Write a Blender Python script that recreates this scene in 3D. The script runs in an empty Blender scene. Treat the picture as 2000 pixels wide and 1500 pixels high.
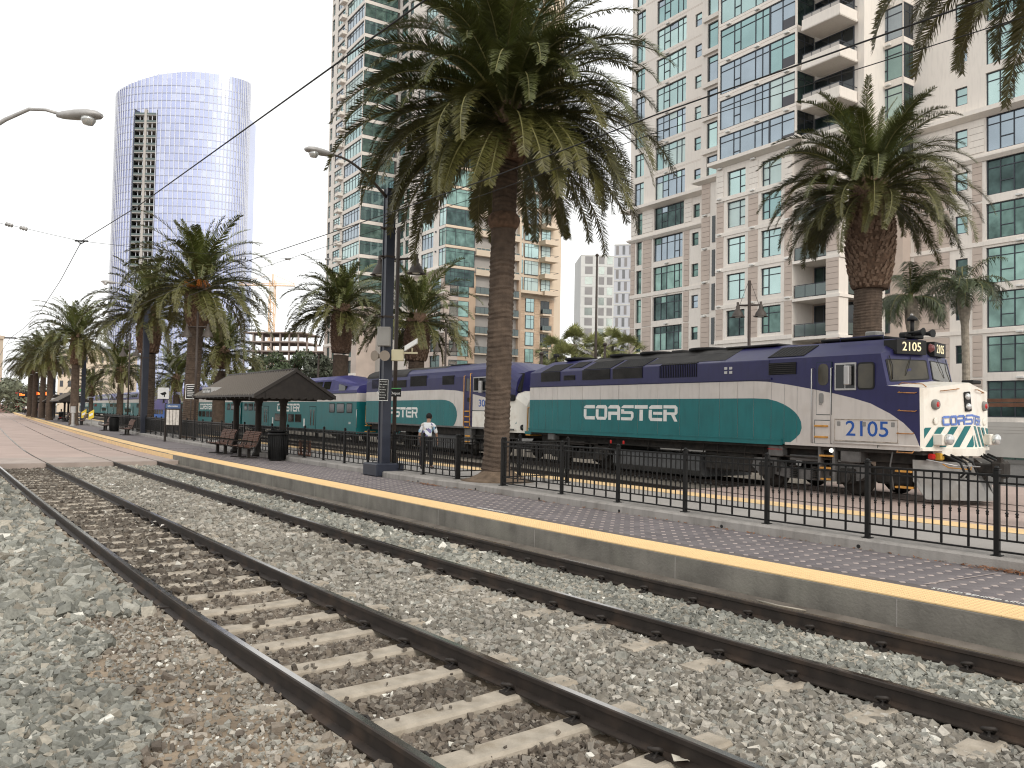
import bpy, bmesh, math, random
import numpy as np
from mathutils import Vector, Matrix
random.seed(7); RNG = np.random.default_rng(11)
scene = bpy.context.scene
COL = scene.collection
# ------------------------------------------------------------------ camera, sky, sun, exposure
FPX, CXP, CYP, CAM_H = 1600.0, 1000.0, 750.0, 2.05          # focal length in photo pixels, photo centre, eye height over the rail
PITCH, ROLL = math.radians(2.04), 0.018
cF = np.array([0, math.cos(PITCH), math.sin(PITCH)]); cU0 = np.array([0, -math.sin(PITCH), math.cos(PITCH)]); cR0 = np.array([1.0, 0, 0])
cR = math.cos(ROLL)*cR0 + math.sin(ROLL)*cU0; cU = -math.sin(ROLL)*cR0 + math.cos(ROLL)*cU0
cam = bpy.data.cameras.new('camera'); cam.sensor_width = 36.0; cam.lens = 36.0*FPX/2000.0; cam.clip_start = 0.05; cam.clip_end = 6000
camo = bpy.data.objects.new('camera', cam); COL.objects.link(camo)
camo.matrix_world = Matrix(((cR[0], cU[0], -cF[0], 0), (cR[1], cU[1], -cF[1], 0), (cR[2], cU[2], -cF[2], CAM_H), (0, 0, 0, 1)))
scene.camera = camo
world = bpy.data.worlds.new('World'); scene.world = world; world.use_nodes = True
SUN_EL, SUN_AZ = math.radians(32), math.radians(150)        # azimuth clockwise from the view direction: light from the right and a little behind
wn, wl = world.node_tree.nodes, world.node_tree.links
sky = wn.new('ShaderNodeTexSky'); sky.sky_type = 'NISHITA'; sky.sun_disc = False
sky.sun_elevation = SUN_EL; sky.sun_rotation = SUN_AZ; sky.dust_density = 5.0; sky.air_density = 1.0
hs = wn.new('ShaderNodeHueSaturation'); hs.inputs['Saturation'].default_value = 0.12; hs.inputs['Value'].default_value = 1.0
wl.new(sky.outputs[0], hs.inputs['Color'])
mx = wn.new('ShaderNodeMix'); mx.data_type = 'RGBA'; mx.inputs[0].default_value = 0.86      # an even bright cloud deck over the clear sky
wl.new(hs.outputs[0], mx.inputs[6]); mx.inputs[7].default_value = (9.4, 9.45, 9.35, 1)
wl.new(mx.outputs[2], wn['Background'].inputs['Color']); wn['Background'].inputs['Strength'].default_value = 0.13
sun = bpy.data.lights.new('sun', 'SUN'); sun.energy = 1.3; sun.angle = math.radians(24); sun.color = (1.0, 0.92, 0.81)
suno = bpy.data.objects.new('sun', sun); COL.objects.link(suno)
sd = Vector((math.sin(SUN_AZ)*math.cos(SUN_EL), math.cos(SUN_AZ)*math.cos(SUN_EL), math.sin(SUN_EL)))
suno.rotation_euler = sd.to_track_quat('Z', 'Y').to_euler()
vs = scene.view_settings; vs.view_transform = 'Standard'; vs.look = 'None'; vs.gamma = 1.0; vs.use_curve_mapping = False; vs.exposure = 0.22
scene.cycles.max_bounces = 6; scene.cycles.diffuse_bounces = 3; scene.cycles.glossy_bounces = 3; scene.cycles.transmission_bounces = 4
scene.cycles.use_denoising = True; scene.cycles.denoising_prefilter = 'ACCURATE'; scene.cycles.filter_width = 1.15; scene.cycles.sample_clamp_indirect = 8
# ------------------------------------------------------------------ photo pixel <-> place
def ray(px, py): return cF + cR*((px-CXP)/FPX) + cU*((CYP-py)/FPX)
def gz(px, py, z=0.0):
    d = ray(px, py); return np.array([0, 0, CAM_H]) + d*((z-CAM_H)/d[2])
def gd(px, py, y):
    d = ray(px, py); return np.array([0, 0, CAM_H]) + d*(y/d[1])
def zat(px, py, D): return float(gd(px, py, D)[2])
# ------------------------------------------------------------------ object helpers
def link(o, parent=None):
    COL.objects.link(o)
    if parent is not None: o.parent = parent
    return o
def tag(o, label=None, cat=None, group=None, kind=None):
    if label: o['label'] = label
    if cat: o['category'] = cat
    if group: o['group'] = group
    if kind: o['kind'] = kind
    return o
def empty(name, loc=(0, 0, 0), rz=0.0, parent=None):
    o = bpy.data.objects.new(name, None); o.location = tuple(loc); o.rotation_euler = (0, 0, rz); o.empty_display_size = 0.2
    return link(o, parent)
def thing(name, label, cat, loc=(0, 0, 0), rz=0.0, group=None): return tag(empty(name, loc, rz), label, cat, group)
def inst(name, me, parent=None, loc=(0, 0, 0), rot=None, scale=None, mat=None):
    o = bpy.data.objects.new(name, me); o.location = tuple(loc)
    if rot is not None: o.rotation_euler = rot
    if scale is not None: o.scale = scale if hasattr(scale, '__len__') else (scale,)*3
    return link(o, parent)
class MB:
    """collects faces; build() links them as one mesh object"""
    def __init__(s): s.v = []; s.f = []; s.m = []; s.sm = []
    def add(s, vs, fs, m=0, smooth=False):
        b = len(s.v); s.v.extend([tuple(map(float, p)) for p in vs])
        for f in fs: s.f.append(tuple(i+b for i in f)); s.m.append(m); s.sm.append(smooth)
        return s
    def box(s, x0, x1, y0, y1, z0, z1, m=0):
        if x0 > x1: x0, x1 = x1, x0
        if y0 > y1: y0, y1 = y1, y0
        if z0 > z1: z0, z1 = z1, z0
        return s.add([(x0,y0,z0),(x1,y0,z0),(x1,y1,z0),(x0,y1,z0),(x0,y0,z1),(x1,y0,z1),(x1,y1,z1),(x0,y1,z1)],
              [(0,3,2,1),(4,5,6,7),(0,1,5,4),(1,2,6,5),(2,3,7,6),(3,0,4,7)], m)
    def bbox(s, x0, x1, y0, y1, z0, z1, b=0.01, m=0):
        """box with chamfered edges"""
        xs, ys, zs = (x0, x1), (y0, y1), (z0, z1); V = []; idx = {}
        for i in (0, 1):
            for j in (0, 1):
                for k in (0, 1):
                    sx, sy, sz = (1, -1)[i]*b, (1, -1)[j]*b, (1, -1)[k]*b
                    for a, p in enumerate(((xs[i], ys[j]+sy, zs[k]+sz), (xs[i]+sx, ys[j], zs[k]+sz), (xs[i]+sx, ys[j]+sy, zs[k]))):
                        idx[(i, j, k, a)] = len(V); V.append(p)
        F = []
        for i in (0, 1):
            q = [idx[(i, j, k, 0)] for j, k in ((0,0),(1,0),(1,1),(0,1))]; F.append(q if i else q[::-1])
            q = [idx[(j, i, k, 1)] for j, k in ((0,0),(0,1),(1,1),(1,0))]; F.append(q if i else q[::-1])
            q = [idx[(j, k, i, 2)] for j, k in ((0,0),(1,0),(1,1),(0,1))]; F.append(q if i else q[::-1])
        for i in (0, 1):
            for j in (0, 1):
                e = [idx[(i,j,0,0)], idx[(i,j,1,0)], idx[(i,j,1,1)], idx[(i,j,0,1)]]; F.append(e if (i == j) else e[::-1])
                e = [idx[(i,0,j,0)], idx[(i,1,j,0)], idx[(i,1,j,2)], idx[(i,0,j,2)]]; F.append(e if (i != j) else e[::-1])
                e = [idx[(0,i,j,1)], idx[(1,i,j,1)], idx[(1,i,j,2)], idx[(0,i,j,2)]]; F.append(e if (i == j) else e[::-1])
                for k in (0, 1):
                    t = [idx[(i,j,k,0)], idx[(i,j,k,1)], idx[(i,j,k,2)]]; F.append(t if (i+j+k) % 2 else t[::-1])
        return s.add(V, F, m)
    def tube(s, path, r, n=8, m=0, cap=True, smooth=True):
        P = [Vector(p) for p in path]; R = r if hasattr(r, '__len__') else [r]*len(P)
        rings = []; up = None
        for i, p in enumerate(P):
            t = (P[min(i+1, len(P)-1)] - P[max(i-1, 0)])
            t = t.normalized() if t.length > 1e-9 else Vector((0, 0, 1))
            if up is None:
                a = Vector((0, 0, 1)) if abs(t.z) < 0.9 else Vector((1, 0, 0)); up = t.cross(a).normalized()
            else:
                up = (up - t*up.dot(t)); up = up.normalized() if up.length > 1e-9 else t.orthogonal().normalized()
            b = t.cross(up)
            rings.append([tuple(p + (up*math.cos(2*math.pi*k/n) + b*math.sin(2*math.pi*k/n))*R[i]) for k in range(n)])
        V = [q for rg in rings for q in rg]; F = []
        for i in range(len(P)-1):
            for k in range(n):
                k2 = (k+1) % n; F.append((i*n+k, i*n+k2, (i+1)*n+k2, (i+1)*n+k))
        s.add(V, F, m, smooth)
        if cap:
            b0 = len(s.v)-len(V); s.f.append(tuple(b0+k for k in range(n))[::-1]); s.m.append(m); s.sm.append(False)
            s.f.append(tuple(b0+(len(P)-1)*n+k for k in range(n))); s.m.append(m); s.sm.append(False)
        return s
    def lathe(s, prof, c=(0, 0, 0), n=12, m=0, smooth=True, axis='z'):
        V = []; F = []
        for r, h in prof:
            for k in range(n):
                a = 2*math.pi*k/n; x, y = r*math.cos(a), r*math.sin(a)
                p = (x, y, h) if axis == 'z' else ((h, x, y) if axis == 'x' else (y, h, x))
                V.append((c[0]+p[0], c[1]+p[1], c[2]+p[2]))
        for i in range(len(prof)-1):
            for k in range(n):
                k2 = (k+1) % n; F.append((i*n+k, i*n+k2, (i+1)*n+k2, (i+1)*n+k))
        s.add(V, F, m, smooth); b0 = len(s.v)-len(V)
        if prof[0][0] > 1e-4: s.f.append(tuple(b0+k for k in range(n))[::-1]); s.m.append(m); s.sm.append(False)
        if prof[-1][0] > 1e-4: s.f.append(tuple(b0+(len(prof)-1)*n+k for k in range(n))); s.m.append(m); s.sm.append(False)
        return s
    def loft(s, secs, m=0, smooth=False, cap=True, closed=True):
        n = len(secs[0]); V = [q for sc in secs for q in sc]; F = []
        for i in range(len(secs)-1):
            for k in range(n if closed else n-1):
                k2 = (k+1) % n; F.append((i*n+k, i*n+k2, (i+1)*n+k2, (i+1)*n+k))
        s.add(V, F, m, smooth)
        if cap and closed:
            b0 = len(s.v)-len(V); s.f.append(tuple(b0+k for k in range(n))[::-1]); s.m.append(m); s.sm.append(False)
            s.f.append(tuple(b0+(len(secs)-1)*n+k for k in range(n))); s.m.append(m); s.sm.append(False)
        return s
    def plate(s, poly, y0, y1, m=0):
        """poly in (x,z), extruded along y"""
        n = len(poly); return s.add([(p[0], y0, p[1]) for p in poly]+[(p[0], y1, p[1]) for p in poly],
            [tuple(range(n)), tuple(range(2*n-1, n-1, -1))]+[(i, i+n, (i+1) % n+n, (i+1) % n) for i in range(n)], m)
    def mesh(s, name, mats):
        me = bpy.data.meshes.new(name); me.from_pydata(s.v, [], s.f)
        for mt in (mats if isinstance(mats, (list, tuple)) else [mats]): me.materials.append(mt)
        me.polygons.foreach_set('material_index', s.m); me.polygons.foreach_set('use_smooth', s.sm); me.update()
        return me
    def build(s, name, mats, parent=None, loc=(0, 0, 0), rot=None, fix=False):
        me = s.mesh(name, mats)
        if fix:
            bm = bmesh.new(); bm.from_mesh(me); bmesh.ops.recalc_face_normals(bm, faces=bm.faces); bm.to_mesh(me); bm.free()
        return inst(name, me, parent, loc, rot)
def npmesh(name, V, F, mats, col=None, smooth=False, mi=None):
    """big mesh from arrays: V (n,3), F (m,k) all of one size"""
    me = bpy.data.meshes.new(name); n, k = F.shape
    me.vertices.add(len(V)); me.vertices.foreach_set('co', np.ascontiguousarray(V, np.float32).ravel())
    me.loops.add(n*k); me.loops.foreach_set('vertex_index', F.astype(np.int32).ravel())
    me.polygons.add(n); me.polygons.foreach_set('loop_start', np.arange(0, n*k, k, dtype=np.int32))
    for mt in (mats if isinstance(mats, (list, tuple)) else [mats]): me.materials.append(mt)
    if mi is not None: me.polygons.foreach_set('material_index', mi.astype(np.int32))
    me.polygons.foreach_set('use_smooth', np.full(n, smooth))
    me.update(calc_edges=True)
    if col is not None:
        at = me.color_attributes.new('tint', 'FLOAT_COLOR', 'POINT'); at.data.foreach_set('color', np.ascontiguousarray(col, np.float32).ravel())
    return me
# ------------------------------------------------------------------ materials
MATS = {}
def mat(name, col, rough=0.6, metal=0.0, var=0.0, vscale=4.0, bump=0.0, bscale=40.0, spec=0.28, dirt=None, dscale=1.2, coat=0.0, alpha=None, tint=False, emit=None, streak=0.0):
    m = bpy.data.materials.new(name); m.use_nodes = True; nt = m.node_tree; N, L = nt.nodes, nt.links
    b = N['Principled BSDF']; b.inputs['Base Color'].default_value = (*col, 1); b.inputs['Roughness'].default_value = rough
    b.inputs['Metallic'].default_value = metal; b.inputs['Specular IOR Level'].default_value = spec
    if coat: b.inputs['Coat Weight'].default_value = coat; b.inputs['Coat Roughness'].default_value = 0.25
    tc = N.new('ShaderNodeTexCoord'); cur = None
    def noise(sc, det=4, co='Object'):
        t = N.new('ShaderNodeTexNoise'); t.inputs['Scale'].default_value = sc; t.inputs['Detail'].default_value = det
        L.new(tc.outputs[co], t.inputs['Vector']); return t
    if tint:
        a = N.new('ShaderNodeVertexColor'); a.layer_name = 'tint'; cur = a.outputs[0]
    if var:
        t = noise(vscale); r = N.new('ShaderNodeMapRange'); r.inputs[1].default_value = 0.3; r.inputs[2].default_value = 0.7
        r.inputs[3].default_value = 1-var; r.inputs[4].default_value = 1+var; L.new(t.outputs[0], r.inputs[0])
        mm = N.new('ShaderNodeMix'); mm.data_type = 'RGBA'; mm.blend_type = 'MULTIPLY'; mm.inputs[0].default_value = 1
        if cur is not None: L.new(cur, mm.inputs[6])
        else: mm.inputs[6].default_value = (*col, 1)
        L.new(r.outputs[0], mm.inputs[7]); cur = mm.outputs[2]
        rr = N.new('ShaderNodeMapRange'); rr.inputs[3].default_value = max(0.02, rough-0.12*min(1, var*4)); rr.inputs[4].default_value = min(1, rough+0.12*min(1, var*4))
        L.new(t.outputs[0], rr.inputs[0]); L.new(rr.outputs[0], b.inputs['Roughness'])
    if dirt:
        t = noise(dscale, 6); r = N.new('ShaderNodeMapRange'); r.inputs[1].default_value = 0.5; r.inputs[2].default_value = 0.75; r.inputs[4].default_value = dirt[3]
        L.new(t.outputs[0], r.inputs[0]); mm = N.new('ShaderNodeMix'); mm.data_type = 'RGBA'; L.new(r.outputs[0], mm.inputs[0])
        if cur is not None: L.new(cur, mm.inputs[6])
        else: mm.inputs[6].default_value = (*col, 1)
        mm.inputs[7].default_value = (*dirt[:3], 1); cur = mm.outputs[2]
    if streak:
        mp = N.new('ShaderNodeMapping'); mp.inputs['Scale'].default_value = (1.0, 1.0, 0.16); L.new(tc.outputs['Object'], mp.inputs['Vector'])
        t = N.new('ShaderNodeTexNoise'); t.inputs['Scale'].default_value = 7.0; t.inputs['Detail'].default_value = 5; L.new(mp.outputs[0], t.inputs['Vector'])
        r = N.new('ShaderNodeMapRange'); r.inputs[1].default_value = 0.48; r.inputs[2].default_value = 0.72; r.inputs[3].default_value = 1.0; r.inputs[4].default_value = 1-streak; L.new(t.outputs[0], r.inputs[0])
        mm = N.new('ShaderNodeMix'); mm.data_type = 'RGBA'; mm.blend_type = 'MULTIPLY'; mm.inputs[0].default_value = 1
        if cur is not None: L.new(cur, mm.inputs[6])
        else: mm.inputs[6].default_value = (*col, 1)
        L.new(r.outputs[0], mm.inputs[7]); cur = mm.outputs[2]
    if cur is not None: L.new(cur, b.inputs['Base Color'])
    if bump:
        t = noise(bscale, 5); bp = N.new('ShaderNodeBump'); bp.inputs['Strength'].default_value = bump; bp.inputs['Distance'].default_value = 0.02
        L.new(t.outputs[0], bp.inputs['Height']); L.new(bp.outputs[0], b.inputs['Normal'])
    if emit: b.inputs['Emission Color'].default_value = (*emit[:3], 1); b.inputs['Emission Strength'].default_value = emit[3]
    if alpha is not None: b.inputs['Alpha'].default_value = alpha
    MATS[name] = m; return m
M = MATS
mat('ballast_dirt', (0.25, 0.195, 0.14), 0.95, var=0.3, vscale=2.5, bump=0.8, bscale=25)
mat('stone', (0.3, 0.29, 0.26), 0.85, tint=True, var=0.18, vscale=30, bump=0.3, bscale=60)
mat('rail_steel', (0.03, 0.023, 0.019), 0.6, 0.0, var=0.25, vscale=6, dirt=(0.075, 0.048, 0.032, 0.6), dscale=3)
mat('rail_head', (0.42, 0.4, 0.38), 0.16, 1.0, var=0.1, vscale=8)
mat('tie_concrete', (0.37, 0.325, 0.265), 0.9, var=0.16, vscale=7, bump=0.35, bscale=50, dirt=(0.22, 0.18, 0.13, 0.7), dscale=5)
mat('clip_iron', (0.03, 0.025, 0.022), 0.6, 0.1, var=0.3, vscale=20)
mat('asphalt', (0.12, 0.115, 0.11), 0.9, var=0.15, vscale=3, bump=0.4, bscale=80)
mat('paved_crossing', (0.40, 0.31, 0.272), 0.85, var=0.12, vscale=0.7, bump=0.25, bscale=60, dirt=(0.3, 0.24, 0.21, 0.6), dscale=0.35)
mat('crossing_grey', (0.36, 0.3, 0.265), 0.85, var=0.14, vscale=1.5, bump=0.25, bscale=60)
mat('platform_wall', (0.18, 0.168, 0.147), 0.9, var=0.28, vscale=1.8, bump=0.4, bscale=30, dirt=(0.26, 0.25, 0.21, 0.7), dscale=1.1, streak=.16)
mat('wall_skirt', (0.15, 0.13, 0.11), 0.9, var=0.3, vscale=3, bump=0.4, bscale=40)
mat('paver_dark', (0.168, 0.15, 0.152), 0.85, var=0.16, vscale=1.6, bump=0.3, bscale=70)
mat('paver_dark2', (0.148, 0.132, 0.136), 0.85, var=0.16, vscale=2.1, bump=0.3, bscale=70)
mat('paver_light', (0.4, 0.335, 0.31), 0.85, var=0.12, vscale=5, bump=0.3, bscale=70)
mat('paver_joint', (0.13, 0.115, 0.11), 0.95, var=0.2, vscale=3)
mat('tactile_yellow', (0.74, 0.52, 0.27), 0.75, var=0.09, vscale=1.4, dirt=(0.55, 0.4, 0.22, 0.45), dscale=2.5)
mat('kerb_concrete', (0.31, 0.29, 0.27), 0.88, var=0.12, vscale=1.3, bump=0.3, bscale=45, dirt=(0.2, 0.18, 0.16, 0.65), dscale=1.7, streak=.25)
mat('pale_concrete', (0.32, 0.3, 0.28), 0.88, var=0.1, vscale=0.9, bump=0.25, bscale=45)
mat('soil', (0.16, 0.115, 0.08), 0.95, var=0.3, vscale=6, bump=0.8, bscale=30)
mat('fence_black', (0.009, 0.009, 0.009), 0.38, var=0.2, vscale=12, spec=0.22)
mat('white_paint', (0.72, 0.71, 0.68), 0.7, var=0.1, vscale=6)
mat('dry_leaf', (0.22, 0.1, 0.05), 0.8, var=0.4, vscale=20)
# ------------------------------------------------------------------ master curve of the trolley platform edge
STEP = 0.25
def heading(s):
    pts = [(-40, 38.6), (3, 38.6), (7, 36.6), (16, 36.0), (30, 35.6), (42, 33.6), (70, 33.0), (400, 32.4)]
    return np.radians(np.interp(s, [p[0] for p in pts], [p[1] for p in pts]))
P0 = np.array([4.85, 7.77])
S_F = np.arange(0, 330, STEP); S_B = np.arange(0, -14, -STEP)
def integ(S, sg):
    p = P0.copy(); out = [p.copy()]
    for s in S[:-1]:
        h = heading(s); p = p + sg*STEP*np.array([-np.sin(h), np.cos(h)]); out.append(p.copy())
    return np.array(out)
CUR_S = np.concatenate([S_B[::-1], S_F[1:]]); CUR_P = np.concatenate([integ(S_B, -1)[::-1], integ(S_F, 1)[1:]])
def edge(s, off=0.0, z=0.0):
    """point at run s along the platform edge, off metres towards the camera side (left), height z"""
    x = np.interp(s, CUR_S, CUR_P[:, 0]); y = np.interp(s, CUR_S, CUR_P[:, 1]); h = heading(s)
    return np.array([x - np.cos(h)*off, y - np.sin(h)*off, z])
def edge_inv(p):
    """(s, off) of a plan point"""
    d = CUR_P - np.array(p[:2]); i = int(np.argmin((d**2).sum(1))); h = heading(CUR_S[i]); e = np.array(p[:2])-CUR_P[i]
    return float(CUR_S[i] + (-np.sin(h)*e[0]+np.cos(h)*e[1])), float(-(np.cos(h)*e[0]+np.sin(h)*e[1]))
def srange(a, b, fine=1.0):
    n = max(2, int(abs(b-a)/fine)+1); return np.linspace(a, b, n)
def strip(mb, S, o0, o1, z, m=0):
    """flat ribbon along the curve between two offsets"""
    V = []
    for s in S: V += [edge(s, o0, z), edge(s, o1, z)]
    F = [(2*i, 2*i+2, 2*i+3, 2*i+1) if o0 < o1 else (2*i+1, 2*i+3, 2*i+2, 2*i) for i in range(len(S)-1)]
    F = [f[::-1] for f in F]
    mb.add(V, F, m); return mb
def sweep(mb, S, prof, m=0, mfun=None, cap=True):
    """closed profile of (offset, z) swept along the curve"""
    n = len(prof); V = [edge(s, o, z) for s in S for (o, z) in prof]; b = len(mb.v); mb.v.extend([tuple(p) for p in V])
    for i in range(len(S)-1):
        for k in range(n):
            k2 = (k+1) % n; mb.f.append((b+i*n+k, b+i*n+k2, b+(i+1)*n+k2, b+(i+1)*n+k)); mb.m.append(mfun(k) if mfun else m); mb.sm.append(False)
    if cap:
        mb.f.append(tuple(b+k for k in range(n))[::-1]); mb.m.append(m); mb.sm.append(False)
        mb.f.append(tuple(b+(len(S)-1)*n+k for k in range(n))); mb.m.append(m); mb.sm.append(False)
    return mb
# ================================================================== ground, tracks, platform
S_PAVE = 29.6                                             # the paved crossing starts here
g = MB(); g.add([(-3000,-400,-0.42),(3000,-400,-0.42),(3000,3500,-0.42),(-3000,3500,-0.42)], [(0,1,2,3)])
tag(g.build('ground', M['asphalt']), kind='structure')
bed = MB(); V = []; S = srange(-13, S_PAVE, 0.5); OF = [-0.05, 0.3, 1.5, 3.3, 4.3, 4.6, 5.75, 6.05, 6.5, 7.4, 9.0, 12.0, 20.0]; OZ = [-.215, -.225, -.23, -.225, -.225, -.25, -.25, -.172, -.152, -.17, -.13, -.08, -.05]
for s in S: V += [edge(s, o, z) for o, z in zip(OF, OZ)]
n = len(OF); bed.add(V, [(i*n+k, i*n+k+1, (i+1)*n+k+1, (i+1)*n+k) for i in range(len(S)-1) for k in range(n-1)])
tag(bed.build('ballast_bed', M['ballast_dirt'], fix=True), kind='structure')
pv = MB(); strip(pv, srange(S_PAVE, 320, 2), 0.0, 40, -0.004); pave = pv.build('paved_crossing', M['paved_crossing'], fix=True); tag(pave, kind='structure')
pv = MB(); sweep(pv, srange(S_PAVE-0.05, S_PAVE+0.12, .1), [(0.02, -.3), (0.02, -.002), (26, -.002), (26, -.3)]); pv.build('crossing_edge', M['crossing_grey'], pave, fix=True)
pv = MB(); strip(pv, srange(S_PAVE+.12, S_PAVE+3.4, 1), 0.02, 26, 0.0); pv.build('crossing_apron', M['crossing_grey'], pave, fix=True)
# rails
RP = [(-.07,-.165),(.07,-.165),(.07,-.153),(.014,-.135),(.010,-.05),(.036,-.038),(.036,-.008),(.026,0),(-.026,0),(-.036,-.008),(-.036,-.038),(-.010,-.05),(-.014,-.135),(-.07,-.153)]
def rail(o, parent):
    r = MB(); S = np.concatenate([srange(-12, 40, .5), srange(41, 300, 4)])
    sweep(r, S, [(o+a, z+.004) for a, z in RP], 0, lambda k: 1 if k == 7 else 0)
    return r.build('rail', [M['rail_steel'], M['rail_head']], parent, fix=True)
tie_me = MB()
TL = 1.30
secs = []
for t, w, zt in [(-1.30,.115,-.165),(-.95,.115,-.160),(-.6,.115,-.162),(-.35,.11,-.168),(.35,.11,-.168),(.6,.115,-.162),(.95,.115,-.160),(1.30,.115,-.165)]:
    secs.append([(t,-w-.02,-.36),(t,w+.02,-.36),(t,w,zt-.02),(t,w-.02,zt),(t,-w+.02,zt),(t,-w,zt-.02)])
tie_me.loft(secs); TIE = tie_me.mesh('tie', M['tie_concrete'])
clip = MB()
pts = [(.058,.0,-.138),(.075,.02,-.115),(.10,.042,-.09),(.13,.04,-.078),(.152,.012,-.08),(.15,-.022,-.088),(.125,-.044,-.1),(.095,-.036,-.118),(.075,-.012,-.132),(.11,.0,-.14),(.15,.01,-.148)]
clip.tube(pts, .014, 6); clip.box(.075,.16,-.05,.05,-.165,-.14); CLIP = clip.mesh('rail_clip', M['clip_iron'])
def track(label, c, s0, tie_s1, zoff):
    t = thing('trolley_track', label, 'track', edge(s0, c), 0)
    for o in (c-.7525, c+.7525):
        r = rail(o, t); r.matrix_parent_inverse = t.matrix_basis.inverted()
    s = s0; k = 0
    while s < tie_s1:
        h = heading(s); p = edge(s, c, zoff); yaw = h + random.uniform(-.012, .012)
        o = inst('tie', TIE, t, p - np.array(t.location), (0, 0, yaw)); 
        if s < 16:
            for sg in (-1, 1):
                for q in (-1, 1):
                    if c > 3 and sg == -1 and q == -1: continue
                    rp = edge(s, c - sg*.7525, zoff*0); a = 0 if q > 0 else math.pi
                    inst('rail_clip', CLIP, t, rp - np.array(t.location), (0, 0, h + a))
        s += 0.765 + random.uniform(-.02, .02)
    return t
tk1 = track('curving trolley track in the foreground with brown ballast and concrete ties', 5.185, -4.0, 26, 0.004)
tk2 = track('trolley track right beside the concrete platform wall', 1.515, -6.0, 24, -.004)
# ballast stones: real crushed stone, one stone per closed shape
def stone_batch(pts, size, cols, flat=0.7, seed=0):
    r = np.random.default_rng(seed); n = len(pts)
    base = np.array([(x, y, z) for x in (-1, 1) for y in (-1, 1) for z in (-1, 1)], float)*0.5
    V = base[None]*np.ones((n, 1, 1)) + r.uniform(-.22, .22, (n, 8, 3))
    V *= np.stack([r.uniform(.75, 1.3, n), r.uniform(.6, 1.0, n), r.uniform(.5, .95, n)*flat/.7], 1)[:, None, :]
    a, b, c = r.uniform(0, 2*np.pi, n), r.normal(0, .5, n), r.normal(0, .5, n)
    ca, sa, cb, sb, cc, sc_ = np.cos(a), np.sin(a), np.cos(b), np.sin(b), np.cos(c), np.sin(c)
    Rz = np.zeros((n,3,3)); Rz[:,0,0]=ca; Rz[:,0,1]=-sa; Rz[:,1,0]=sa; Rz[:,1,1]=ca; Rz[:,2,2]=1
    Rx = np.zeros((n,3,3)); Rx[:,0,0]=1; Rx[:,1,1]=cb; Rx[:,1,2]=-sb; Rx[:,2,1]=sb; Rx[:,2,2]=cb
    Ry = np.zeros((n,3,3)); Ry[:,1,1]=1; Ry[:,0,0]=cc; Ry[:,0,2]=sc_; Ry[:,2,0]=-sc_; Ry[:,2,2]=cc
    R = np.einsum('nij,njk,nkl->nil', Rz, Rx, Ry)
    V = np.einsum('nij,nkj->nki', R, V)*size[:, None, None] + pts[:, None, :]
    T = np.array([(0,1,3),(0,3,2),(4,6,7),(4,7,5),(0,4,5),(0,5,1),(2,3,7),(2,7,6),(0,2,6),(0,6,4),(1,5,7),(1,7,3)])
    F = (T[None] + (np.arange(n)*8)[:, None, None]).reshape(-1, 3)
    C = np.repeat(np.concatenate([cols, np.ones((n, 1))], 1)[:, None, :], 8, 1).reshape(-1, 4)
    return V.reshape(-1, 3), F, C
def edge_vec(s, off):
    x = np.interp(s, CUR_S, CUR_P[:, 0]); y = np.interp(s, CUR_S, CUR_P[:, 1]); h = heading(s)
    return np.stack([x - np.cos(h)*off, y - np.sin(h)*off], 1)
GREY = np.array([(.31,.305,.265),(.25,.25,.22),(.37,.36,.315),(.19,.19,.165),(.34,.31,.255),(.27,.27,.24)])
BROWN = np.array([(.235,.195,.15),(.19,.155,.12),(.28,.24,.19),(.14,.115,.09),(.33,.29,.235)])
MIXC = np.array([(.32,.295,.25),(.27,.245,.205),(.38,.35,.30),(.22,.2,.17),(.34,.33,.29),(.43,.4,.35)])
def lownoise(s, o, k=1.0):
    return (np.sin(s*1.3*k+1.7)+np.sin(o*2.1*k+s*.7*k)+np.sin(s*2.9*k-o*1.6*k+.5))/3
def field(s0, s1, o0, o1, dens, sz, pal, z, seed, zfun=None, edgefade=0, layers=1.0, white=.012, holes=None):
    r = np.random.default_rng(seed); A = (s1-s0)*(o1-o0); n = int(A*dens)
    s = r.uniform(s0, s1, n); o = r.uniform(o0, o1, n)
    P = edge_vec(s, o); size = sz*np.clip(r.lognormal(0, .36, n), .45, 1.9)
    zz = np.full(n, z) if zfun is None else zfun(o)
    zz = zz + r.uniform(-.25, .3, n)*size*layers
    c = pal[r.integers(0, len(pal), n)]*(r.uniform(.72, 1.22, (n, 1))*(1+.16*lownoise(s*.8, o, 1.0)+.08*lownoise(s, o, 3.1))[:, None])
    w = r.random(n) < white; c[w] = (.62, .6, .54)
    keep = np.ones(n, bool)
    if holes is not None: keep = holes(s, o, r)
    # only what the camera or its neighbourhood can see
    d = P[:, 1]; lat = np.abs(P[:, 0])/np.maximum(d, .01); keep &= (d > 2.2) & (lat < .95)
    P = np.concatenate([P, zz[:, None]], 1)[keep]
    return P, size[keep], c[keep]
def emitfields(name, label, fs, seed):
    P = np.concatenate([f[0] for f in fs]); s = np.concatenate([f[1] for f in fs]); c = np.concatenate([f[2] for f in fs])
    V, F, C = stone_batch(P, s, c, seed=seed)
    o = inst(name, npmesh(name, V, F, M['stone'], col=C)); tag(o, label, 'gravel', kind='stuff'); return o
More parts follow.
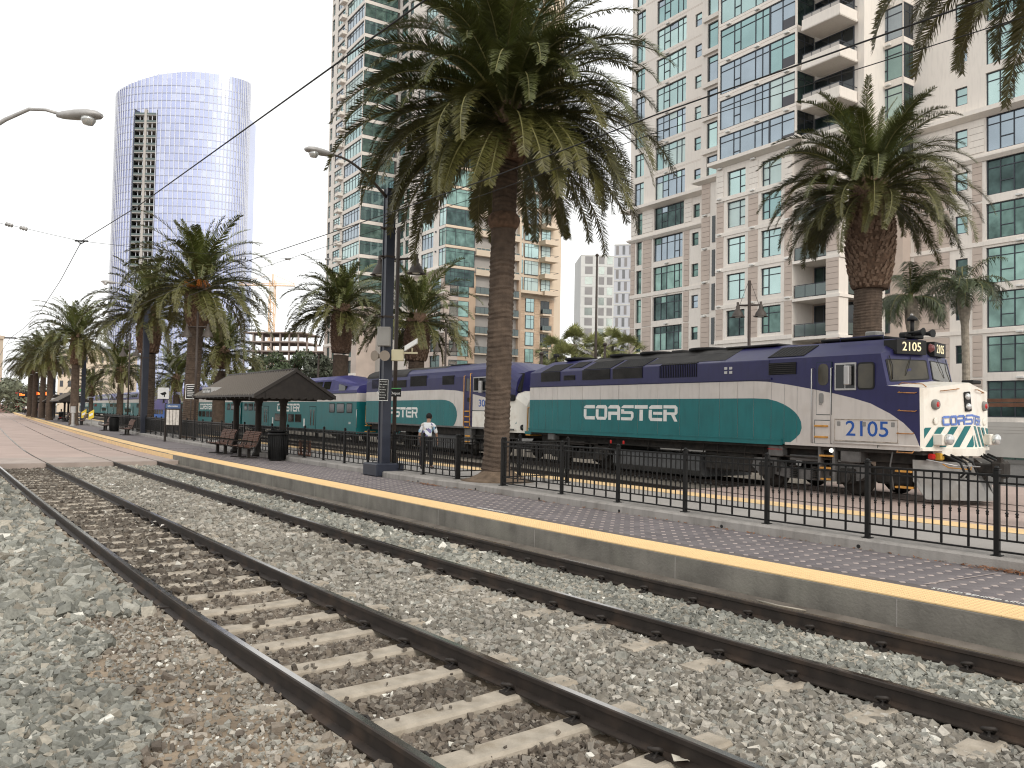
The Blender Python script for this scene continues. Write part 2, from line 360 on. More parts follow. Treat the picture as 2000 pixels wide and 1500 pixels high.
# left shoulder: big grey-green stones, giving way to dirt and small chips beside the rail
zsh = lambda o: np.interp(o, OF, OZ) + .03
dirtband = lambda s, o, r: (o > 7.15 + .45*lownoise(s, o) + .25*np.sin(s*.9)) | (s > 9)
GREY = GREY*.86; MIXC = MIXC*.84; BROWN = BROWN*np.array([.78,.79,.82])
f1 = field(-7, 6, 6.1, 13, 900, .045, GREY, 0, 1, zsh, holes=dirtband)
f2 = field(6, 29.3, 6.15, 12.5, 120, .085, GREY, 0, 2, zsh)
f2b = field(6, 16, 6.15, 9.5, 260, .05, GREY, 0, 21, zsh)
f3 = field(-7, 9, 6.02, 7.9, 560, .023, MIXC*.95, 0, 3, lambda o: np.interp(o, OF, OZ)+.006, white=.03)
f3b = field(-7, 12, 6.0, 7.7, 70, .04, BROWN*1.2, 0, 31, lambda o: np.interp(o, OF, OZ)+.012)
emitfields('ballast_gravel', 'loose grey-green crushed stone left of the foreground track', [f1, f2, f2b, f3, f3b], 5)
# inside the near track: small brown stones, lower than the ties
f4 = field(-5, 7, 4.52, 5.87, 1500, .034, BROWN*.95, -.228, 6, white=.012)
f5 = field(7, 29.4, 4.52, 5.87, 420, .052, BROWN*.75, -.205, 7, white=.01)
emitfields('track_gravel', 'brown oily ballast between the rails of the foreground track', [f4, f5, field(-5, 9, 4.5, 5.9, 16, .03, BROWN*.8, -.145, 61, layers=.2)], 8)
# between the tracks
f6 = field(-6, 6.5, 2.33, 4.37, 1350, .037, MIXC*.92, -.203, 9)
f7 = field(6.5, 29.4, 2.33, 4.37, 360, .055, MIXC*.95, -.195, 10)
emitfields('middle_gravel', 'grey-brown ballast strip between the two trolley tracks', [f6, f7], 11)
GREY2 = GREY*1.05
f8 = field(-7, 6.5, .83, 2.2, 1350, .038, GREY2, -.19, 12)
f9 = field(6.5, 29.4, .83, 2.2, 380, .056, GREY2, -.187, 13)
f10 = field(-7, 25, .12, .69, 420, .036, MIXC*.75, -.2, 14)
emitfields('platform_track_gravel', 'pale grey ballast inside the track beside the platform', [f8, f9, f10], 15)
# litter and dropped bits on the ballast
for k, (px, py, w, c) in enumerate([(205,902,.16,(.8,.8,.78)),(218,948,.16,(.8,.8,.78)),(305,1022,.12,(.7,.66,.6)),(318,1030,.1,(.75,.7,.66)),(125,1018,.1,(.8,.76,.7)),(1330,1492,.16,(.62,.58,.5))]):
    p = gz(px, py, -.15); b = MB(); q = []
    for i in range(5): a = 2*math.pi*i/5; q.append((math.cos(a)*w*random.uniform(.3,.6), math.sin(a)*w*random.uniform(.25,.5), random.uniform(0,.05)))
    b.add(q+[(x, y, z+.006) for x, y, z in q], [(0,1,2,3,4),(9,8,7,6,5)]+[(i, i+5, (i+1)%5+5, (i+1)%5) for i in range(5)])
    mm = mat('litter_paper', c, .8, var=.1)
    tag(b.build('litter_scrap', mm, loc=p), ['crumpled white scrap near the paved crossing between tracks','crumpled white scrap further from the crossing between the tracks','small pale scrap against the right rail of the foreground track','small torn scrap just before the pale scrap by the rail','little pale scrap beside the outer rail of the foreground track','crumpled cream cloth lying by the rail at the bottom edge'][k], 'litter', 'litter on the ballast')
# broken hose beside the outer rail
b = MB(); b.tube([gz(290,1189,-.16), gz(335,1190,-.15)+(0,0,.02), gz(362,1192,-.15)+(0,0,.03), gz(378,1206,-.18)], [.012,.02,.022,.018], 7)
tag(b.build('rubber_scrap', M['rail_steel']), 'dark curled rubber scrap lying against the outer rail', 'scrap')
b = MB(); b.tube([gz(1478,1172,-.15), gz(1520,1183,-.1), gz(1560,1190,-.1), gz(1575,1193,-.15)], .01, 6)
tag(b.build('dead_frond_stalk', mat('stalk', (.4,.36,.3), .8)), 'pale dry stalk lying between rail and platform wall', 'stalk')
# ------------------------------------------------------------------ the platform
ZP, ZK = 0.20, 0.35
plat = MB(); sweep(plat, np.concatenate([srange(-13, 60, .5), srange(62, 250, 4)]), [(0.0, -.4), (0.0, ZP-.03), (-.012, ZP-.012), (-5.9, ZP-.012), (-5.9, -.4)])
platform = plat.build('platform', M['platform_wall'], fix=True); tag(platform, kind='structure')
b = MB(); sweep(b, srange(-13, S_PAVE+.2, .5), [(0.14, -.4), (0.14, -.155), (0.001, -.125), (0.001, -.4)]); b.build('wall_skirt', M['wall_skirt'], platform, fix=True)
b = MB(); sweep(b, srange(S_PAVE+.9, 200, 1), [(0.004, -.1), (0.004, ZP-.03), (0.002, ZP-.03), (0.002, -.1)]); b.build('painted_edge', M['tactile_yellow'], platform, fix=True)
# joints in the wall face
for k in range(-2, 9):
    s = 1.2+k*3.0; b = MB(); sweep(b, np.array([s, s+.012]), [(0.0015, -.2), (0.0015, ZP-.04), (0.0, ZP-.04), (0.0, -.2)]); b.build('wall_joint', M['kerb_concrete'], platform, fix=True)
# tactile tiles with truncated domes
TW = .61
def tactile(nd, W):
    t = MB(); t.bbox(-TW/2+.002, TW/2-.002, -W/2, W/2, -.02, 0, .004)
    for i in range(nd):
        for j in range(nd):
            x = -TW/2+TW*(i+.5)/nd; y = -W/2+.04+(W-.08)*(j+.5)/nd; r0, r1, h = .0165, .010, .006
            c = [(x+r0*a, y+r0*bb, 0) for a, bb in ((1,0),(0,1),(-1,0),(0,-1))]+[(x+r1*a, y+r1*bb, h) for a, bb in ((1,0),(0,1),(-1,0),(0,-1))]
            t.add(c, [(0,1,5,4),(1,2,6,5),(2,3,7,6),(3,0,4,7),(4,5,6,7)])
    return t.mesh('tactile_tile', M['tactile_yellow'])
TILE = tactile(11, .60)
s = -12.0
while s < 31:
    inst('tactile_tile', TILE, platform, edge(s+TW/2, -.305, ZP), (0, 0, heading(s+TW/2)+math.pi/2)); s += TW
b = MB(); strip(b, srange(s, 240, 2), -.605, -.005, ZP); b.build('tactile_strip', M['tactile_yellow'], platform, fix=True)
b = MB(); strip(b, srange(-13, 240, 1), -.80, -.615, ZP-.004); b.build('dark_border', M['paver_joint'], platform, fix=True)
# octagon-and-dot pavers
PT = .236
def ngon_prism(pts, h, ch=.006):
    n = len(pts); c = np.array(pts); ins = c*(1-ch/np.linalg.norm(c, axis=1, keepdims=True)*1.3)
    V = [(x, y, -.03) for x, y in pts]+[(x, y, h-ch) for x, y in pts]+[(x, y, h) for x, y in ins]
    F = [tuple(range(2*n, 3*n))]+[(i, (i+1) % n, n+(i+1) % n, n+i) for i in range(n)]+[(n+i, n+(i+1) % n, 2*n+(i+1) % n, 2*n+i) for i in range(n)]
    return V, F
q = PT/2-.003; e = PT/2-.052
OCT = ngon_prism([(q,-e),(q,e),(e,q),(-e,q),(-q,e),(-q,-e),(-e,-q),(e,-q)], 0)
dd = .052-.004; DOT = ngon_prism([(dd,0),(0,dd),(-dd,0),(0,-dd)], 0)
def pm(V, F, m): b_ = MB(); b_.add(V, F, 0); return b_.mesh('paver', m)
OM = [pm(*OCT, M['paver_dark']), pm(*OCT, M['paver_dark2'])]; DM = pm(*DOT, M['paver_light'])
b = MB(); strip(b, srange(-13, 240, 1), -3.2, -.80, ZP-.008); b.build('paver_bed', M['paver_joint'], platform, fix=True)
n_obj = 0; stuffV = []; stuffF = []; stuffM = []; nb = 0
kerb_off = lambda s: float(np.interp(s, [-13, 13.2, 14.6, 17.2, 18.2, 400], [-2.62, -2.62, -2.45, -2.45, -2.62, -2.62]))
for i in range(-18, 150):
    s = i*PT; h = heading(s)
    for j in range(9):
        o = -.80-PT*(j+.5)
        if o < kerb_off(s)+.05: break
        for kind, (V, F), ds, do in (('o', OCT, 0, 0), ('d', DOT, PT/2, PT/2)):
            if kind == 'd' and j == 0 and False: continue
            z = ZP-.002+random.uniform(-.002, .002) if kind == 'o' else ZP-.002
            p = edge(s+ds, o+do, z)
            if p[1] > 2 and p[0]/p[1] > .72: continue
            near = p[1] < 13.2 and n_obj < 300
            if near:
                me = random.choice(OM) if kind == 'o' else DM
                inst('paver', me, platform, p, (0, 0, h)); n_obj += 1
            else:
                c, sn = math.cos(h), math.sin(h)
                stuffV += [(p[0]+c*x-sn*y, p[1]+sn*x+c*y, p[2]+zz) for x, y, zz in V]; stuffF += [tuple(nb+a for a in f) for f in F]; nb += len(V)
                stuffM += [2 if kind == 'd' else random.randint(0, 1)]*len(F)
me = bpy.data.meshes.new('pavers'); me.from_pydata(stuffV, [], stuffF)
for mm in ('paver_dark', 'paver_dark2', 'paver_light'): me.materials.append(M[mm])
me.polygons.foreach_set('material_index', stuffM); tag(inst('paving', me, platform), kind='stuff')
b = MB(); strip(b, srange(150*PT, 240, 2), -3.2, -.80, ZP-.001); b.build('far_paving', M['paver_dark'], platform, fix=True)
# painted wording by the tactile strip, upside down to the camera as on the platform
def text(name, body, size, mt, parent, loc, rot, ext=.002, align='CENTER', sx=1.0, bold=0.0):
    c = bpy.data.curves.new(name, 'FONT'); c.body = body; c.size = size; c.extrude = ext; c.align_x = align; c.align_y = 'CENTER'; c.offset = bold; c.resolution_u = 3
    tmp = bpy.data.objects.new(name, c); me0 = tmp.to_mesh(); me = me0.copy(); tmp.to_mesh_clear(); bpy.data.objects.remove(tmp); bpy.data.curves.remove(c)
    me.name = name; me.materials.clear(); me.materials.append(mt)
    o = bpy.data.objects.new(name, me); o.location = tuple(loc); o.rotation_euler = rot; o.scale = (sx, 1, 1); return link(o, parent)
for s_, w_ in ((1.15, 'STAND BEHIND LINE'), (9.9, 'STAND BEHIND LINE')):
    text('painted_words', w_, .1, M['white_paint'], platform, edge(s_-.45, -.72, ZP+.003), (0, 0, heading(s_)-math.pi/2), .001, 'CENTER')
b = MB(); p0, p1 = gz(1805, 1141, ZP+.004), gz(1948, 1119, ZP+.004); dx = (p1-p0)/np.linalg.norm(p1-p0); nx = np.array([-dx[1], dx[0], 0])*.012
b.add([p0-nx, p1-nx, p1+nx, p0+nx], [(0,1,2,3)]); b.build('scored_joint', M['paver_light'], platform)
# kerb
kb = MB(); S = srange(-13, 240, .4); prof = []
secs = []
for s in S:
    o = kerb_off(s); secs.append([tuple(edge(s, a, z)) for a, z in ((o, ZP-.1), (o, ZK-.03), (o-.03, ZK), (-3.3, ZK), (-3.3, ZP-.1))])
kb.loft(secs, 0); kerb = kb.build('kerb', M['kerb_concrete'], fix=True); tag(kerb, kind='structure')
b = MB(); strip(b, srange(-13, 240, 1), -5.9, -3.28, ZK-.006); b.build('walkway', M['pale_concrete'], kerb, fix=True)
for k in range(8):
    s = .6+k*2.45; b = MB(); o = kerb_off(s)
    b.tube([edge(s, o+.002, ZP+.035), edge(s, o-.02, ZP+.035)], .03, 10); b.build('drain_hole', mat('drain_dark', (.02,.02,.02), .9) if 'drain_dark' not in M else M['drain_dark'], kerb)
# leaves gathered along the kerb
r = np.random.default_rng(3); V = []; F = []
for k in range(520):
    if k < 230: s, o = r.normal(1.0, .35), -2.6+abs(r.normal(0, .11))
    elif k < 330: s, o = r.normal(14.6, .3), -2.4+abs(r.normal(0, .07))
    else: s, o = r.uniform(-.5, 16), -2.61+abs(r.normal(0, .025))
    if o < kerb_off(s): o = kerb_off(s)+.02
    p = edge(s, o, ZP+.008+abs(r.normal(0, .012 if k < 330 else .004))); a = r.uniform(0, 6.28); L, w = r.uniform(.02, .05), r.uniform(.006, .014)
    u = np.array([math.cos(a), math.sin(a), r.uniform(-.4, .4)]); v = np.array([-math.sin(a), math.cos(a), r.uniform(-.6, .6)]); b0 = len(V)
    V += [p-u*L, p-v*w, p+u*L, p+v*w]; F.append((b0, b0+1, b0+2, b0+3))
me = bpy.data.meshes.new('fallen_leaves'); me.from_pydata(V, [], F); me.materials.append(M['dry_leaf'])
tag(inst('fallen_leaves', me), 'dry brown leaves blown along the foot of the kerb', 'leaves', kind='stuff')
# ================================================================== the commuter train
HD = math.radians(32.85); TD = np.array([math.sin(HD), -math.cos(HD), 0]); TA = gd(1034, 842, 34.3); TRZ = math.atan2(TD[1], TD[0])
def on_train(s, w=0, z=0): return np.array([TA[0], TA[1], 0])+TD*s+np.array([-TD[1], TD[0], 0])*w+np.array([0, 0, z])
mat('train_teal', (0.007, 0.14, 0.146), 0.4, var=0.1, vscale=1.2, dirt=(0.02,0.12,0.12,.3), dscale=2.2, spec=.4, streak=.15)
mat('train_white', (0.60, 0.555, 0.515), 0.42, var=0.06, vscale=1.0, dirt=(0.42,0.36,0.3,.35), dscale=1.6, spec=.4, streak=.1)
mat('train_blue', (0.019, 0.0185, 0.084), 0.36, var=0.12, vscale=1.3, dirt=(0.04,0.039,0.11,.35), dscale=2, spec=.4, streak=.15)
mat('nose_white', (0.8, 0.76, 0.68), 0.4, var=0.05, vscale=2, dirt=(0.45,0.36,0.26,.55), dscale=2.0, spec=.4, streak=.06)
mat('train_seam', (0.02, 0.045, 0.05), 0.7)
mat('grille_black', (0.008, 0.008, 0.009), 0.7, var=0.3, vscale=14, bump=.5, bscale=90)
mat('roof_soot', (0.035, 0.033, 0.032), 0.75, var=0.3, vscale=2.5, dirt=(0.08,0.075,0.07,.5), dscale=1.5)
mat('truck_grime', (0.03, 0.027, 0.024), 0.8, var=0.4, vscale=6, dirt=(0.07,0.055,0.045,.6), dscale=4)
mat('truck_grey', (0.13, 0.125, 0.12), 0.7, var=0.25, vscale=5, dirt=(0.06,0.05,0.045,.6), dscale=3)
mat('tank_grey', (0.1, 0.1, 0.1), 0.6, var=0.2, vscale=3, dirt=(0.04,0.04,0.04,.6), dscale=2)
mat('pilot_grey', (0.24, 0.235, 0.225), 0.65, var=0.15, vscale=3, dirt=(0.16,0.14,0.12,.7), dscale=2.6)
mat('rusty_grab', (0.36, 0.17, 0.06), 0.7, var=0.35, vscale=20)
mat('orange_step', (0.55, 0.27, 0.06), 0.65, var=0.25, vscale=12)
mat('number_blue', (0.02, 0.09, 0.35), 0.45)
mat('letter_white', (0.74, 0.73, 0.7), 0.5, var=.06, vscale=5)
mat('dark_glass', (0.012, 0.013, 0.013), 0.06, spec=0.4)
mat('cab_glass', (0.05, 0.042, 0.026), 0.06, spec=.45, var=.5, vscale=1.7)
mat('chrome', (0.75, 0.74, 0.72), 0.18, 1.0)
mat('lens_white', (0.62, 0.63, 0.62), 0.1, .5)
mat('lens_red', (0.4, 0.015, 0.015), 0.15, emit=(1,.1,.08,.06))
mat('headlight_lit', (0.9, 0.9, 0.85), 0.1, emit=(1,.97,.85,1.5))
mat('rubber', (0.015, 0.015, 0.015), 0.6)
mat('board_lit', (0.75, 0.66, 0.42), 0.4, emit=(1,.85,.5,.35))
mat('steel_trim', (0.45, 0.44, 0.43), 0.4, .7)
# ---- lettering made of bars, split under the top bar like the operator's logotype
def bars(ch):
    t = .24; g = .74
    T, Bt = [(0,.8),(1,.8),(1,1),(0,1)], [(0,0),(1,0),(1,t),(0,t)]
    rect = lambda x0, z0, x1, z1: [(x0,z0),(x1,z0),(x1,z1),(x0,z1)]
    rt = lambda x0, z0, x1, z1, c=.12: [(x0+c,z0),(x1-c,z0),(x1,z0+c),(x1,z1-c),(x1-c,z1),(x0+c,z1),(x0,z1-c),(x0,z0+c)]
    if ch == 'C': return [[(.06,.77),(1,.77),(1,1),(.2,1),(0,.86)], rect(0,.2,t,.71), [(0,.22),(.14,0),(1,0),(1,.23)]]
    if ch == 'O': return [[(.0,.77),(.0,.86),(.16,1),(.86,1),(1,.86),(1,.2),(.76,.2),(.76,.77)], rect(0,.2,t,.71), [(0,.2),(.14,0),(.86,0),(1,.2)]]
    if ch == 'A': return [[(0,.77),(.0,.86),(.16,1),(.86,1),(1,.86),(1,0),(.76,0),(.76,.77)], rect(0,0,t,.56), rect(t,.34,.76,.56)]
    if ch == 'S': return [[(.08,.8),(1,.8),(1,1),(.2,1),(0,.86)], rect(0,.42,t,.72), [(0,.42),(.8,.42),(.8,.2),(1,.2),(1,.5),(.88,.6),(t,.6),(t,.6)], [(0,0),(.86,0),(1,.2),(0,.2)]]
    if ch == 'T': return [rect(0,.77,1,1), rect(.38,0,.64,.71)]
    if ch == 'E': return [[(.06,.77),(1,.77),(1,1),(.2,1),(0,.86)], rect(0,.2,t,.71), [(0,.2),(.14,0),(1,0),(1,.2)], rect(.34,.4,1,.58)]
    if ch == 'R': return [[(0,.8),(0,1),(.86,1),(1,.86),(1,.52),(.9,.4),(.8,.4),(.8,.8)], rect(0,0,t,.72), [(t,.4),(.8,.4),(.8,.56),(t,.56)], [(.55,.4),(.8,.4),(1,0),(.78,0)]]
    return []
def logo(name, mt, parent, s0, s1, z0, z1, w, th=.004, word='COASTER', mapf=None):
    n = len(word); adv = 1.0/n; b = MB()
    for i, ch in enumerate(word):
        for poly in bars(ch):
            pts = [((i+.04+.92*x)*adv, v) for x, v in poly]
            if mapf is None:
                b.plate([(s0+(s1-s0)*x, z0+(z1-z0)*v) for x, v in pts], w-th, w)
            else:
                A = [mapf(x, v, th) for x, v in pts]; Bq = [mapf(x, v, 0) for x, v in pts]; k = len(A)
                b.add(A+Bq, [tuple(range(k))]+[(q, q+k, (q+1) % k+k, (q+1) % k) for q in range(k)])
    return b.build(name, mt, parent, fix=True)
def clip_s(poly, a, b):
    def half(P, c, keep_gt):
        out = []
        for i in range(len(P)):
            p, q = P[i], P[(i+1) % len(P)]; ip = (p[0] >= c) == keep_gt or p[0] == c; iq = (q[0] >= c) == keep_gt or q[0] == c
            if ip: out.append(p)
            if ip != iq:
                t = (c-p[0])/(q[0]-p[0]); out.append((c, p[1]+t*(q[1]-p[1])))
        return out
    P = half(poly, a, True); return half(P, b, False) if len(P) > 2 else []
def patch(A, B, C, D):
    A, B, C, D = map(np.array, (A, B, C, D)); n = np.cross(B-A, D-A); n = n/np.linalg.norm(n)
    return lambda u, v, off=0: tuple(A*(1-u)*(1-v)+B*u*(1-v)+C*u*v+D*(1-u)*v+n*off)
def patch_plate(b, f, poly, off, th=.012, m=0):
    k = len(poly); b.add([f(u, v, off) for u, v in poly]+[f(u, v, off-th) for u, v in poly], [tuple(range(k))]+[(q, q+k, (q+1) % k+k, (q+1) % k) for q in range(k)], m); return b
def rrect(x0, z0, x1, z1, r, n=4):
    P = []
    for cx, cz, a0 in ((x1-r, z1-r, 0), (x0+r, z1-r, 90), (x0+r, z0+r, 180), (x1-r, z0+r, 270)):
        for k in range(n+1): a = math.radians(a0+90*k/n); P.append((cx+r*math.cos(a), cz+r*math.sin(a)))
    return P
def lattice(p, name, s0, s1, z0, z1, w, nv, mt_frame, mt_back, horiz=False):
    """louvred opening: dark back plate and slats"""
    b = MB(); b.box(s0, s1, w-.004, w+.02, z0, z1); bk = b.build(name, mt_back, p)
    b = MB(); 
    for i in range(nv):
        if horiz: z = z0+(z1-z0)*(i+.5)/nv; b.box(s0, s1, w-.022, w-.005, z-.012, z+.008)
        else: x = s0+(s1-s0)*(i+.5)/nv; b.box(x-.009, x+.009, w-.022, w-.005, z0, z1)
    b.build('slats', mt_frame, bk); return bk
def grab(p, pts, r=.014, mt='rusty_grab', name='grab_iron'):
    b = MB(); b.tube(pts, r, 6); return b.build(name, M[mt], p)
def wheelset(p, s, W, r=.51):
    b = MB()
    for w in (.62, W-.62):
        b.lathe([(.12,-.07),(r-.05,-.07),(r-.04,-.03),(r-.04,.05),(r+.02,.06),(r+.02,.075),(.12,.075)], (s, w, r), 20, axis='y')
    b.tube([(s, .5, r), (s, W-.5, r)], .09, 8); b.build('wheelset', M['truck_grime'], p)
def truck(p, sc, W, base=2.74, grey=False):
    t = empty('truck', (0, 0, 0), 0, p)
    for ds in (-base/2, base/2): wheelset(t, sc+ds, W)
    mt = M['truck_grey'] if grey else M['truck_grime']
    for w, sg in ((.34, -1), (W-.34, 1)):
        b = MB(); h = base/2
        prof = [(sc-h-.55,.62),(sc-h-.45,.86),(sc-h+.35,.9),(sc-.75,.62),(sc+.75,.62),(sc+h-.35,.9),(sc+h+.45,.86),(sc+h+.55,.62),(sc+h+.3,.42),(sc+h-.3,.42),(sc+.6,.34),(sc-.6,.34),(sc-h+.3,.42),(sc-h-.3,.42)]
        b.plate(prof, w-.09, w+.09); b.build('side_frame', mt, t, fix=True)
        for ds in (-h, h):
            b = MB(); b.bbox(sc+ds-.21, sc+ds+.21, w-.2, w+.12, .34, .74, .03); b.lathe([(.15,-.03),(.15,.03)], (sc+ds, w+sg*.22, .52), 12, axis='y'); b.build('journal_box', M['truck_grime'], t)
        for ds in (-.35, .35):
            b = MB()
            for k in range(6): b.lathe([(.1,0),(.115,.02),(.1,.04)], (sc+ds, w-.02*sg*0-.16, .38+k*.06), 10)
            b.build('coil_spring', M['truck_grime'], t)
        b = MB(); b.bbox(sc-.5, sc+.5, w-.16, w+.1, .86, 1.02, .02); b.build('bolster', mt, t)
        b = MB()
        for ds in (-h-.05, h+.05):
            b.tube([(sc+ds*.62, w-.14, .98), (sc+ds*.62, w-.16, .5)], .05, 8)
            b.box(sc+ds*.8-.06, sc+ds*.8+.06, w-.2, w-.05, .3, .62)
        b.tube([(sc-h, w-.2, .98), (sc+h, w-.2, .95)], .025, 6); b.build('brake_gear', M['truck_grime'], t)
    return t
def run_polys(p, name, mt, poly, cuts, w, th, gap=.006):
    for a, b_ in zip(cuts[:-1], cuts[1:]):
        q = clip_s(poly, a+gap, b_-gap)
        if len(q) > 2: b = MB(); b.plate(q, w-th, w); b.build(name, mt, p, fix=True)
# -------------------------------------------------------------- locomotive 2105
W = 3.1
def loco_lead():
    L = thing('locomotive', 'blue, white and teal locomotive numbered 2105 with a boxy cab', 'locomotive', on_train(0), TRZ)
    P = lambda *a: a
    z0, zb = 1.31, 3.75
    sec = lambda s: [(s,.008,z0),(s,.008,zb-.03),(s,.02,zb),(s,.95,4.21),(s,1.15,4.25),(s,1.95,4.25),(s,2.15,4.21),(s,W-.02,zb),(s,W-.008,zb-.03),(s,W-.008,z0)]
    b = MB(); e0 = [(0.28 if z > 3.8 else 0.0, w, z) for (_, w, z) in sec(0)]
    b.loft([e0, sec(.28), sec(12.4)]); b.build('carbody', M['train_blue'], L, fix=True)
    # front of the cab, a shallow V in plan
    c = MB(); Y = 1.55
    v = dict(a=(12.4,.008,2.8), b=(12.4,.02,zb), c=(12.4,.95,4.21), d=(12.4,Y,4.26), e=(16.13,.008,2.90), f=(15.93,.02,zb), g=(15.63,.95,4.20), h=(15.75,Y,4.25), i=(16.40,Y,3.03), j=(16.28,Y,3.75), k=(16.2,Y,4.16))
    mir = lambda q: (q[0], W-q[1], q[2])
    def both(keys):
        c.add([v[q] for q in keys], [tuple(range(len(keys)))]); c.add([mir(v[q]) for q in keys], [tuple(range(len(keys)))[::-1]])
    for kk in ('abfe', 'bcgf', 'cdhg', 'efji', 'fgkj', 'ghk'): both(kk)
    c.build('cab', M['train_blue'], L, fix=True)
    nz = MB(); A0,B0,C0,D0 = (17.0,0,z0+.05),(17.5,Y,z0+.05),(17.36,Y,3.02),(16.98,0,2.86)
    E0, F0 = (16.10,0,2.92), (16.38,Y,3.08); G0, H0 = (12.4,0,z0), (12.4,0,2.92); J0 = (17.0,0,z0)
    # nose: rounded shoulder between side and front
    rA, rD = (17.06,.07,z0+.05), (17.04,.07,2.83)
    for fl in (0, 1):
        T_ = (lambda q: mir(q)) if fl else (lambda q: q)
        for q, m in (([G0, J0, D0, E0, H0], 0), ([A0, rA, rD, D0], 1), ([rA, B0, C0, rD], 1), ([D0, rD, C0, F0, E0], 2)):
            nz.add([T_(x) for x in q], [tuple(range(len(q)))], m)
    nz.build('nose', [M['train_blue'], M['nose_white'], M['nose_white']], L, fix=True)
    lf = patch(rA, B0, C0, rD); rf = patch(mir(rA), mir(B0), mir(C0), mir(rD))
    rfo = lambda u, v_, off=0: rf(u, v_, -off)
    # livery on the near side
    white = [(0,z0+.01),(17.0,z0+.01),(16.995,1.39),(16.86,1.71),(16.57,1.98),(16.21,2.21),(15.66,2.47),(15.15,2.61),(14.57,2.74),(13.92,2.86),(13.1,3.0),(12.37,3.10),(11.86,3.13),(0,3.13)]
    teal = [(0,z0),(13.0,z0),(13.2,1.38),(13.36,1.49),(13.5,1.62),(13.56,1.78),(13.54,1.95),(13.46,2.09),(13.34,2.22),(13.16,2.34),(12.96,2.44),(12.7,2.53),(12.38,2.60),(11.86,2.62),(0,2.62)]
    cuts = [0,.25,.69,1.17,1.63,1.96,2.84,3.58,4.68,5.70,6.73,7.74,8.78,9.65,10.51,11.24,11.86,12.5,12.96,13.4,13.92]
    for side in (0, 1):
        if side == 0:
            run_polys(L, 'side_panel', M['train_white'], white, cuts, 0.004, .012); run_polys(L, 'side_panel', M['train_teal'], teal, cuts, -.006, .005)
            b = MB(); b.plate(clip_s(white, 13.93, 17.2), -.008, .004); b.build('cab_side', M['train_white'], L, fix=True)
        else:
            b = MB(); b.plate(white, W-.004, W+.008); b.build('side_panel', M['train_white'], L, fix=True)
            b = MB(); b.plate(teal, W+.009, W+.014); b.build('side_panel', M['train_teal'], L, fix=True)
    b = MB(); b.box(-.02, 12.9, -.035, .02, z0-.03, z0+.12); b.box(-.02, 12.9, -.05, .02, z0+.10, z0+.135); b.build('side_sill', M['train_teal'], L)
    b = MB(); b.box(0, 12.5, -.03, .01, 3.16, 3.22); b.build('drip_rail', M['train_blue'], L)
    b = MB(); b.box(13.0, 17.0, -.02, .01, z0-.012, z0+.06); b.build('side_sill', M['train_white'], L)
    for a in (.25,1.96,3.58,9.65,10.51,11.24,11.86,12.5):       # door edges with hinges
        b = MB(); b.box(a-.012, a+.012, -.022, .0, 1.5, 3.08)
        for z in (1.7, 2.3, 2.9): b.box(a-.03, a+.03, -.03, .0, z-.05, z+.05)
        b.build('hinge_post', M['train_white'] if a > 12 else M['train_teal'], L) if False else None
    logo('lettering', M['letter_white'], L, 3.66, 8.72, 1.87, 2.41, -.011, .003)
    # side and roof-slope grilles
    slope = lambda s0, s1, v0, v1: [(s0,.02+.93*v0,zb+.46*v0),(s1,.02+.93*v0,zb+.46*v0),(s1,.02+.93*v1,zb+.46*v1),(s0,.02+.93*v1,zb+.46*v1)]
    def sgr(s0, s1, v0, v1):
        f = patch(*slope(s0, s1, v0, v1)); b = MB(); patch_plate(b, f, [(0,0),(1,0),(1,1),(0,1)], .018, .03); b.build('roof_grille', M['grille_black'], L, fix=True)
        b = MB(); n_ = max(3, int((s1-s0)/.12))
        for i in range(n_): u = (i+.5)/n_; patch_plate(b, f, [(u-.12/n_,.02),(u+.12/n_,.02),(u+.12/n_,.98),(u-.12/n_,.98)], .026, .02)
        b.build('slats', M['roof_soot'], L, fix=True)
    for s0, s1, za in ((.8,2.1,3.36),(3.55,5.19,3.36),(5.36,6.94,3.36)):
        lattice(L, 'side_grille', s0, s1, za, zb-.01, .0, 11, M['roof_soot'], M['grille_black'], True); sgr(s0+.05, s1, .0, .7)
    lattice(L, 'side_grille', 2.36, 3.08, 3.38, 3.57, .0, 4, M['roof_soot'], M['grille_black'], True); sgr(2.36, 3.2, .25, .8)
    lattice(L, 'side_grille', 7.78, 9.53, 3.33, 3.74, .0, 22, M['train_blue'], M['grille_black']); sgr(7.85, 9.5, -.01, .12)
    lattice(L, 'side_grille', 12.4, 13.35, 3.3, 3.64, .0, 6, M['roof_soot'], M['grille_black'], True); sgr(12.25, 13.5, .12, .85)
    f = patch(*slope(3.3, 10.6, .74, 1.06)); b = MB(); patch_plate(b, f, [(0,0),(1,0),(1,1),(0,1)], .009, .012); b.box(3.3, 10.6, .99, 2.1, 4.245, 4.262); b.build('sooty_roof', M['roof_soot'], L, fix=True)
    f = patch(*slope(7.0, 10.6, .14, .73)); b = MB(); patch_plate(b, f, [(0,0),(1,0),(1,1),(0.02,1)], .008, .012); b.build('sooty_roof', M['roof_soot'], L, fix=True)
    for sc_ in (1.5, 4.4, 6.1, 8.6):
        b = MB(); b.lathe([(.66,0),(.7,.03),(.7,.1),(.62,.115),(.55,.09),(.1,.09)], (sc_, Y, 4.26), 20); b.build('roof_fan', M['grille_black'], L)
    b = MB(); b.bbox(7.2, 7.75, 1.1, 2.0, 4.25, 4.36, .03); b.build('exhaust_stack', M['roof_soot'], L)
    b = MB(); b.bbox(9.9, 12.0, .9, 2.2, 4.25, 4.31, .02); b.build('roof_hatch', M['roof_soot'], L)
    b = MB(); b.bbox(13.4, 15.3, 1.0, 2.2, 4.24, 4.33, .03); b.build('roof_walk', M['grille_black'], L)
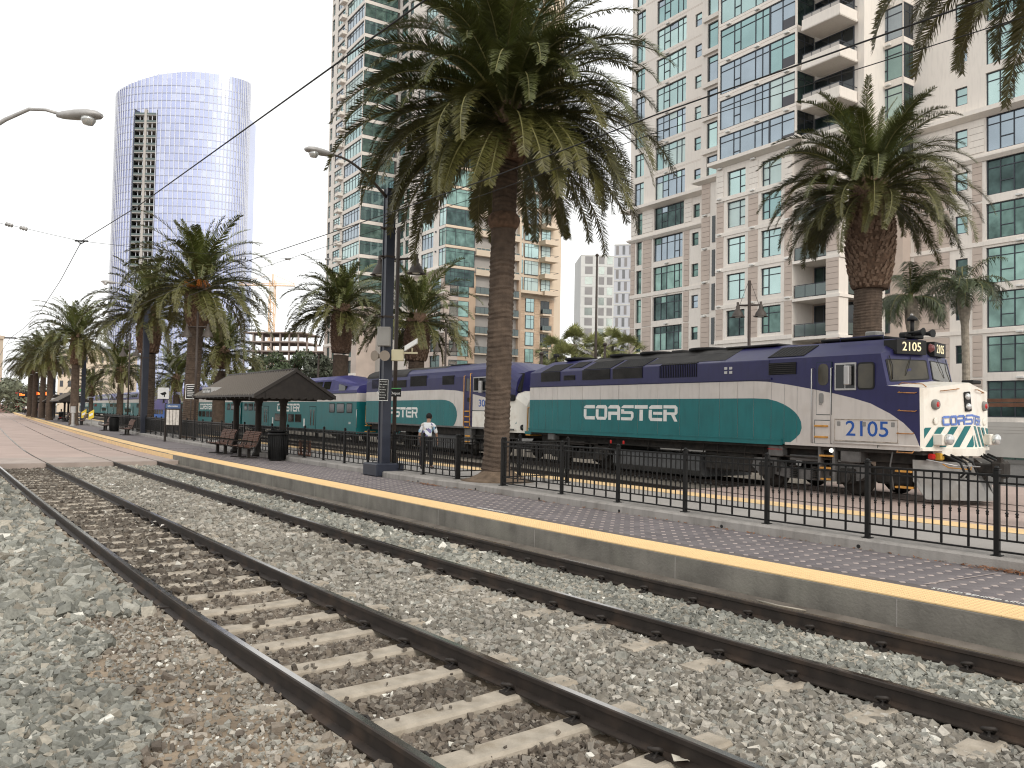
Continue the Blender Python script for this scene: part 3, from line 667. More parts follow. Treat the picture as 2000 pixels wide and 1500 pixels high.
    b = MB(); b.bbox(14.75, 15.1, 1.1, 1.5, 4.33, 4.47, .03); b.build('air_unit', M['pilot_grey'], L)
    b = MB()
    for hx, hy, hz, ln in ((16.0, 1.25, 4.36, .45), (16.0, 1.5, 4.33, .55), (16.0, 1.8, 4.36, .4)):
        b.lathe([(.03,-.2),(.035,ln*.5),(.06,ln*.8),(.11,ln)], (hx-.1, hy, hz), 10, axis='x')
    b.bbox(15.75, 15.95, 1.1, 1.95, 4.24, 4.36, .02); b.lathe([(.05,0),(.05,.42)], (15.95, 1.4, 4.3), 8); b.lathe([(.14,.4),(.12,.46),(.05,.52),(.01,.53)], (15.95, 1.4, 4.3), 10)
    b.build('horn', M['rubber'], L)
    b = MB(); b.tube([(15.75, 1.7, 4.25), (15.75, 1.7, 4.85)], .022, 6); b.lathe([(.0,.0),(.04,.02),(.04,.06),(0,.08)], (15.75,1.7,4.85), 8); b.build('antenna', M['steel_trim'], L)
    b = MB(); b.tube([(14.2,.8,4.22),(14.2,.8,4.3),(15.5,.8,4.3),(15.5,.8,4.2)], .015, 6); b.build('roof_rail', M['train_blue'], L)
    for z in (3.42, 3.55):
        for s_ in (10.75, 10.95): b = MB(); b.box(s_-.06, s_+.06, -.004, .01, z-.04, z+.04); b.build('data_plate', M['steel_trim'], L)
    # cab windows and doors
    wn_ = MB(); wn_.plate(rrect(14.62,2.82,15.26,3.55,.02), -.03, .0); w1 = wn_.build('side_window', M['steel_trim'], L, fix=True)
    b = MB(); b.plate([(14.66,2.87),(14.92,2.87),(14.92,3.5),(14.66,3.5)], -.034, -.02); b.plate([(14.95,2.87),(15.22,2.87),(15.22,3.5),(14.95,3.5)], -.034, -.02); b.build('pane', M['dark_glass'], w1, fix=True)
    b = MB(); b.plate(rrect(15.29,2.83,15.78,3.54,.09), -.016, .0); w2 = b.build('side_window', M['rubber'], L, fix=True)
    b = MB(); b.plate(rrect(15.325,2.87,15.745,3.5,.07), -.022, -.014); b.build('pane', M['cab_glass'], w2, fix=True)
    b = MB(); b.plate(rrect(14.03,2.15,14.52,3.6,.02), -.010, .006); dr = b.build('cab_door', M['train_seam'], L, fix=True)
    dpoly = [(14.045,2.17),(14.505,2.17),(14.505,3.585),(14.045,3.585)]
    b = MB(); b.plate([(14.045,2.17),(14.505,2.17),(14.505,2.75),(14.045,2.84)], -.018, -.008); b.build('door_leaf', M['train_white'], dr, fix=True)
    b = MB(); b.plate([(14.045,2.84),(14.505,2.75),(14.505,3.585),(14.045,3.585)], -.018, -.008); b.build('door_leaf', M['train_blue'], dr, fix=True)
    b = MB(); b.plate(rrect(14.1,2.96,14.42,3.55,.14), -.026, -.016); b.build('door_window', M['cab_glass'], dr, fix=True)
    b = MB(); b.plate(rrect(14.13,2.47,14.27,2.75,.05), -.034, -.016); b.tube([(14.17,-.05,2.5),(14.17,-.07,2.44),(14.24,-.05,2.43)], .012, 6); b.build('door_handle', M['pilot_grey'], dr, fix=True)
    b = MB(); b.bbox(15.0, 15.16, -.2, -.06, 2.95, 3.46, .02); b.tube([(15.08,-.08,3.4),(15.08,0,3.42)], .012, 6); b.build('mirror', M['steel_trim'], L)
    for s_ in (13.92, 14.53):
        grab(L, [(s_,0,3.43),(s_,-.07,3.42),(s_,-.07,1.4),(s_,0,1.38)], .016, 'steel_trim', 'handrail')
    b = MB(); b.box(13.98,14.5,-.014,.0,1.36,2.02); st = b.build('step_well', M['train_seam'], L); b = MB(); b.box(14.0,14.48,-.018,-.012,1.38,2.0); b.build('step_back', M['train_white'], st)
    for z in (1.86, 1.56): b = MB(); b.bbox(14.0,14.42,-.07,-.01,z-.03,z+.02,.01); b.build('step', M['orange_step'], st)
    # number panel
    b = MB(); b.plate(rrect(14.62,1.47,16.44,2.06,.01), -.024, .0); np_ = b.build('battery_box_door', M['train_white'], L, fix=True)
    b = MB()
    for z in (1.48, 2.045): b.box(14.62, 16.44, -.035, -.022, z-.012, z+.012)
    for s_ in (14.63, 16.43): b.box(s_-.008, s_+.008, -.03, -.022, 1.47, 2.06)
    b.build('door_trim', mat('worn_edge', (.35,.3,.25), .8, var=.5, vscale=9), np_)
    for s_ in (14.75, 15.5, 16.3): b = MB(); b.plate(rrect(s_-.05,1.87,s_+.05,1.99,.02), -.032, -.022); b.build('latch', M['pilot_grey'], np_, fix=True)
    text('fleet_number', '2105', .56, M['number_blue'], np_, (15.58,-.0265,1.79), (math.pi/2,0,0), .003, 'CENTER', 1.13, .004)
    text('front_mark', 'F', .16, M['train_seam'], L, (15.9,-.024,1.375), (math.pi/2,0,0), .001)
    for z in (2.74, 2.29): grab(L, [(16.46,0,z+.02),(16.46,-.07,z),(16.9,-.07,z-.02),(16.9,0,z)])
    grab(L, [(16.43,-.01,1.74),(16.43,-.07,1.72),(16.84,-.07,1.72),(16.84,-.01,1.74)]); grab(L, [(16.43,-.01,1.3),(16.43,-.07,1.25),(16.84,-.07,1.25),(16.84,-.01,1.3)])
    b = MB(); b.tube([(14.6,-.05,1.42),(17.0,-.05,1.42)], .022, 6); b.build('air_pipe', M['train_white'], L)
    # windscreen halves, number boards
    wl_ = patch(v['e'], v['i'], v['j'], v['f']); wr_ = patch(mir(v['e']), mir(v['i']), mir(v['j']), mir(v['f'])); wro = lambda u, q, off=0: wr_(u, q, -off)
    for f in (wl_, wro):
        b = MB(); patch_plate(b, f, rrect(.07,.13,.95,.84,.05), .012, .02); ws = b.build('windscreen', M['rubber'], L, fix=True)
        b = MB(); patch_plate(b, f, rrect(.10,.17,.92,.80,.05), .018, .012); b.build('pane', M['cab_glass'], ws, fix=True)
        b = MB(); b.tube([f(.15,.95,.03), f(.17,.6,.05), f(.12,.2,.03)], .01, 5); b.tube([f(.62,.95,.03), f(.5,.55,.05), f(.42,.3,.03)], .008, 5); b.build('wiper', M['rubber'], ws)
    for k_ in (0, 1):
        A_, B_ = np.array((16.13,.42,0)), np.array((16.36,1.36,0)); A2, B2_ = A_.copy(), B_.copy()
        if k_: A2, B2_ = np.array(mir(B_)), np.array(mir(A_))
        du = (B2_-A2)/np.linalg.norm(B2_-A2); dv = np.array((0,0,1.0)); nn = np.cross(du, dv); bk_ = -nn*.45
        q = [A2+dv*3.76, B2_+dv*3.76, B2_+dv*4.13, A2+dv*4.13]; b = MB(); b.add(q+[x+bk_ for x in q], [(0,1,2,3),(7,6,5,4),(0,4,5,1),(1,5,6,2),(2,6,7,3),(3,7,4,0)]); nb_ = b.build('number_board', M['rubber'], L, fix=True)
        n0 = (A2+B2_)/2+dv*3.945+nn*.006
        o = text('board_number', '2105', .32, M['board_lit'], nb_, (0,0,0), (0,0,0), .002, 'CENTER', 1.05, .003)
        o.matrix_local = Matrix(((du[0],dv[0],nn[0],n0[0]),(du[1],dv[1],nn[1],n0[1]),(du[2],dv[2],nn[2],n0[2]),(0,0,0,1)))
    b = MB(); b.lathe([(.0,.1),(.08,.08),(.1,.02),(.12,0)], (16.36, 1.55, 3.95), 14, axis='x'); b.build('oscillating_light', mat('lens_dull_red', (.16,.05,.05), .3), L)
    # nose fittings
    lf_map = lambda x, q, off: lf(.37+x*1.12, .37+.155*q, .004+off) if x < .5625 else rfo(1-(x-.5625)*1.12, .37+.155*q, .004+off)
    nl = MB()
    wd = 'COASTER'
    for i, ch in enumerate(wd):
        for poly in bars(ch):
            pts = [((i+.04+.92*x)/7, q) for x, q in poly]
            Lq, Rq = clip_s(pts, -1, .5625), clip_s(pts, .5625, 2)
            for P_, f in ((Lq, lambda x, q, o: lf(.37+x*1.12, .37+.155*q, o)), (Rq, lambda x, q, o: rfo(1-(x-.5625)*1.12, .37+.155*q, o))):
                if len(P_) > 2: k = len(P_); nl.add([f(x, q, .007) for x, q in P_]+[f(x, q, .001) for x, q in P_], [tuple(range(k))]+[(a, a+k, (a+1) % k+k, (a+1) % k) for a in range(k)])
    nl.build('nose_lettering', mat('faded_blue', (.12,.2,.5), .5, var=.3, vscale=6), L, fix=True)
    for f in (lf, rfo):
        for k in range(-1, 4):
            u0 = .02+k*.27; q = clip_s([(u0,.03),(u0+.13,.03),(u0+.13+.27,.35),(u0+.27,.35)], 0.0, .985)
            if len(q) > 2: b = MB(); patch_plate(b, f, q, .005, .005); b.build('nose_stripe', M['train_teal'], L, fix=True)
    b = MB(); patch_plate(b, lf, rrect(.86,.57,.985,.87,.02), .03, .05); hp = b.build('headlight_panel', M['rubber'], L, fix=True)
    for q in (.795, .645):
        c_ = np.array(lf(.92, q, .03)); b = MB(); b.lathe([(.0,.06),(.06,.05),(.085,.02),(.09,-.02)], tuple(c_), 14, axis='x'); b.build('headlight', M['lens_white'], hp)
    for f, u in ((lf, .24), (rfo, .24)):
        c_ = np.array(f(u, .72, .0)); b = MB(); b.lathe([(.07,.075),(.115,.07),(.13,.02),(.13,-.06)], tuple(c_), 16, axis='x'); cl = b.build('classification_light', M['pilot_grey'], L)
        b = MB(); b.lathe([(.0,.085),(.07,.075),(.085,.05)], tuple(c_), 14, axis='x'); b.build('lens', M['lens_red'], cl)
        c_ = np.array(f(.24, .45, .0)); b = MB(); b.lathe([(.06,.02),(.09,.02),(.095,0)], tuple(c_), 10, axis='x'); b.build('hose_flange', M['nose_white'], L)
        c_ = np.array(f(.27 if f is lf else .2, .145, .0)); b = MB(); b.bbox(c_[0]-.12, c_[0]+.2, c_[1]-.14, c_[1]+.14, c_[2]-.13, c_[2]+.15, .02); bx_ = b.build('ditch_light_box', M['nose_white'], L)
        b = MB(); b.lathe([(.13,.18),(.135,.3),(.1,.33),(0,.34)], (c_[0], c_[1]+.05, c_[2]+.02), 16, axis='x'); b.build('ditch_light', M['lens_white'], bx_)
        g0, g1 = f(.36,.93,.0), f(.72,.93,.0); n0 = np.array(f(.36,.93,.07)); n1 = np.array(f(.72,.93,.07)); grab(L, [g0, tuple(n0), tuple(n1), g1], .013)
    grab(L, [(16.2,.35,2.94),(16.3,.35,3.0),(16.85,.35,2.96),(16.95,.35,2.88)], .013)
    b = MB(); b.bbox(17.05,17.35,1.75,2.15,3.0,3.1,.02); b.build('nose_bell', M['rubber'], L)
    b = MB(); 
    for fl in (0, 1):
        T_ = mir if fl else (lambda q: q)
        for za, zc, w0, w1 in ((z0-.0, z0+.07, 0, 1.55), (z0-.12, z0, .55, 1.55)):
            s_ = lambda w: 17.06+.5*w/1.55
            q = [(s_(w0),w0,za),(s_(w1),w1,za),(s_(w1),w1,zc),(s_(w0),w0,zc)]; q2 = [(x-.25,y,z) for x, y, z in q]
            b.add([T_(x) for x in q+q2], [(0,1,2,3),(7,6,5,4),(0,4,5,1),(3,2,6,7),(0,3,7,4),(1,5,6,2)])
    b.build('anticlimber', M['nose_white'], L, fix=True)
    # pilot, coupler, hoses
    pl_ = MB()
    for fl in (0, 1):
        T_ = mir if fl else (lambda q: q)
        q = [(16.75,.1,1.08),(17.55,1.3,1.02),(17.95,1.35,.12),(17.0,.25,.12),(16.75,.12,.55)]; pl_.add([T_(x) for x in q]+[T_((x-.03,y+.03,z)) for x, y, z in q], [(0,1,2,3,4),(9,8,7,6,5)]+[(i, i+5, (i+1) % 5+5, (i+1) % 5) for i in range(5)])
    pl_.add([(17.55,1.3,.7),(17.55,1.8,.7),(17.95,1.75,.12),(17.95,1.35,.12)], [(0,1,2,3)]); pl_.build('pilot', M['pilot_grey'], L, fix=True)
    b = MB(); b.bbox(17.3,18.0,1.42,1.7,.78,1.02,.03); b.bbox(17.95,18.25,1.36,1.78,.68,1.1,.06); b.box(18.1,18.2,1.4,1.5,.55,1.2); b.build('coupler', M['truck_grime'], L)
    for w_ in (.55,.8,1.1,2.0,2.3,2.6):
        b = MB(); b.tube([(17.2+.2*(1-abs(w_-1.55)/1.55),w_,1.22),(17.65,w_+.05,1.05),(17.72,w_+.12,.8),(17.55,w_+.25,.68)], .03, 6); b.build('air_hose', M['rubber'], L)
    grab(L, [(17.1,.1,1.1),(17.55,.5,.98),(17.8,1.2,.95)], .018, 'steel_trim', 'uncoupling_lever'); grab(L, [(17.3,.45,1.0),(17.42,.5,.92),(17.72,.95,.88),(17.72,.95,.95)], .016, 'orange_step')
    grab(L, [(17.1,3.0,1.1),(17.55,2.6,.98),(17.8,1.9,.95)], .018, 'steel_trim', 'uncoupling_lever')
    b = MB(); b.bbox(17.0,17.16,.3,.42,1.1,1.24,.03); b.build('marker_red', M['lens_red'], L); b = MB(); b.bbox(17.05,17.25,.5,.64,1.08,1.26,.03); b.build('marker_amber', mat('amber', (.6,.35,.05), .4), L)
    # underframe
    b = MB(); b.box(.3,16.6,.45,2.65,.95,z0); b.box(-.05,17.0,.1,3.0,1.2,z0-.005); b.build('underframe', M['truck_grime'], L)
    for s0_, s1_, w0_, w1_ in ((9.5,11.6,.4,1.2),(9.6,11.3,1.4,2.7),(4.5,5.0,.5,2.6),(15.4,16.4,.6,2.5),(.2,1.1,.5,2.6)):  # added dark boxes that block the bright gap under the locomotive
        b = MB(); b.bbox(s0_,s1_,w0_,w1_,.38,.98,.05); b.build('gap_blocker', M['truck_grime'], L)
    b = MB(); b.loft([[(s_,.4,.78),(s_,.28,.6),(s_,.28,.3),(s_,.5,.1),(s_,2.6,.1),(s_,2.82,.3),(s_,2.82,.6),(s_,2.7,.78)] for s_ in (5.1, 9.4)]); b.build('fuel_tank', M['tank_grey'], L, fix=True)
    truck(L, 3.0, W); truck(L, 13.5, W, grey=True)
    for z, s0, s1 in ((1.05, 14.1, 14.55), (.72, 14.12, 14.5), (.42, 14.15, 14.45)):
        b = MB(); b.bbox(s0, s1, .02, .2, z-.03, z+.02, .008); b.build('cab_step', M['orange_step'], L)
    b = MB(); b.box(14.05,14.13,.05,.2,.38,z0); b.box(14.5,14.58,.05,.2,.38,z0); b.build('step_hanger', M['truck_grey'], L)
    for z in (.78, .38): b = MB(); b.bbox(16.3,16.72,.05,.3,z-.03,z+.02,.008); b.build('cab_step', M['orange_step'], L)
    grab(L, [(16.25,.05,1.25),(16.2,.02,.9),(16.28,.05,.3)], .02, 'truck_grey', 'handrail')
    b = MB(); b.lathe([(0,-.03),(.05,-.02),(.06,.03)], (14.48,.03,1.2), 10, axis='y'); b.build('step_light', M['headlight_lit'], L)
    b = MB(); b.bbox(12.35,12.85,.05,.3,.95,1.25,.02); b.build('relay_box', M['truck_grey'], L); text('box_words', 'EMERGENCY FUEL CUT', .05, M['lens_red'], L, (12.6,.045,1.15), (math.pi/2,0,0), .001)
    b = MB(); b.bbox(14.7,15.3,.1,.5,.9,1.28,.03); b.build('equipment_box', M['truck_grey'], L); b = MB(); b.bbox(1.3,1.75,-.0,.3,1.0,1.28,.03); b.build('equipment_box', M['truck_grey'], L)
    for s_ in (5.3, 6.0): b = MB(); b.bbox(s_,s_+.09,-.06,-.03,1.02,1.14,.01); b.build('shutoff_tag', M['lens_red'], L)
    b = MB()
    for s_ in (4.9,7.0,8.6,9.6,10.2,11.3,12.0): b.tube([(s_,.3,1.3),(s_,.25,.85)], .02, 6)
    b.tube([(4.6,.3,1.0),(12.2,.3,.98)], .025, 6); b.tube([(9.5,.35,.88),(12.3,.35,.84)], .03, 6); b.build('brake_pipes', M['truck_grime'], L)
    # rear steps and rails
    for w_ in (.15, .75):
        grab(L, [(-.05,w_,2.3),(-.35,w_,2.3),(-.4,w_,1.3),(-.15,w_,1.2)], .028, 'orange_step', 'end_handrail')
    for z in (1.15,.8,.45): b = MB(); b.bbox(-.45,-.1,.1,.7,z-.03,z+.02,.01); b.build('end_step', M['orange_step' if z > 1 else 'truck_grime'], L)
    b = MB(); b.box(-.5,0,.1,3.0,1.18,1.3); b.build('end_platform', M['train_teal'], L)
    b = MB(); b.box(-.012,.0,.02,W-.02,2.62,3.13); b.build('end_stripe', M['train_white'], L); b = MB(); b.box(-.012,.0,.02,W-.02,z0,2.62); b.build('end_stripe', M['train_teal'], L)
    b = MB(); b.tube([(-.12,1.4,4.2),(-.12,1.4,4.55)], .03, 6); b.bbox(-.2,-.02,1.3,1.5,4.5,4.62,.02); b.tube([(.9,1.6,4.2),(.9,1.6,4.5)],.02,6); b.build('rear_horn', M['rubber'], L)
    return L
loco_lead()
# -------------------------------------------------------------- locomotive 3001
def loco_second():
    L = thing('locomotive', 'rounded blue, white and teal locomotive numbered 3001 coupled behind the boxy one', 'locomotive', on_train(0), TRZ)
    z0 = 1.36; zt = 4.0
    def sec(s, top=4.42, zt=zt, inset=0.0):
        P = [(s,inset,z0),(s,inset,zt-.25),(s,inset+.05,zt-.08)]
        for k in range(1, 6): a = math.pi/2*k/6; P.append((s, inset+.05+.95*(1-math.cos(a)), zt-.08+(top-zt+.08)*math.sin(a)))
        P.append((s,1.05+inset*.5,top)); R = [(s, W-w, z) for (s, w, z) in P[::-1]]; return P+R
    b = MB(); b.loft([sec(-17.4,4.36,3.9), sec(-16.9,4.42), sec(-5.2,4.42)], smooth=False); b.build('carbody', M['train_blue'], L, fix=True)
    fs = [sec(-5.2), sec(-3.4,4.42), sec(-2.2,4.3,3.7,.03), sec(-1.3,3.95,3.3,.12)]
    b = MB(); b.loft(fs); b.build('cab', M['train_blue'], L, fix=True)
    # streamlined white nose
    def nsec(s, ins, top): return [(s,ins,z0-.15),(s,ins,top-.35),(s,ins+.15,top-.1),(s,ins+.5,top),(s,W-ins-.5,top),(s,W-ins-.15,top-.1),(s,W-ins,top-.35),(s,W-ins,z0-.15)]
    b = MB(); b.loft([nsec(-3.3,-.012,2.75), nsec(-2.0,.0,3.0), nsec(-1.2,.12,3.02), nsec(-.75,.35,2.7), nsec(-.6,.7,2.0)]); b.build('nose', M['nose_white'], L, fix=True)
    f = patch((-2.25,.0,2.98),(-1.0,.35,2.98),(-1.35,.55,3.85),(-2.6,.06,3.8)); 
    f = patch((-2.0,.02,2.95),(-1.12,.3,3.0),(-1.28,.55,3.8),(-2.2,.1,3.7))
    b = MB(); patch_plate(b, f, [(0,0),(1,0),(1,1),(0,1)], .05, .1); ws = b.build('windscreen', M['grille_black'], L, fix=True)
    b = MB(); patch_plate(b, f, rrect(.12,.14,.86,.84,.1), .056, .02); b.build('pane', M['cab_glass'], ws, fix=True)
    b = MB(); b.plate(rrect(-2.35,2.58,-1.25,2.86,.12), -.0, .1); nb_ = b.build('number_board', M['grille_black'], L, fix=True); nb_.rotation_euler = (0,0,0)
    text('board_number', '3001', .25, M['board_lit'], nb_, (-1.8,-.004,2.72), (math.pi/2,0,0), .002, 'CENTER', 1.25, .002)
    white = [(-17.4,z0),(-1.2,z0),(-1.2,2.45),(-1.6,2.5),(-2.6,2.6),(-3.3,2.7),(-4.4,2.86),(-5.4,3.0),(-6.4,3.1),(-7.8,3.16),(-17.4,3.14)]
    teal = [(-17.4,z0),(-6.6,z0),(-6.42,1.5),(-6.28,1.7),(-6.22,1.9),(-6.26,2.1),(-6.4,2.3),(-6.65,2.47),(-7.0,2.58),(-7.4,2.64),(-7.8,2.66),(-17.4,2.62)]
    cuts = [-17.4,-16.6,-16.1,-15.6,-14.6,-13.4,-12.2,-11.1,-10.3,-9.0,-8.2,-7.6,-7.0,-6.5,-5.6]
    run_polys(L, 'side_panel', M['train_white'], white, cuts, .002, .012); run_polys(L, 'side_panel', M['train_teal'], teal, cuts, -.009, .005)
    b = MB(); b.plate(clip_s(white, -4.75, -2.2), -.012, .002); b.build('cab_side', M['train_white'], L, fix=True)
    b = MB(); b.box(-4.75,-2.6,-.018,-.01,1.4,2.13); b.build('lower_door', M['nose_white'], L); b = MB(); b.box(-4.75,-2.6,-.022,-.01,2.12,2.15); b.build('door_seam', M['train_seam'], L)
    b = MB(); b.box(-17.4,-1.2,-.03,.02,z0-.06,z0+.02); b.build('side_sill', M['truck_grey'], L)
    logo('lettering', M['letter_white'], L, -15.55, -10.47, 1.72, 2.27, -.014, .003)
    text('fleet_number', '3001', .46, M['number_blue'], L, (-3.62,-.0155,2.47), (math.pi/2,0,0), .002, 'CENTER', 1.3, .004)
    lattice(L, 'side_grille', -16.6, -15.45, 3.34, 3.86, -.004, 8, M['train_blue'], M['grille_black'], True)
    lattice(L, 'side_grille', -11.45, -9.55, 3.38, 3.92, -.004, 10, M['roof_soot'], M['grille_black'], True)
    lattice(L, 'side_grille', -7.8, -6.6, 3.4, 3.84, -.004, 8, M['roof_soot'], M['grille_black'], True)
    lattice(L, 'side_grille', -14.6, -11.95, 3.35, 3.75, -.004, 12, M['roof_soot'], M['grille_black'], True)
    # black radiator hood wrapping over the roof
    def hood(a, c, off, mt, nm='radiator_hood'):
        b = MB(); S1 = [(a, w-off if w < 1.55 else w+off, z+off) for _, w, z in sec(a)[1:-1]]; S2 = [(c, w, z) for _, w, z in S1]; b.loft([S1, S2], closed=False, cap=False); return b.build(nm, mt, L, fix=True)
    hood(-17.38, -12.2, .014, M['grille_black']) if False else None
    b = MB()
    for a, c in ((-17.42,-15.2),(-14.7,-11.95)):
        S1 = [(a, w-(.014 if w < 1.55 else -.014), z+.014) for _, w, z in sec(a)[2:-2]]; b.loft([S1, [(c, w, z) for _, w, z in S1]], closed=False, cap=False)
    b.build('radiator_hood', M['roof_soot'], L, fix=True)
    b = MB(); S1 = [(-12.0, w, z+.012) for _, w, z in sec(0)[5:-5]]; b.loft([S1, [(-8.0, w, z) for _, w, z in S1]], closed=False, cap=False); b.build('sooty_roof', M['roof_soot'], L, fix=True)
    b = MB(); b.bbox(-8.0,-6.2,.55,2.5,4.25,4.44,.03); b.build('dynamic_brake_hatch', M['grille_black'], L)
    b = MB(); b.plate([(-4.72,3.02),(-3.3,3.02),(-3.3,3.55),(-3.45,3.7),(-4.72,3.7)], -.02, .0); w1 = b.build('side_window', M['steel_trim'], L, fix=True)
    b = MB(); b.plate([(-4.67,3.07),(-4.22,3.07),(-4.22,3.65),(-4.67,3.65)], -.026, -.015); b.plate([(-4.17,3.07),(-3.36,3.07),(-3.36,3.52),(-3.5,3.65),(-4.17,3.65)], -.026, -.015); b.build('pane', M['dark_glass'], w1, fix=True)
    b = MB(); b.bbox(-3.95,-3.75,-.2,-.08,2.95,3.5,.02); b.build('mirror', M['steel_trim'], L)
    b = MB(); b.plate(rrect(-5.5,2.2,-4.95,3.78,.03), -.012, .0); b.build('cab_door', M['train_blue'], L, fix=True); b = MB(); b.plate(rrect(-5.4,3.05,-5.05,3.65,.05), -.02, -.01); b.build('door_window', M['dark_glass'], L, fix=True)
    for s_, z_ in ((-5.48, 3.78), (-4.88, 3.88)): grab(L, [(s_,0,z_),(s_,-.08,z_),(s_,-.08,1.42),(s_,0,1.4)], .018, 'orange_step', 'handrail')
    for k, z in enumerate((2.1,1.85,1.6,1.35)):
        b = MB(); b.bbox(-5.38,-4.98,-.09,-.01,z-.03,z+.03,.01); b.build('ladder_step', M['orange_step'], L)
    b = MB(); b.plate(rrect(-5.2,2.55,-5.02,2.75,.05), -.05, .0); b.build('door_handle', M['rubber'], L, fix=True)
    b = MB(); b.bbox(-5.5,-4.85,.0,.25,.55,1.3,.02); b.build('step_box', M['truck_grey'], L); b = MB(); b.bbox(-5.4,-4.95,-.03,.03,.9,.98,.01); b.bbox(-5.4,-4.95,-.03,.03,.62,.7,.01); b.build('ladder_step', M['orange_step'], L)
    b = MB(); b.box(-17.2,-1.6,.3,2.8,.95,z0); b.build('underframe', M['truck_grime'], L)
    b = MB(); b.loft([[(s_,.45,.95),(s_,.35,.7),(s_,.4,.25),(s_,.7,.12),(s_,2.4,.12),(s_,2.7,.25),(s_,2.75,.7),(s_,2.65,.95)] for s_ in (-11.2,-6.6)]); b.build('fuel_tank', M['tank_grey'], L, fix=True)
    truck(L, -14.2, W); truck(L, -4.3, W)
    nf = patch((-1.25,.1,1.3),(-.62,.72,1.3),(-.7,.7,2.4),(-1.25,.12,2.5))
    b = MB()
    for k in range(3): q = clip_s([(.0+k*.4,.25),(.2+k*.4,.25),(.45+k*.4,.55),(.25+k*.4,.55)], 0, 1); patch_plate(b, nf, q, .03, .03) if len(q) > 2 else None
    b.build('nose_stripe', M['train_teal'], L, fix=True)
    b = MB(); patch_plate(b, nf, rrect(.1,.7,1.0,.88,.05), .03, .03); b.build('nose_lettering', M['number_blue'], L, fix=True); b = MB(); patch_plate(b, nf, rrect(.18,.74,1.0,.84,.04), .034, .02); b.build('nose_lettering', M['nose_white'], L, fix=True)
    for u in (.45,):
        c_ = np.array(nf(u,.12,.03)); b = MB(); b.lathe([(.13,.06),(.16,.05),(.17,-.05)], tuple(c_), 14, axis='x'); hl = b.build('headlight', M['rubber'], L); b = MB(); b.lathe([(0,.075),(.1,.065),(.13,.04)], tuple(c_), 14, axis='x'); b.build('lens', M['lens_white'], hl)
    for w_ in (.15, .65): grab(L, [(-17.45,w_,2.35),(-17.75,w_,2.35),(-17.78,w_,1.3),(-17.5,w_,1.2)], .03, 'orange_step', 'end_handrail')
    for z in (1.15,.8): b = MB(); b.bbox(-17.8,-17.5,.1,.7,z-.03,z+.02,.01); b.build('end_step', M['orange_step'], L)
    b = MB(); b.tube([(-16.0,1.2,4.4),(-16.0,1.2,4.75)], .04, 6); b.build('exhaust_cap', M['rubber'], L)
    return L
loco_second()
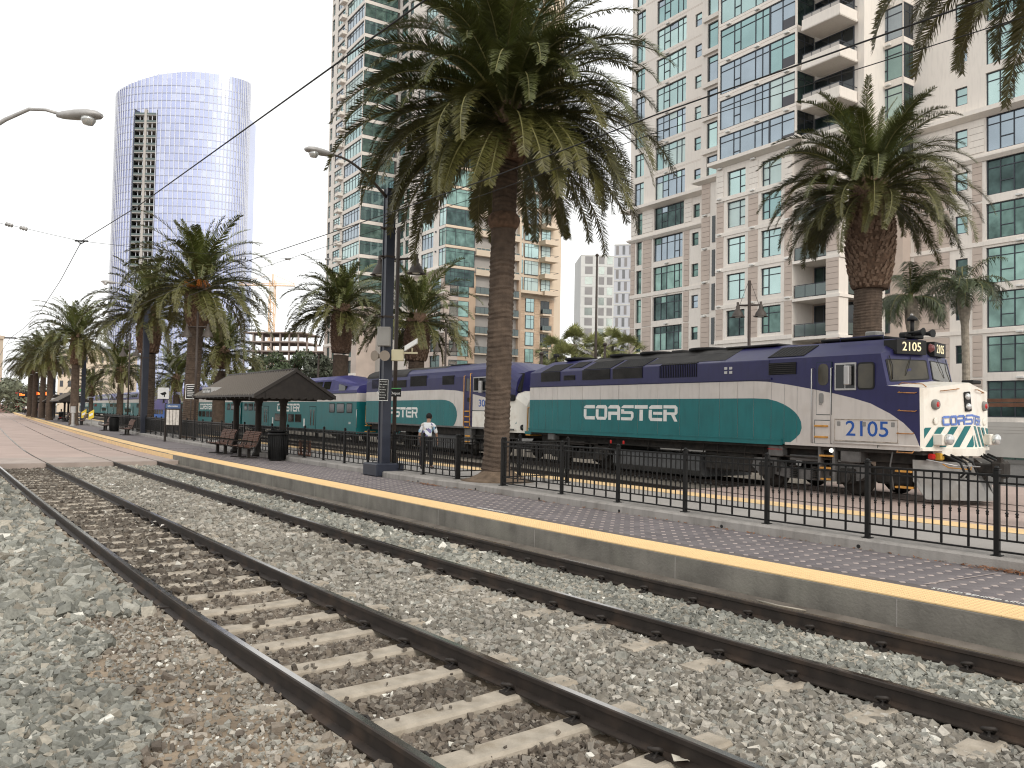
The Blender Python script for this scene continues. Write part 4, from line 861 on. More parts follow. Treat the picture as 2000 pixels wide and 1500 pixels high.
# -------------------------------------------------------------- double-deck coaches
mat('coach_purple', (0.042, 0.04, 0.15), 0.4, var=.12, vscale=1.2, dirt=(.12,.11,.26,.4), dscale=1.5)
mat('wrap_purple', (0.10, 0.085, 0.30), 0.4, var=.25, vscale=.6)
mat('wrap_blue', (0.03, 0.14, 0.5), 0.4, var=.2, vscale=.8)
mat('coach_glass', (0.012, 0.013, 0.012), 0.08, spec=.35)
def coach(sr, Lc, label, wrap=False, detail=True, name='COASTER'):
    C = thing('passenger_coach', label, 'coach', on_train(sr), TRZ, 'double-deck coaches of the train')
    a, c = -Lc+.3, -.3; W = 3.0; zb = .62
    low, mid, top = (M['wrap_blue'], M['wrap_purple'], M['wrap_purple']) if wrap else (M['train_teal'], M['train_white'], M['coach_purple'])
    b = MB(); zs = 2.6 if not wrap else 1.6
    b.box(a, c, 0, W, zb, zs, 0); b.build('lower_body', low, C)
    b = MB(); b.box(a, c, .0, W, zs, 3.12, 0); b.build('middle_band', mid, C)
    # upper deck: sides lean in, roof drops at both ends
    e = 4.6; Z1, Z2 = 4.3, 3.66
    b = MB(); S = []
    for s_, zt, zr in ((a, Z2-.12, Z2), (a+.9, Z2-.1, Z2+.02), (a+e, Z1-.25, Z1), (c-e, Z1-.25, Z1), (c-.9, Z2-.1, Z2+.02), (c, Z2-.12, Z2)):
        S.append([(s_,0,3.12),(s_,.0,3.3),(s_,.16,zt),(s_,.55,zr),(s_,1.5,zr+.1),(s_,W-.55,zr),(s_,W-.16,zt),(s_,W,3.3),(s_,W,3.12)])
    b.loft(S); b.build('upper_deck', top, C, fix=True)
    b = MB(); b.box(a, c, -.012, .0, 3.10, 3.135); b.box(a, c, -.01, .0, zb, zb+.06); b.build('belt_rail', M['train_seam'], C)
    def win(x0, x1, z0, z1, r=.06, sl=0):
        b = MB(); b.plate(rrect(x0, z0, x1, z1, r), -.02, .0); f_ = b.build('window', M['rubber'], C, fix=True)
        b = MB(); b.plate(rrect(x0+.05, z0+.05, x1-.05, z1-.05, r*.8), -.024, -.012); b.build('pane', M['coach_glass'], f_, fix=True)
    for x0, x1 in ((-1.9,-1.0),(-3.6,-2.3),(-4.95,-4.0)): win(x0, x1, 1.88, 2.48); win(-Lc-x1, -Lc-x0, 1.88, 2.48)
    for x0 in (-16.9,-15.25,-13.6,-11.95): win(x0, x0+1.35, 1.12, 1.70)
    for x0 in (-20.0, -8.9):
        b = MB(); b.plate(rrect(x0,.66,x0+1.4,2.28,.04), -.012, .0); d_ = b.build('door', M['train_seam'], C, fix=True)
        for q in (0, 1): b = MB(); b.plate(rrect(x0+.05+q*.66,.7,x0+.69+q*.66,2.23,.04), -.018, -.01); lf_ = b.build('door_leaf', low, d_, fix=True); b = MB(); b.plate(rrect(x0+.25+q*.6,.95,x0+.5+q*.6,2.05,.04), -.024, -.016); b.build('door_window', M['coach_glass'], d_, fix=True)
    # upper-deck windows on the leaning side
    f = patch((a+e,.02,3.34),(c-e,.02,3.34),(c-e,.15,4.0),(a+e,.15,4.0))
    for k in range(11):
        u0 = (k+.08)/11; b = MB(); patch_plate(b, f, [(u0,.1),(u0+.84/11,.1),(u0+.84/11,.9),(u0,.9)], .02, .03); b.build('window', M['coach_glass'], C, fix=True)
    for x0, x1 in ((c-3.0, c-1.9),): 
        b = MB(); b.plate([(x0,3.3),(x1,3.3),(x1,3.58),(x0,3.74)], -.02, .12); b.build('window', M['coach_glass'], C, fix=True)
        b = MB(); b.plate([(-Lc-x1,3.3),(-Lc-x0,3.3),(-Lc-x0,3.74),(-Lc-x1,3.58)], -.02, .12); b.build('window', M['coach_glass'], C, fix=True)
    if not wrap:
        logo('lettering', M['letter_white'], C, -16.4, -11.0, 1.88, 2.46, -.004, .004)
        for x0 in (-17.6, -10.1): b = MB(); b.box(x0, x0+.28, -.006, 0, .85, 1.4); b.build('wheelchair_decal', M['letter_white'], C)
    else:
        text('wrap_words', 'tribus', .9, M['letter_white'], C, (-19.5,-.012,1.75), (math.pi/2,0,0), .004, 'CENTER', 1.6)
        b = MB()
        for k in range(3): b.tube([(-8+.5*k,-.01,1.2+.3*k),(-7.2+.3*k,-.01,2.2),(-6.5-.2*k,-.01,2.6+.15*k)], .05, 5)
        b.build('wrap_drawing', M['letter_white'], C)
    text('coach_number', '2401', .2, M['letter_white'], C, (-1.35,-.012,1.25), (math.pi/2,0,0), .002)
    b = MB()
    for s_ in (a-.01, c+.01): b.box(s_-.15, s_+.15, .9, 2.1, .9, 3.0)
    b.build('diaphragm', M['grille_black'], C)
    b = MB(); b.box(a+.5, c-.5, .3, W-.3, .45, zb); b.build('underframe', M['truck_grime'], C)
    truck(C, -3.3, W, 2.6); truck(C, -Lc+3.3, W, 2.6)
    b = MB(); b.tube([(c+.02,.05,2.1),(c+.06,-.02,2.1),(c+.06,-.02,1.0)], .02, 5); b.build('end_handrail', M['steel_trim'], C)
    return C
coach(-18.6, 26.8, 'teal and white double-deck coach right behind the rounded locomotive', name='COASTER')
coach(-45.4, 26.8, 'teal and white double-deck coach seen behind the platform shelter')
coach(-72.2, 26.8, 'double-deck coach wrapped in purple and blue advertising', wrap=True)
coach(-99.0, 30.2, 'distant double-deck coach just beyond the purple wrapped coach')
coach(-129.2, 30.2, 'second to last coach of the train, beyond a palm trunk')
coach(-159.4, 30.2, 'last coach of the train, farthest along the platform')
# -------------------------------------------------------------- railway area between fence and train
ra = MB(); n_ = np.array([-TD[1], TD[0], 0])
def tq(mb, s0, s1, w0, w1, z, m=0): mb.add([on_train(s0,w0,z), on_train(s1,w0,z), on_train(s1,w1,z), on_train(s0,w1,z)], [(0,1,2,3)], m)
tq(ra, -260, 11.6, -5.2, 8.5, -.16); ro = ra.build('railway_bed', mat('rail_gravel', (.2,.175,.145), .95, var=.3, vscale=9, bump=1.0, bscale=30), fix=True); tag(ro, kind='structure')
rp = MB(); tq(rp, 11.6, 60, -5.2, 8.5, -.006); rpo = rp.build('railway_paving', M['paved_crossing'], fix=True); tag(rpo, kind='structure')
for nm, s0, s1, lab in (('a', -250, 60, 'railway track under the commuter train'), ('b', -250, 60, 'empty railway track between fence and train')):
    c_ = 1.55 if nm == 'a' else -2.9
    t = thing('railway_track', lab, 'track', on_train(0), TRZ)
    for w_ in (c_-.7525, c_+.7525):
        b = MB(); b.loft([[(s_, w_+a, z+.006) for a, z in RP] for s_ in (s0, s1)]); b.build('rail', [M['rail_steel'], M['rail_head']], t, fix=True)
    s_ = -26
    while s_ < 11.3: inst('tie', TIE, t, (s_, c_, 0), (0, 0, math.pi/2)); s_ += .76
# edge of the railway platform on the near side, with its yellow strip
b = MB(); S = srange(-13, 200, 1)
rpl = [(-5.30, -.3), (-5.30, ZK-.004), (-8.0, ZK-.004), (-8.0, -.3)]
b = MB(); strip(b, S, -5.95, -5.30, ZK+.0); yp = b.build('yellow_edge_strip', M['tactile_yellow'], kerb, fix=True)
b = MB(); sweep(b, S, [(-5.96, -.3), (-5.96, ZK-.008), (-5.0, ZK-.008), (-5.0, -.3)]); b.build('platform_side', M['pale_concrete'], kerb, fix=True)
# ================================================================== buildings
mat('tower_cream', (0.81, 0.75, 0.685), 0.85, var=0.05, vscale=.25, bump=.1, bscale=20, streak=.07)
mat('tower_stone', (0.55, 0.46, 0.4), 0.88, var=0.08, vscale=.6, bump=.2, bscale=12)
mat('stone_joint', (0.3, 0.25, 0.22), 0.9)
mat('warm_cream', (0.69, 0.575, 0.45), 0.85, var=0.05, vscale=.25)  # own colour of far blocks; on the middle tower, warm light in the colour
mat('sunlit_stone', (0.58, 0.43, 0.31), 0.88, var=0.08, vscale=.6)  # tower stone with the warm light of its right-facing side put into colour
mat('frame_slate', (0.055, 0.062, 0.075), 0.45, .2)
mat('frame_panel', (0.085, 0.085, 0.095), 0.5)
mat('soffit_grey', (0.45, 0.42, 0.39), 0.85, var=.06, vscale=.5)
def glass(name, col, rough=.05, metal=.75, var=.12, vscale=.4):
    return mat(name, col, rough, metal, var=var, vscale=vscale)
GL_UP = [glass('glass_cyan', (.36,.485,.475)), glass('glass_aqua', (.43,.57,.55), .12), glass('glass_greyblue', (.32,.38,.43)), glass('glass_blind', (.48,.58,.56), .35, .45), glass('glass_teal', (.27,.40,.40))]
GL_LO = [glass('glass_green', (.12,.19,.17), .05, .7, .6, .9), glass('glass_deep', (.06,.095,.09), .05, .6, .6, .9), glass('glass_sage', (.21,.32,.285), .08, .7, .4, .7)]  # darker green tint stands in for reflected buildings opposite, mainly on lower floors
mat('glass_dark', (.03,.036,.038), .06, .3, spec=.9)
mat('rail_glass', (.10,.13,.125), .08, .3, spec=.8)
BR = TRZ
class Bld:
    def __init__(s, label, O, rz, cat='building', group=None, name='apartment_tower'):
        s.e = thing(name, label, cat, O, rz, group); s.np = 0; s.pane_cap = 300
    def wall(s, t0, t1, z0, z1, w, holes, depth, mt, name='wall', th=.35, flip=None):
        """wall in local plane y=w with rectangular openings (t0,t1,z0,z1) and their reveals"""
        H = [h for h in holes if h[0] < t1 and h[1] > t0 and h[2] < z1 and h[3] > z0]
        H = [(max(h[0], t0), min(h[1], t1), max(h[2], z0), min(h[3], z1)) for h in H]
        X = sorted({round(v, 4) for v in [t0, t1]+[h[0] for h in H]+[h[1] for h in H]}); Z = sorted({round(v, 4) for v in [z0, z1]+[h[2] for h in H]+[h[3] for h in H]})
        b = MB()
        for j in range(len(Z)-1):
            zc = (Z[j]+Z[j+1])/2; run = None
            for i in range(len(X)-1):
                xc = (X[i]+X[i+1])/2; hole = any(h[0] < xc < h[1] and h[2] < zc < h[3] for h in H)
                if not hole:
                    if run is None: run = X[i]
                if hole or i == len(X)-2:
                    e = X[i] if hole else X[i+1]
                    if run is not None and e > run: b.add([(run,w,Z[j]),(e,w,Z[j]),(e,w,Z[j+1]),(run,w,Z[j+1])], [(0,1,2,3)])
                    run = None
        for h in H:
            a, c, e, f = h; q = w+depth
            b.add([(a,w,e),(c,w,e),(c,q,e),(a,q,e)], [(3,2,1,0)]); b.add([(a,w,f),(c,w,f),(c,q,f),(a,q,f)], [(0,1,2,3)])
            b.add([(a,w,e),(a,w,f),(a,q,f),(a,q,e)], [(0,1,2,3)]); b.add([(c,w,e),(c,w,f),(c,q,f),(c,q,e)], [(3,2,1,0)])
        b.add([(t0,w,z0),(t0,w+th*6,z0),(t0,w+th*6,z1),(t0,w,z1)], [(0,1,2,3)]); b.add([(t1,w,z0),(t1,w+th*6,z0),(t1,w+th*6,z1),(t1,w,z1)], [(3,2,1,0)])
        b.add([(t0,w,z1),(t1,w,z1),(t1,w+th*6,z1),(t0,w+th*6,z1)], [(0,1,2,3)])
        return b.build(name, mt, s.e)
    def window(s, t0, t1, z0, z1, w, vs=(), hs=(), gl=None, rec=.14, fr=.07, single=False, vent=None, axis='x'):
        """framed window set back by rec in the opening; vs / hs are the inner mullion positions (fractions)"""
        b = MB(); y0, y1 = w+rec, w+rec+.09
        B_ = (lambda x0, x1, ya, yb, za, zb: b.box(x0, x1, ya, yb, za, zb)) if axis == 'x' else (lambda x0, x1, ya, yb, za, zb: b.box(ya, yb, x0, x1, za, zb))
        B_(t0, t1, y0, y1, z0, z0+fr); B_(t0, t1, y0, y1, z1-fr, z1); B_(t0, t0+fr, y0, y1, z0+fr, z1-fr); B_(t1-fr, t1, y0, y1, z0+fr, z1-fr)
        X = [t0+fr]+[t0+(t1-t0)*v for v in vs]+[t1-fr]; Z = [z0+fr]+[z0+(z1-z0)*v for v in hs]+[z1-fr]; m = fr*.45
        for x in X[1:-1]: B_(x-m, x+m, y0+.004, y1, z0+fr, z1-fr)
        for i in range(len(X)-1):
            for z in Z[1:-1]: B_(X[i]+(m if i else 0), X[i+1]-(m if i < len(X)-2 else 0), y0+.008, y1, z-m, z+m)
        if vent is not None:
            i, fz = vent; z = z0+(z1-z0)*fz; B_(X[i]+m, X[i+1]-m, y0-.01, y1, z-m, z+m)
        o = b.build('window', M['frame_slate'], s.e)
        gl = gl or GL_UP
        if single or s.np >= s.pane_cap:
            g_ = MB(); g_.box(t0+fr, t1-fr, y0+.05, y0+.07, z0+fr, z1-fr) if axis == 'x' else g_.box(y0+.05, y0+.07, t0+fr, t1-fr, z0+fr, z1-fr)
            g_.build('pane', random.choice(gl), o)
        else:
            base = random.choice(gl)
            for i in range(len(X)-1):
                for j in range(len(Z)-1):
                    g_ = MB(); tl = random.uniform(-.006, .006); ya, yb = y0+.05+tl, y0+.07+tl
                    g_.box(X[i], X[i+1], ya, yb, Z[j], Z[j+1]) if axis == 'x' else g_.box(ya, yb, X[i], X[i+1], Z[j], Z[j+1])
                    g_.build('pane', base if random.random() < .7 else random.choice(gl), o); s.np += 1
        return o
    def cornice(s, t0, t1, z, w, out=.45, h=.32, mt='tower_cream', name='cornice'):
        b = MB(); b.add([(t0-out,w-out,z+.14),(t1+out,w-out,z+.14),(t1+out,w+.3,z+.14),(t0-out,w+.3,z+.14),(t0-out,w-out,z+h),(t1+out,w-out,z+h),(t1+out,w+.3,z+h),(t0-out,w+.3,z+h),(t0,w-.03,z-.1),(t1,w-.03,z-.1)],
            [(4,5,6,7),(0,1,5,4),(1,2,6,5),(3,0,4,7),(8,9,1,0),(9,2,1),(8,0,3)]); return b.build(name, M[mt], s.e, fix=True)
    def band(s, t0, t1, z0, z1, w, out=.05, mt='tower_cream', name='floor_band'):
        b = MB(); b.box(t0, t1, w-out, w+.05, z0, z1); return b.build(name, M[mt], s.e)
    def stone(s, t0, t1, z0, z1, w, ch=.5, mt='tower_stone', out=.045, name='stone_cladding'):
        b = MB(); b.box(t0+.03, t1-.03, w-.012, w+.0, z0, z1, 1); n_ = max(1, round((z1-z0)/ch)); c = (z1-z0)/n_
        for k in range(n_): b.box(t0, t1, w-out, w-.013, z0+k*c+.014, z0+(k+1)*c-.014, 0)
        return b.build(name, [M[mt], M['stone_joint']], s.e)
    def balcony(s, t0, t1, z, w0, w1, side=True, par=.85, mt='tower_cream', glassrail=False, rail_h=1.15):
        """slab with solid parapet (front y=w0, back y=w1) and a railing above; z is the top of the parapet or the slab"""
        if not glassrail:
            b = MB(); zb = z-par; b.box(t0, t1, w0, w0+.15, zb, z); b.box(t1-.15, t1, w0+.15, w1, zb, z); b.box(t0, t0+.15, w0+.15, w1, zb, z); b.box(t0+.15, t1-.15, w0+.15, w1, zb, zb+.2)
            b.box(t0-.03, t1+.03, w0-.03, w0, zb+.05, zb+.22); b.box(t1, t1+.03, w0-.03, w1, zb+.05, zb+.22); o = b.build('balcony', M[mt], s.e); zr = z
        else:
            b = MB(); b.box(t0, t1, w0, w1, z-.22, z); o = b.build('balcony', M[mt], s.e); zr = z
        hh = .36 if not glassrail else rail_h
        b = MB(); b.box(t0+.04, t1-.04, w0+.05, w0+.1, zr+hh-.05, zr+hh); n_ = max(2, round((t1-t0)/.85))
        if side: b.box(t1-.1, t1-.05, w0+.1, w1, zr+hh-.05, zr+hh)
        for k in range(n_+1): x = t0+.05+(t1-t0-.1)*k/n_; b.box(x-.02, x+.02, w0+.05, w0+.09, zr, zr+hh-.05)
        r_ = b.build('railing', M['frame_slate'], o); b = MB()
        for k in range(n_): x = t0+.05+(t1-t0-.1)*k/n_; x2 = t0+.05+(t1-t0-.1)*(k+1)/n_; b.box(x+.03, x2-.03, w0+.06, w0+.075, zr+.02, zr+hh-.07)
        b.build('rail_panel', M['rail_glass'] if glassrail else M['soffit_grey'], o); return o
    def downlight(s, t, z, w):
        b = MB(); b.bbox(t-.22, t+.22, w-.22, w-.0, z-.07, z+.07, .02); b.build('wall_light', M['white_paint'], s.e)
# -------------------------------------------------------------- tower behind the locomotive
OB = gd(1280, 600, 82.0); OB[2] = 0
B = Bld('cream apartment tower with teal windows and balconies behind the boxy locomotive', OB, BR)
TOP = 52.0
up = [47.31+3.03, 47.31, 44.28, 41.25, 38.2, 35.2, 32.2, 29.2, 26.15]
lo = [19.97, 16.98, 13.98, 10.97]
# left wing (plane 0)
holes = []
for z in up: holes += [(-3.4,-1.95,z-2.4,z), (-.25,3.95,z-2.4,z), (5.15,6.0,z-1.75,z-.5)]
lowh = [(-2.95,-2.1,20.7,22.95), (-.35,3.85,20.75,23.0), (5.1,5.95,21.0,22.3)]
for z in lo: lowh += [(-3.0,-2.15,z-2.42,z), (-.42,3.72,z-2.42,z), (4.94,5.82,z-1.65,z-.4)]
B.wall(-4.0, 8.6, 23.3, TOP, 0, holes, .16, M['tower_cream'])
B.wall(-3.8, 8.6, 0, 23.3, 0, lowh, .2, M['tower_cream'])
b = MB(); b.box(-3.9, 8.5, .6, 20, 0, TOP-.2); b.build('inner_core', M['soffit_grey'], B.e)
for i, z in enumerate(up):
    B.window(-3.4,-1.95,z-2.4,z,0,(.5,),(.75,)); B.window(-.25,3.95,z-2.4,z,0,(.23,.42,.69,.85),(.73,),vent=(1,.36)); B.window(5.15,6.0,z-1.75,z-.5,0,(),(.55,),rec=.1)
    b = MB(); 
    for zz in (z+.26, z+.36): b.box(-1.9, 6.7, -.006, 0, zz-.012, zz+.012)
    b.build('wall_reveal_line', M['tower_stone'], B.e); B.downlight(1.4, z+.14, 0)
B.cornice(-4.0, 6.4, 23.1, 0, .75, .45); B.cornice(-3.9, 6.2, 20.05, -.04, .3, .28)
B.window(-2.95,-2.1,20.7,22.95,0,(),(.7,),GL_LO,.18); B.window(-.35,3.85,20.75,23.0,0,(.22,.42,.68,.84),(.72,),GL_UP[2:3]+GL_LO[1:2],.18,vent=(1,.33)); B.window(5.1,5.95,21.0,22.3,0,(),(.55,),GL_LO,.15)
for t0, t1 in ((-3.8,-3.05),(-2.0,-.5),(4.0,4.95)): B.stone(t0, t1, 20.75, 23.05, -.0, .45, 'tower_cream')
for k, z in enumerate(lo):
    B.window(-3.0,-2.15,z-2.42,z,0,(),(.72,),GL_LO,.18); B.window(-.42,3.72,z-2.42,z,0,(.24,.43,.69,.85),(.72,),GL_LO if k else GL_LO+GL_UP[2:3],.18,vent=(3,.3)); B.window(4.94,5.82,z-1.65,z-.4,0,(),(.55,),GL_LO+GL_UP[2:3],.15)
    zb = z-3.0 if k not in (1,) else z-2.95
    for t0, t1 in ((-3.8,-3.2),(-1.95,-.68),(3.92,4.62)): B.stone(t0, t1, z-2.85, z+.06, 0, .48)
    B.downlight(1.6, z+.2, 0)
B.band(-3.85, 6.3, 14.15, 14.5, 0, .09); B.band(-3.85, 6.3, 7.6, 8.05, 0, .12)
# stepped pier between wing and centre
hc = [(9.25,10.55,z-2.3,z) for z in [37.46+3.03*k for k in range(4, -5, -1)] if z < TOP-.2 and z > 25]
B.wall(8.6, 13.2, 23.1, TOP, -2.6, hc, .14, M['tower_cream'])
for h in hc: B.window(*h, -2.6, (.86,), (.76,)); B.band(8.85, 10.75, h[3]+.22, h[3]+.6, -2.6, .25)
B.cornice(8.4, 11.0, 23.0, -2.6, .55, .4); B.wall(8.7, 13.2, 0, 23.0, -2.6, [], .1, M['tower_cream'])
for k in range(7): B.stone(8.75, 9.75, 2.2+k*3.0, 4.9+k*3.0, -2.6, .48); B.stone(10.75, 13.0, 2.2+k*3.0, 4.9+k*3.0, -2.6, .48)
for k in range(6):
    b = MB(); b.box(10.05,10.4,-2.66,-2.55,2.4+k*3.02,4.75+k*3.02); b.build('slit_recess', M['glass_dark'], B.e); B.downlight(9.2, 4.95+k*3.02, -2.6)
# centre mass, front plane -5.2
CT = [34.65+3.03*k for k in range(5, -4, -1)]; CT = [z for z in CT if z < TOP]
hc = [(13.2,20.8,z-2.5,z) for z in CT]
B.wall(13.0, 20.95, 22.95, TOP, -5.2, hc, .12, M['tower_cream'], th=.02)
for z in CT:
    B.window(13.2,18.35,z-2.5,z,-5.2,(.29,.42,.72,.86),(.77,),None,.06,vent=(1,.33)); B.window(18.35,20.8,z-2.5,z,-5.2,(.5,),(.77,),None,.06)
    b = MB(); b.box(19.66,20.72,-5.16,-5.1,z-2.44,z-1.7); b.build('spandrel_panel', M['frame_panel'], B.e)
    # side return glazed dark, recess with balcony
    B.window(-5.1,-3.1,z-2.5,z,20.78,(.45,),(.77,),[M['glass_dark'], GL_LO[1]],.06,axis='y'); b = MB(); b.box(20.8,20.95,-5.19,-3.0,z,z+.53); b.build('floor_band', M['tower_cream'], B.e)
    for t_ in (14.2, 17.2, 20.1): B.downlight(t_, z+.18, -5.2)
    b = MB(); b.box(13.0, 20.95, -5.208, -5.2, z+.28, z+.31); b.build('wall_reveal_line', M['tower_stone'], B.e)
    B.balcony(21.42, 24.7, z-2.45+.05, -5.2, -3.05)
    B.window(21.0,24.4,z-2.6,z-.35,-3.12,(.35,.7),(),[M['glass_dark'], GL_LO[1]],.02)
B.wall(20.95, 24.75, 22.95, TOP, -3.0, [], .1, M['tower_cream'], th=.02); b = MB(); b.box(24.75, 25.25, -3.1, 0, 0, TOP); b.build('pilaster', M['tower_cream'], B.e)
B.cornice(13.0, 20.95, 22.95, -5.2, .6, .42)
lc = [22.35, 19.8, 16.8, 13.8, 10.8]
hl = []
for k, z in enumerate(lc): hl += [(14.1,16.05,z-2.15,z), (17.66,19.6,z-2.15,z)]
B.wall(12.9, 20.7, 0, 22.95, -5.2, hl, .2, M['tower_cream'], th=.4)
for k, z in enumerate(lc):
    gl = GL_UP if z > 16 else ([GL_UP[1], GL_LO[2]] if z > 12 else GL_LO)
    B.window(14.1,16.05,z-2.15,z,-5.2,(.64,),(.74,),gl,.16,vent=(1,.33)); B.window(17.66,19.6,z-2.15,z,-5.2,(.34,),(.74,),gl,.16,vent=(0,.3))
    for t0, t1 in ((13.0,13.75),(16.4,17.35),(19.95,20.65)): B.stone(t0, t1, z-2.5, z+.25, -5.2, .46, 'tower_cream' if z > 20 else 'tower_stone'); B.downlight((t0+t1)/2, z+.42, -5.2)
for z in (20.0, 14.0+.1, 8.1, 17.05, 11.0): B.band(12.9, 20.7, z-.02, z+.3, -5.2, .09 if z in (20.0, 8.1) else .05)
# lower recessed balconies round the corner pier
b = MB(); b.box(23.65,24.7,-5.2,-4.1,0,22.9); b.build('corner_pier', M['tower_cream'], B.e)
for k, z in enumerate((19.6, 16.6, 13.75, 10.8, 7.9, 4.9)):
    B.stone(23.65, 24.7, z-2.4, z+.1, -5.2, .44)
    b = MB(); b.box(20.7,24.8,-5.25,-2.8,z-2.9,z-2.68); sl = b.build('balcony', M['tower_cream'], B.e)
    b = MB(); b.box(20.75,23.6,-5.1,-5.06,z-1.72,z-1.67); b.box(20.75,23.6,-5.1,-5.07,z-2.62,z-2.58)
    for q in range(4): b.box(20.8+q*.92,20.84+q*.92,-5.1,-5.06,z-2.66,z-1.67)
    b.box(24.66,24.7,-4.1,-2.8,z-1.72,z-1.67); b.build('railing', M['frame_slate'], sl)
    b = MB(); b.box(20.8,23.58,-5.085,-5.075,z-2.58,z-1.74); b.box(24.67,24.68,-4.1,-2.8,z-2.58,z-1.74); b.build('rail_panel', M['rail_glass'], sl)
    B.window(20.9,22.6,z-2.6,z-.1,-2.92,(.5,),(),[M['glass_dark'], GL_LO[1]],.02); B.window(22.9,24.6,z-2.6,z-.1,-2.92,(.5,),(),[M['glass_dark']],.02)
B.wall(20.7, 24.75, 0, 22.95, -2.8, [], .1, M['tower_stone'], th=.02)
# bay on the right wing
ET = [32.79+3.02*k for k in range(6, -4, -1)]; ET = [z for z in ET if z < TOP]
B.wall(23.4, 26.75, 22.9, TOP, -.6, [(23.55,26.68,z-2.5,z) for z in ET], .12, M['tower_cream'], th=.02)
for z in ET:
    B.window(23.55,26.68,z-2.5,z,-.6,(.38,.6),(.76,),None,.06,vent=(1,.34)); B.window(-.55,.85,z-2.5,z,26.66,(.5,),(.76,),[M['glass_dark'], GL_LO[1]],.06,axis='y')
    b = MB(); b.box(26.7,26.78,-.6,1.0,z,z+.5); b.box(26.74,26.84,-.64,1.0,z+.02,z+.3); b.build('floor_band', M['tower_cream'], B.e); B.downlight(25.6, z+.2, -.6)
B.cornice(23.4, 26.75, 22.95, -.6, .5, .4); b = MB(); b.box(23.6,26.6,-.4,1.2,0,22.95); b.build('bay_base', M['tower_stone'], B.e)
for z in (19.8,16.8,13.8,10.85,7.8,4.8): B.window(24.75,25.6,z-2.4,z,-.6,(),(.7,),GL_LO,.12)
FT = [28.54+3.03*k for k in range(7, -10, -1)]; FT = [z for z in FT if 1.5 < z < TOP]
GT = [25.95+3.02*k for k in range(8, -9, -1)]; GT = [z for z in GT if 1.5 < z < TOP]
hr = [(29.9,30.76,z-1.27,z) for z in FT]+[(32.0,36.4,z-2.45,z) for z in GT]+[(37.6,40.5,z-2.45,z) for z in GT]
B.wall(26.4, 42, 0, TOP, .6, hr, .2, M['tower_cream'], th=1.5)
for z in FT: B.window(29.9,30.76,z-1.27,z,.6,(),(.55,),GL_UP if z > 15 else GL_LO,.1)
for z in GT:
    gl = GL_UP if z > 21 else GL_LO
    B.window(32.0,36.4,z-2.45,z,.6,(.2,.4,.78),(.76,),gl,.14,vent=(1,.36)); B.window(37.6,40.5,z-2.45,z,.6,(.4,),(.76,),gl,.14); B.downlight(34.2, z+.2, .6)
    if z < 20.5:
        for t0, t1 in ((26.9,29.5),(31.1,31.75),(36.6,37.4)): B.stone(t0, t1, z-2.75, z+.12, .6, .46)
    elif z < 23.5:
        for t0, t1 in ((26.9,29.7),(30.9,31.9)): B.stone(t0, t1, z-2.4, z-.1, .6, .45, 'tower_cream')
B.cornice(26.8, 42, 23.0, .6, .6, .45); B.cornice(26.8, 42, 19.98, .56, .25, .26)
for z in (8.05, 14.05): B.band(26.5, 42, z, z+.3, .6, .08)
b = MB(); b.box(8.7, 42, 2.6, 22, 0, TOP-.3); b.build('inner_core', M['soffit_grey'], B.e)
# garden wall and trellis in front of the tower's right wing
gw = MB(); gw.box(29, 46, -6.2, -5.9, 0, 2.05); gwo = gw.build('garden_wall', mat('garden_wall', (.5,.47,.43), .85, var=.08, vscale=.8), loc=OB, rot=(0,0,BR)); tag(gwo, 'long grey garden wall behind the nose of the locomotive', 'wall')
for k in range(3): b = MB(); b.box(29, 46, -6.207, -6.2, 1.4+k*.18, 1.41+k*.18); b.build('wall_groove', M['stone_joint'], gwo)
tr = thing('trellis', 'brown timber trellis beams standing on the garden wall', 'trellis', OB, BR)
for z in (2.95, 3.22): b = MB(); b.box(30.2, 46, -5.6, -5.45, z, z+.22); b.build('beam', mat('timber', (.16,.075,.045), .7, var=.2, vscale=4), tr)
for t in (30.5, 34, 38, 42): b = MB(); b.box(t, t+.15, -5.6, -5.45, 1.9, 2.95); b.build('post', M['timber'], tr)
# -------------------------------------------------------------- tower in the middle distance
OM_ = gd(870, 485, 122.0); OM_[2] = 0
B2 = Bld('tall cream apartment tower with corner bays behind the big palm', OM_, BR); B2.pane_cap = 60
H2 = 92.0
FL = [29.9+3.04*k for k in range(-2, 20)]
# block 1 (left, forward)
l1, r1, w1 = -43.5, -27.0, -2.8
zz = [32.0+3.04*k for k in range(-3, 20)]
hh = []
for z in zz: hh += [(l1+.3,l1+1.6,z-2.3,z), (l1+3.2,l1+7.0,z-2.4,z), (l1+8.0,r1-.15,z-2.4,z)]
B2.wall(l1, r1, 23, H2, w1, hh, .15, M['tower_cream'], th=.02)
b = MB(); b.box(l1+.2, r1-.5, w1+.7, 18, 0, H2-.2); b.build('inner_core', M['soffit_grey'], B2.e)
for z in zz:
    B2.window(l1+.3,l1+1.6,z-2.3,z,w1,(.5,),(.72,),single=True); B2.window(l1+3.2,l1+7.0,z-2.4,z,w1,(.33,.66),(.75,),single=True); B2.window(l1+8.0,r1-.15,z-2.4,z,w1,(.17,.34,.5,.67,.84),(.75,),single=True)
    B2.window(w1+.1,3.6,z-2.4,z,r1-.12,(.3,.65),(.75,),[GL_LO[0],GL_LO[2],GL_UP[4],GL_LO[2]],.06,axis='y',single=True); b = MB(); b.box(r1-.12,r1+.02,w1,4,z,z+.62); b.build('floor_band', M['tower_cream'], B2.e)
    B2.balcony(l1+6.2, l1+8.0, z-1.9, w1-.9, w1+.1, par=.6)
B2.cornice(l1, r1, 22.9, w1, .5, .4)
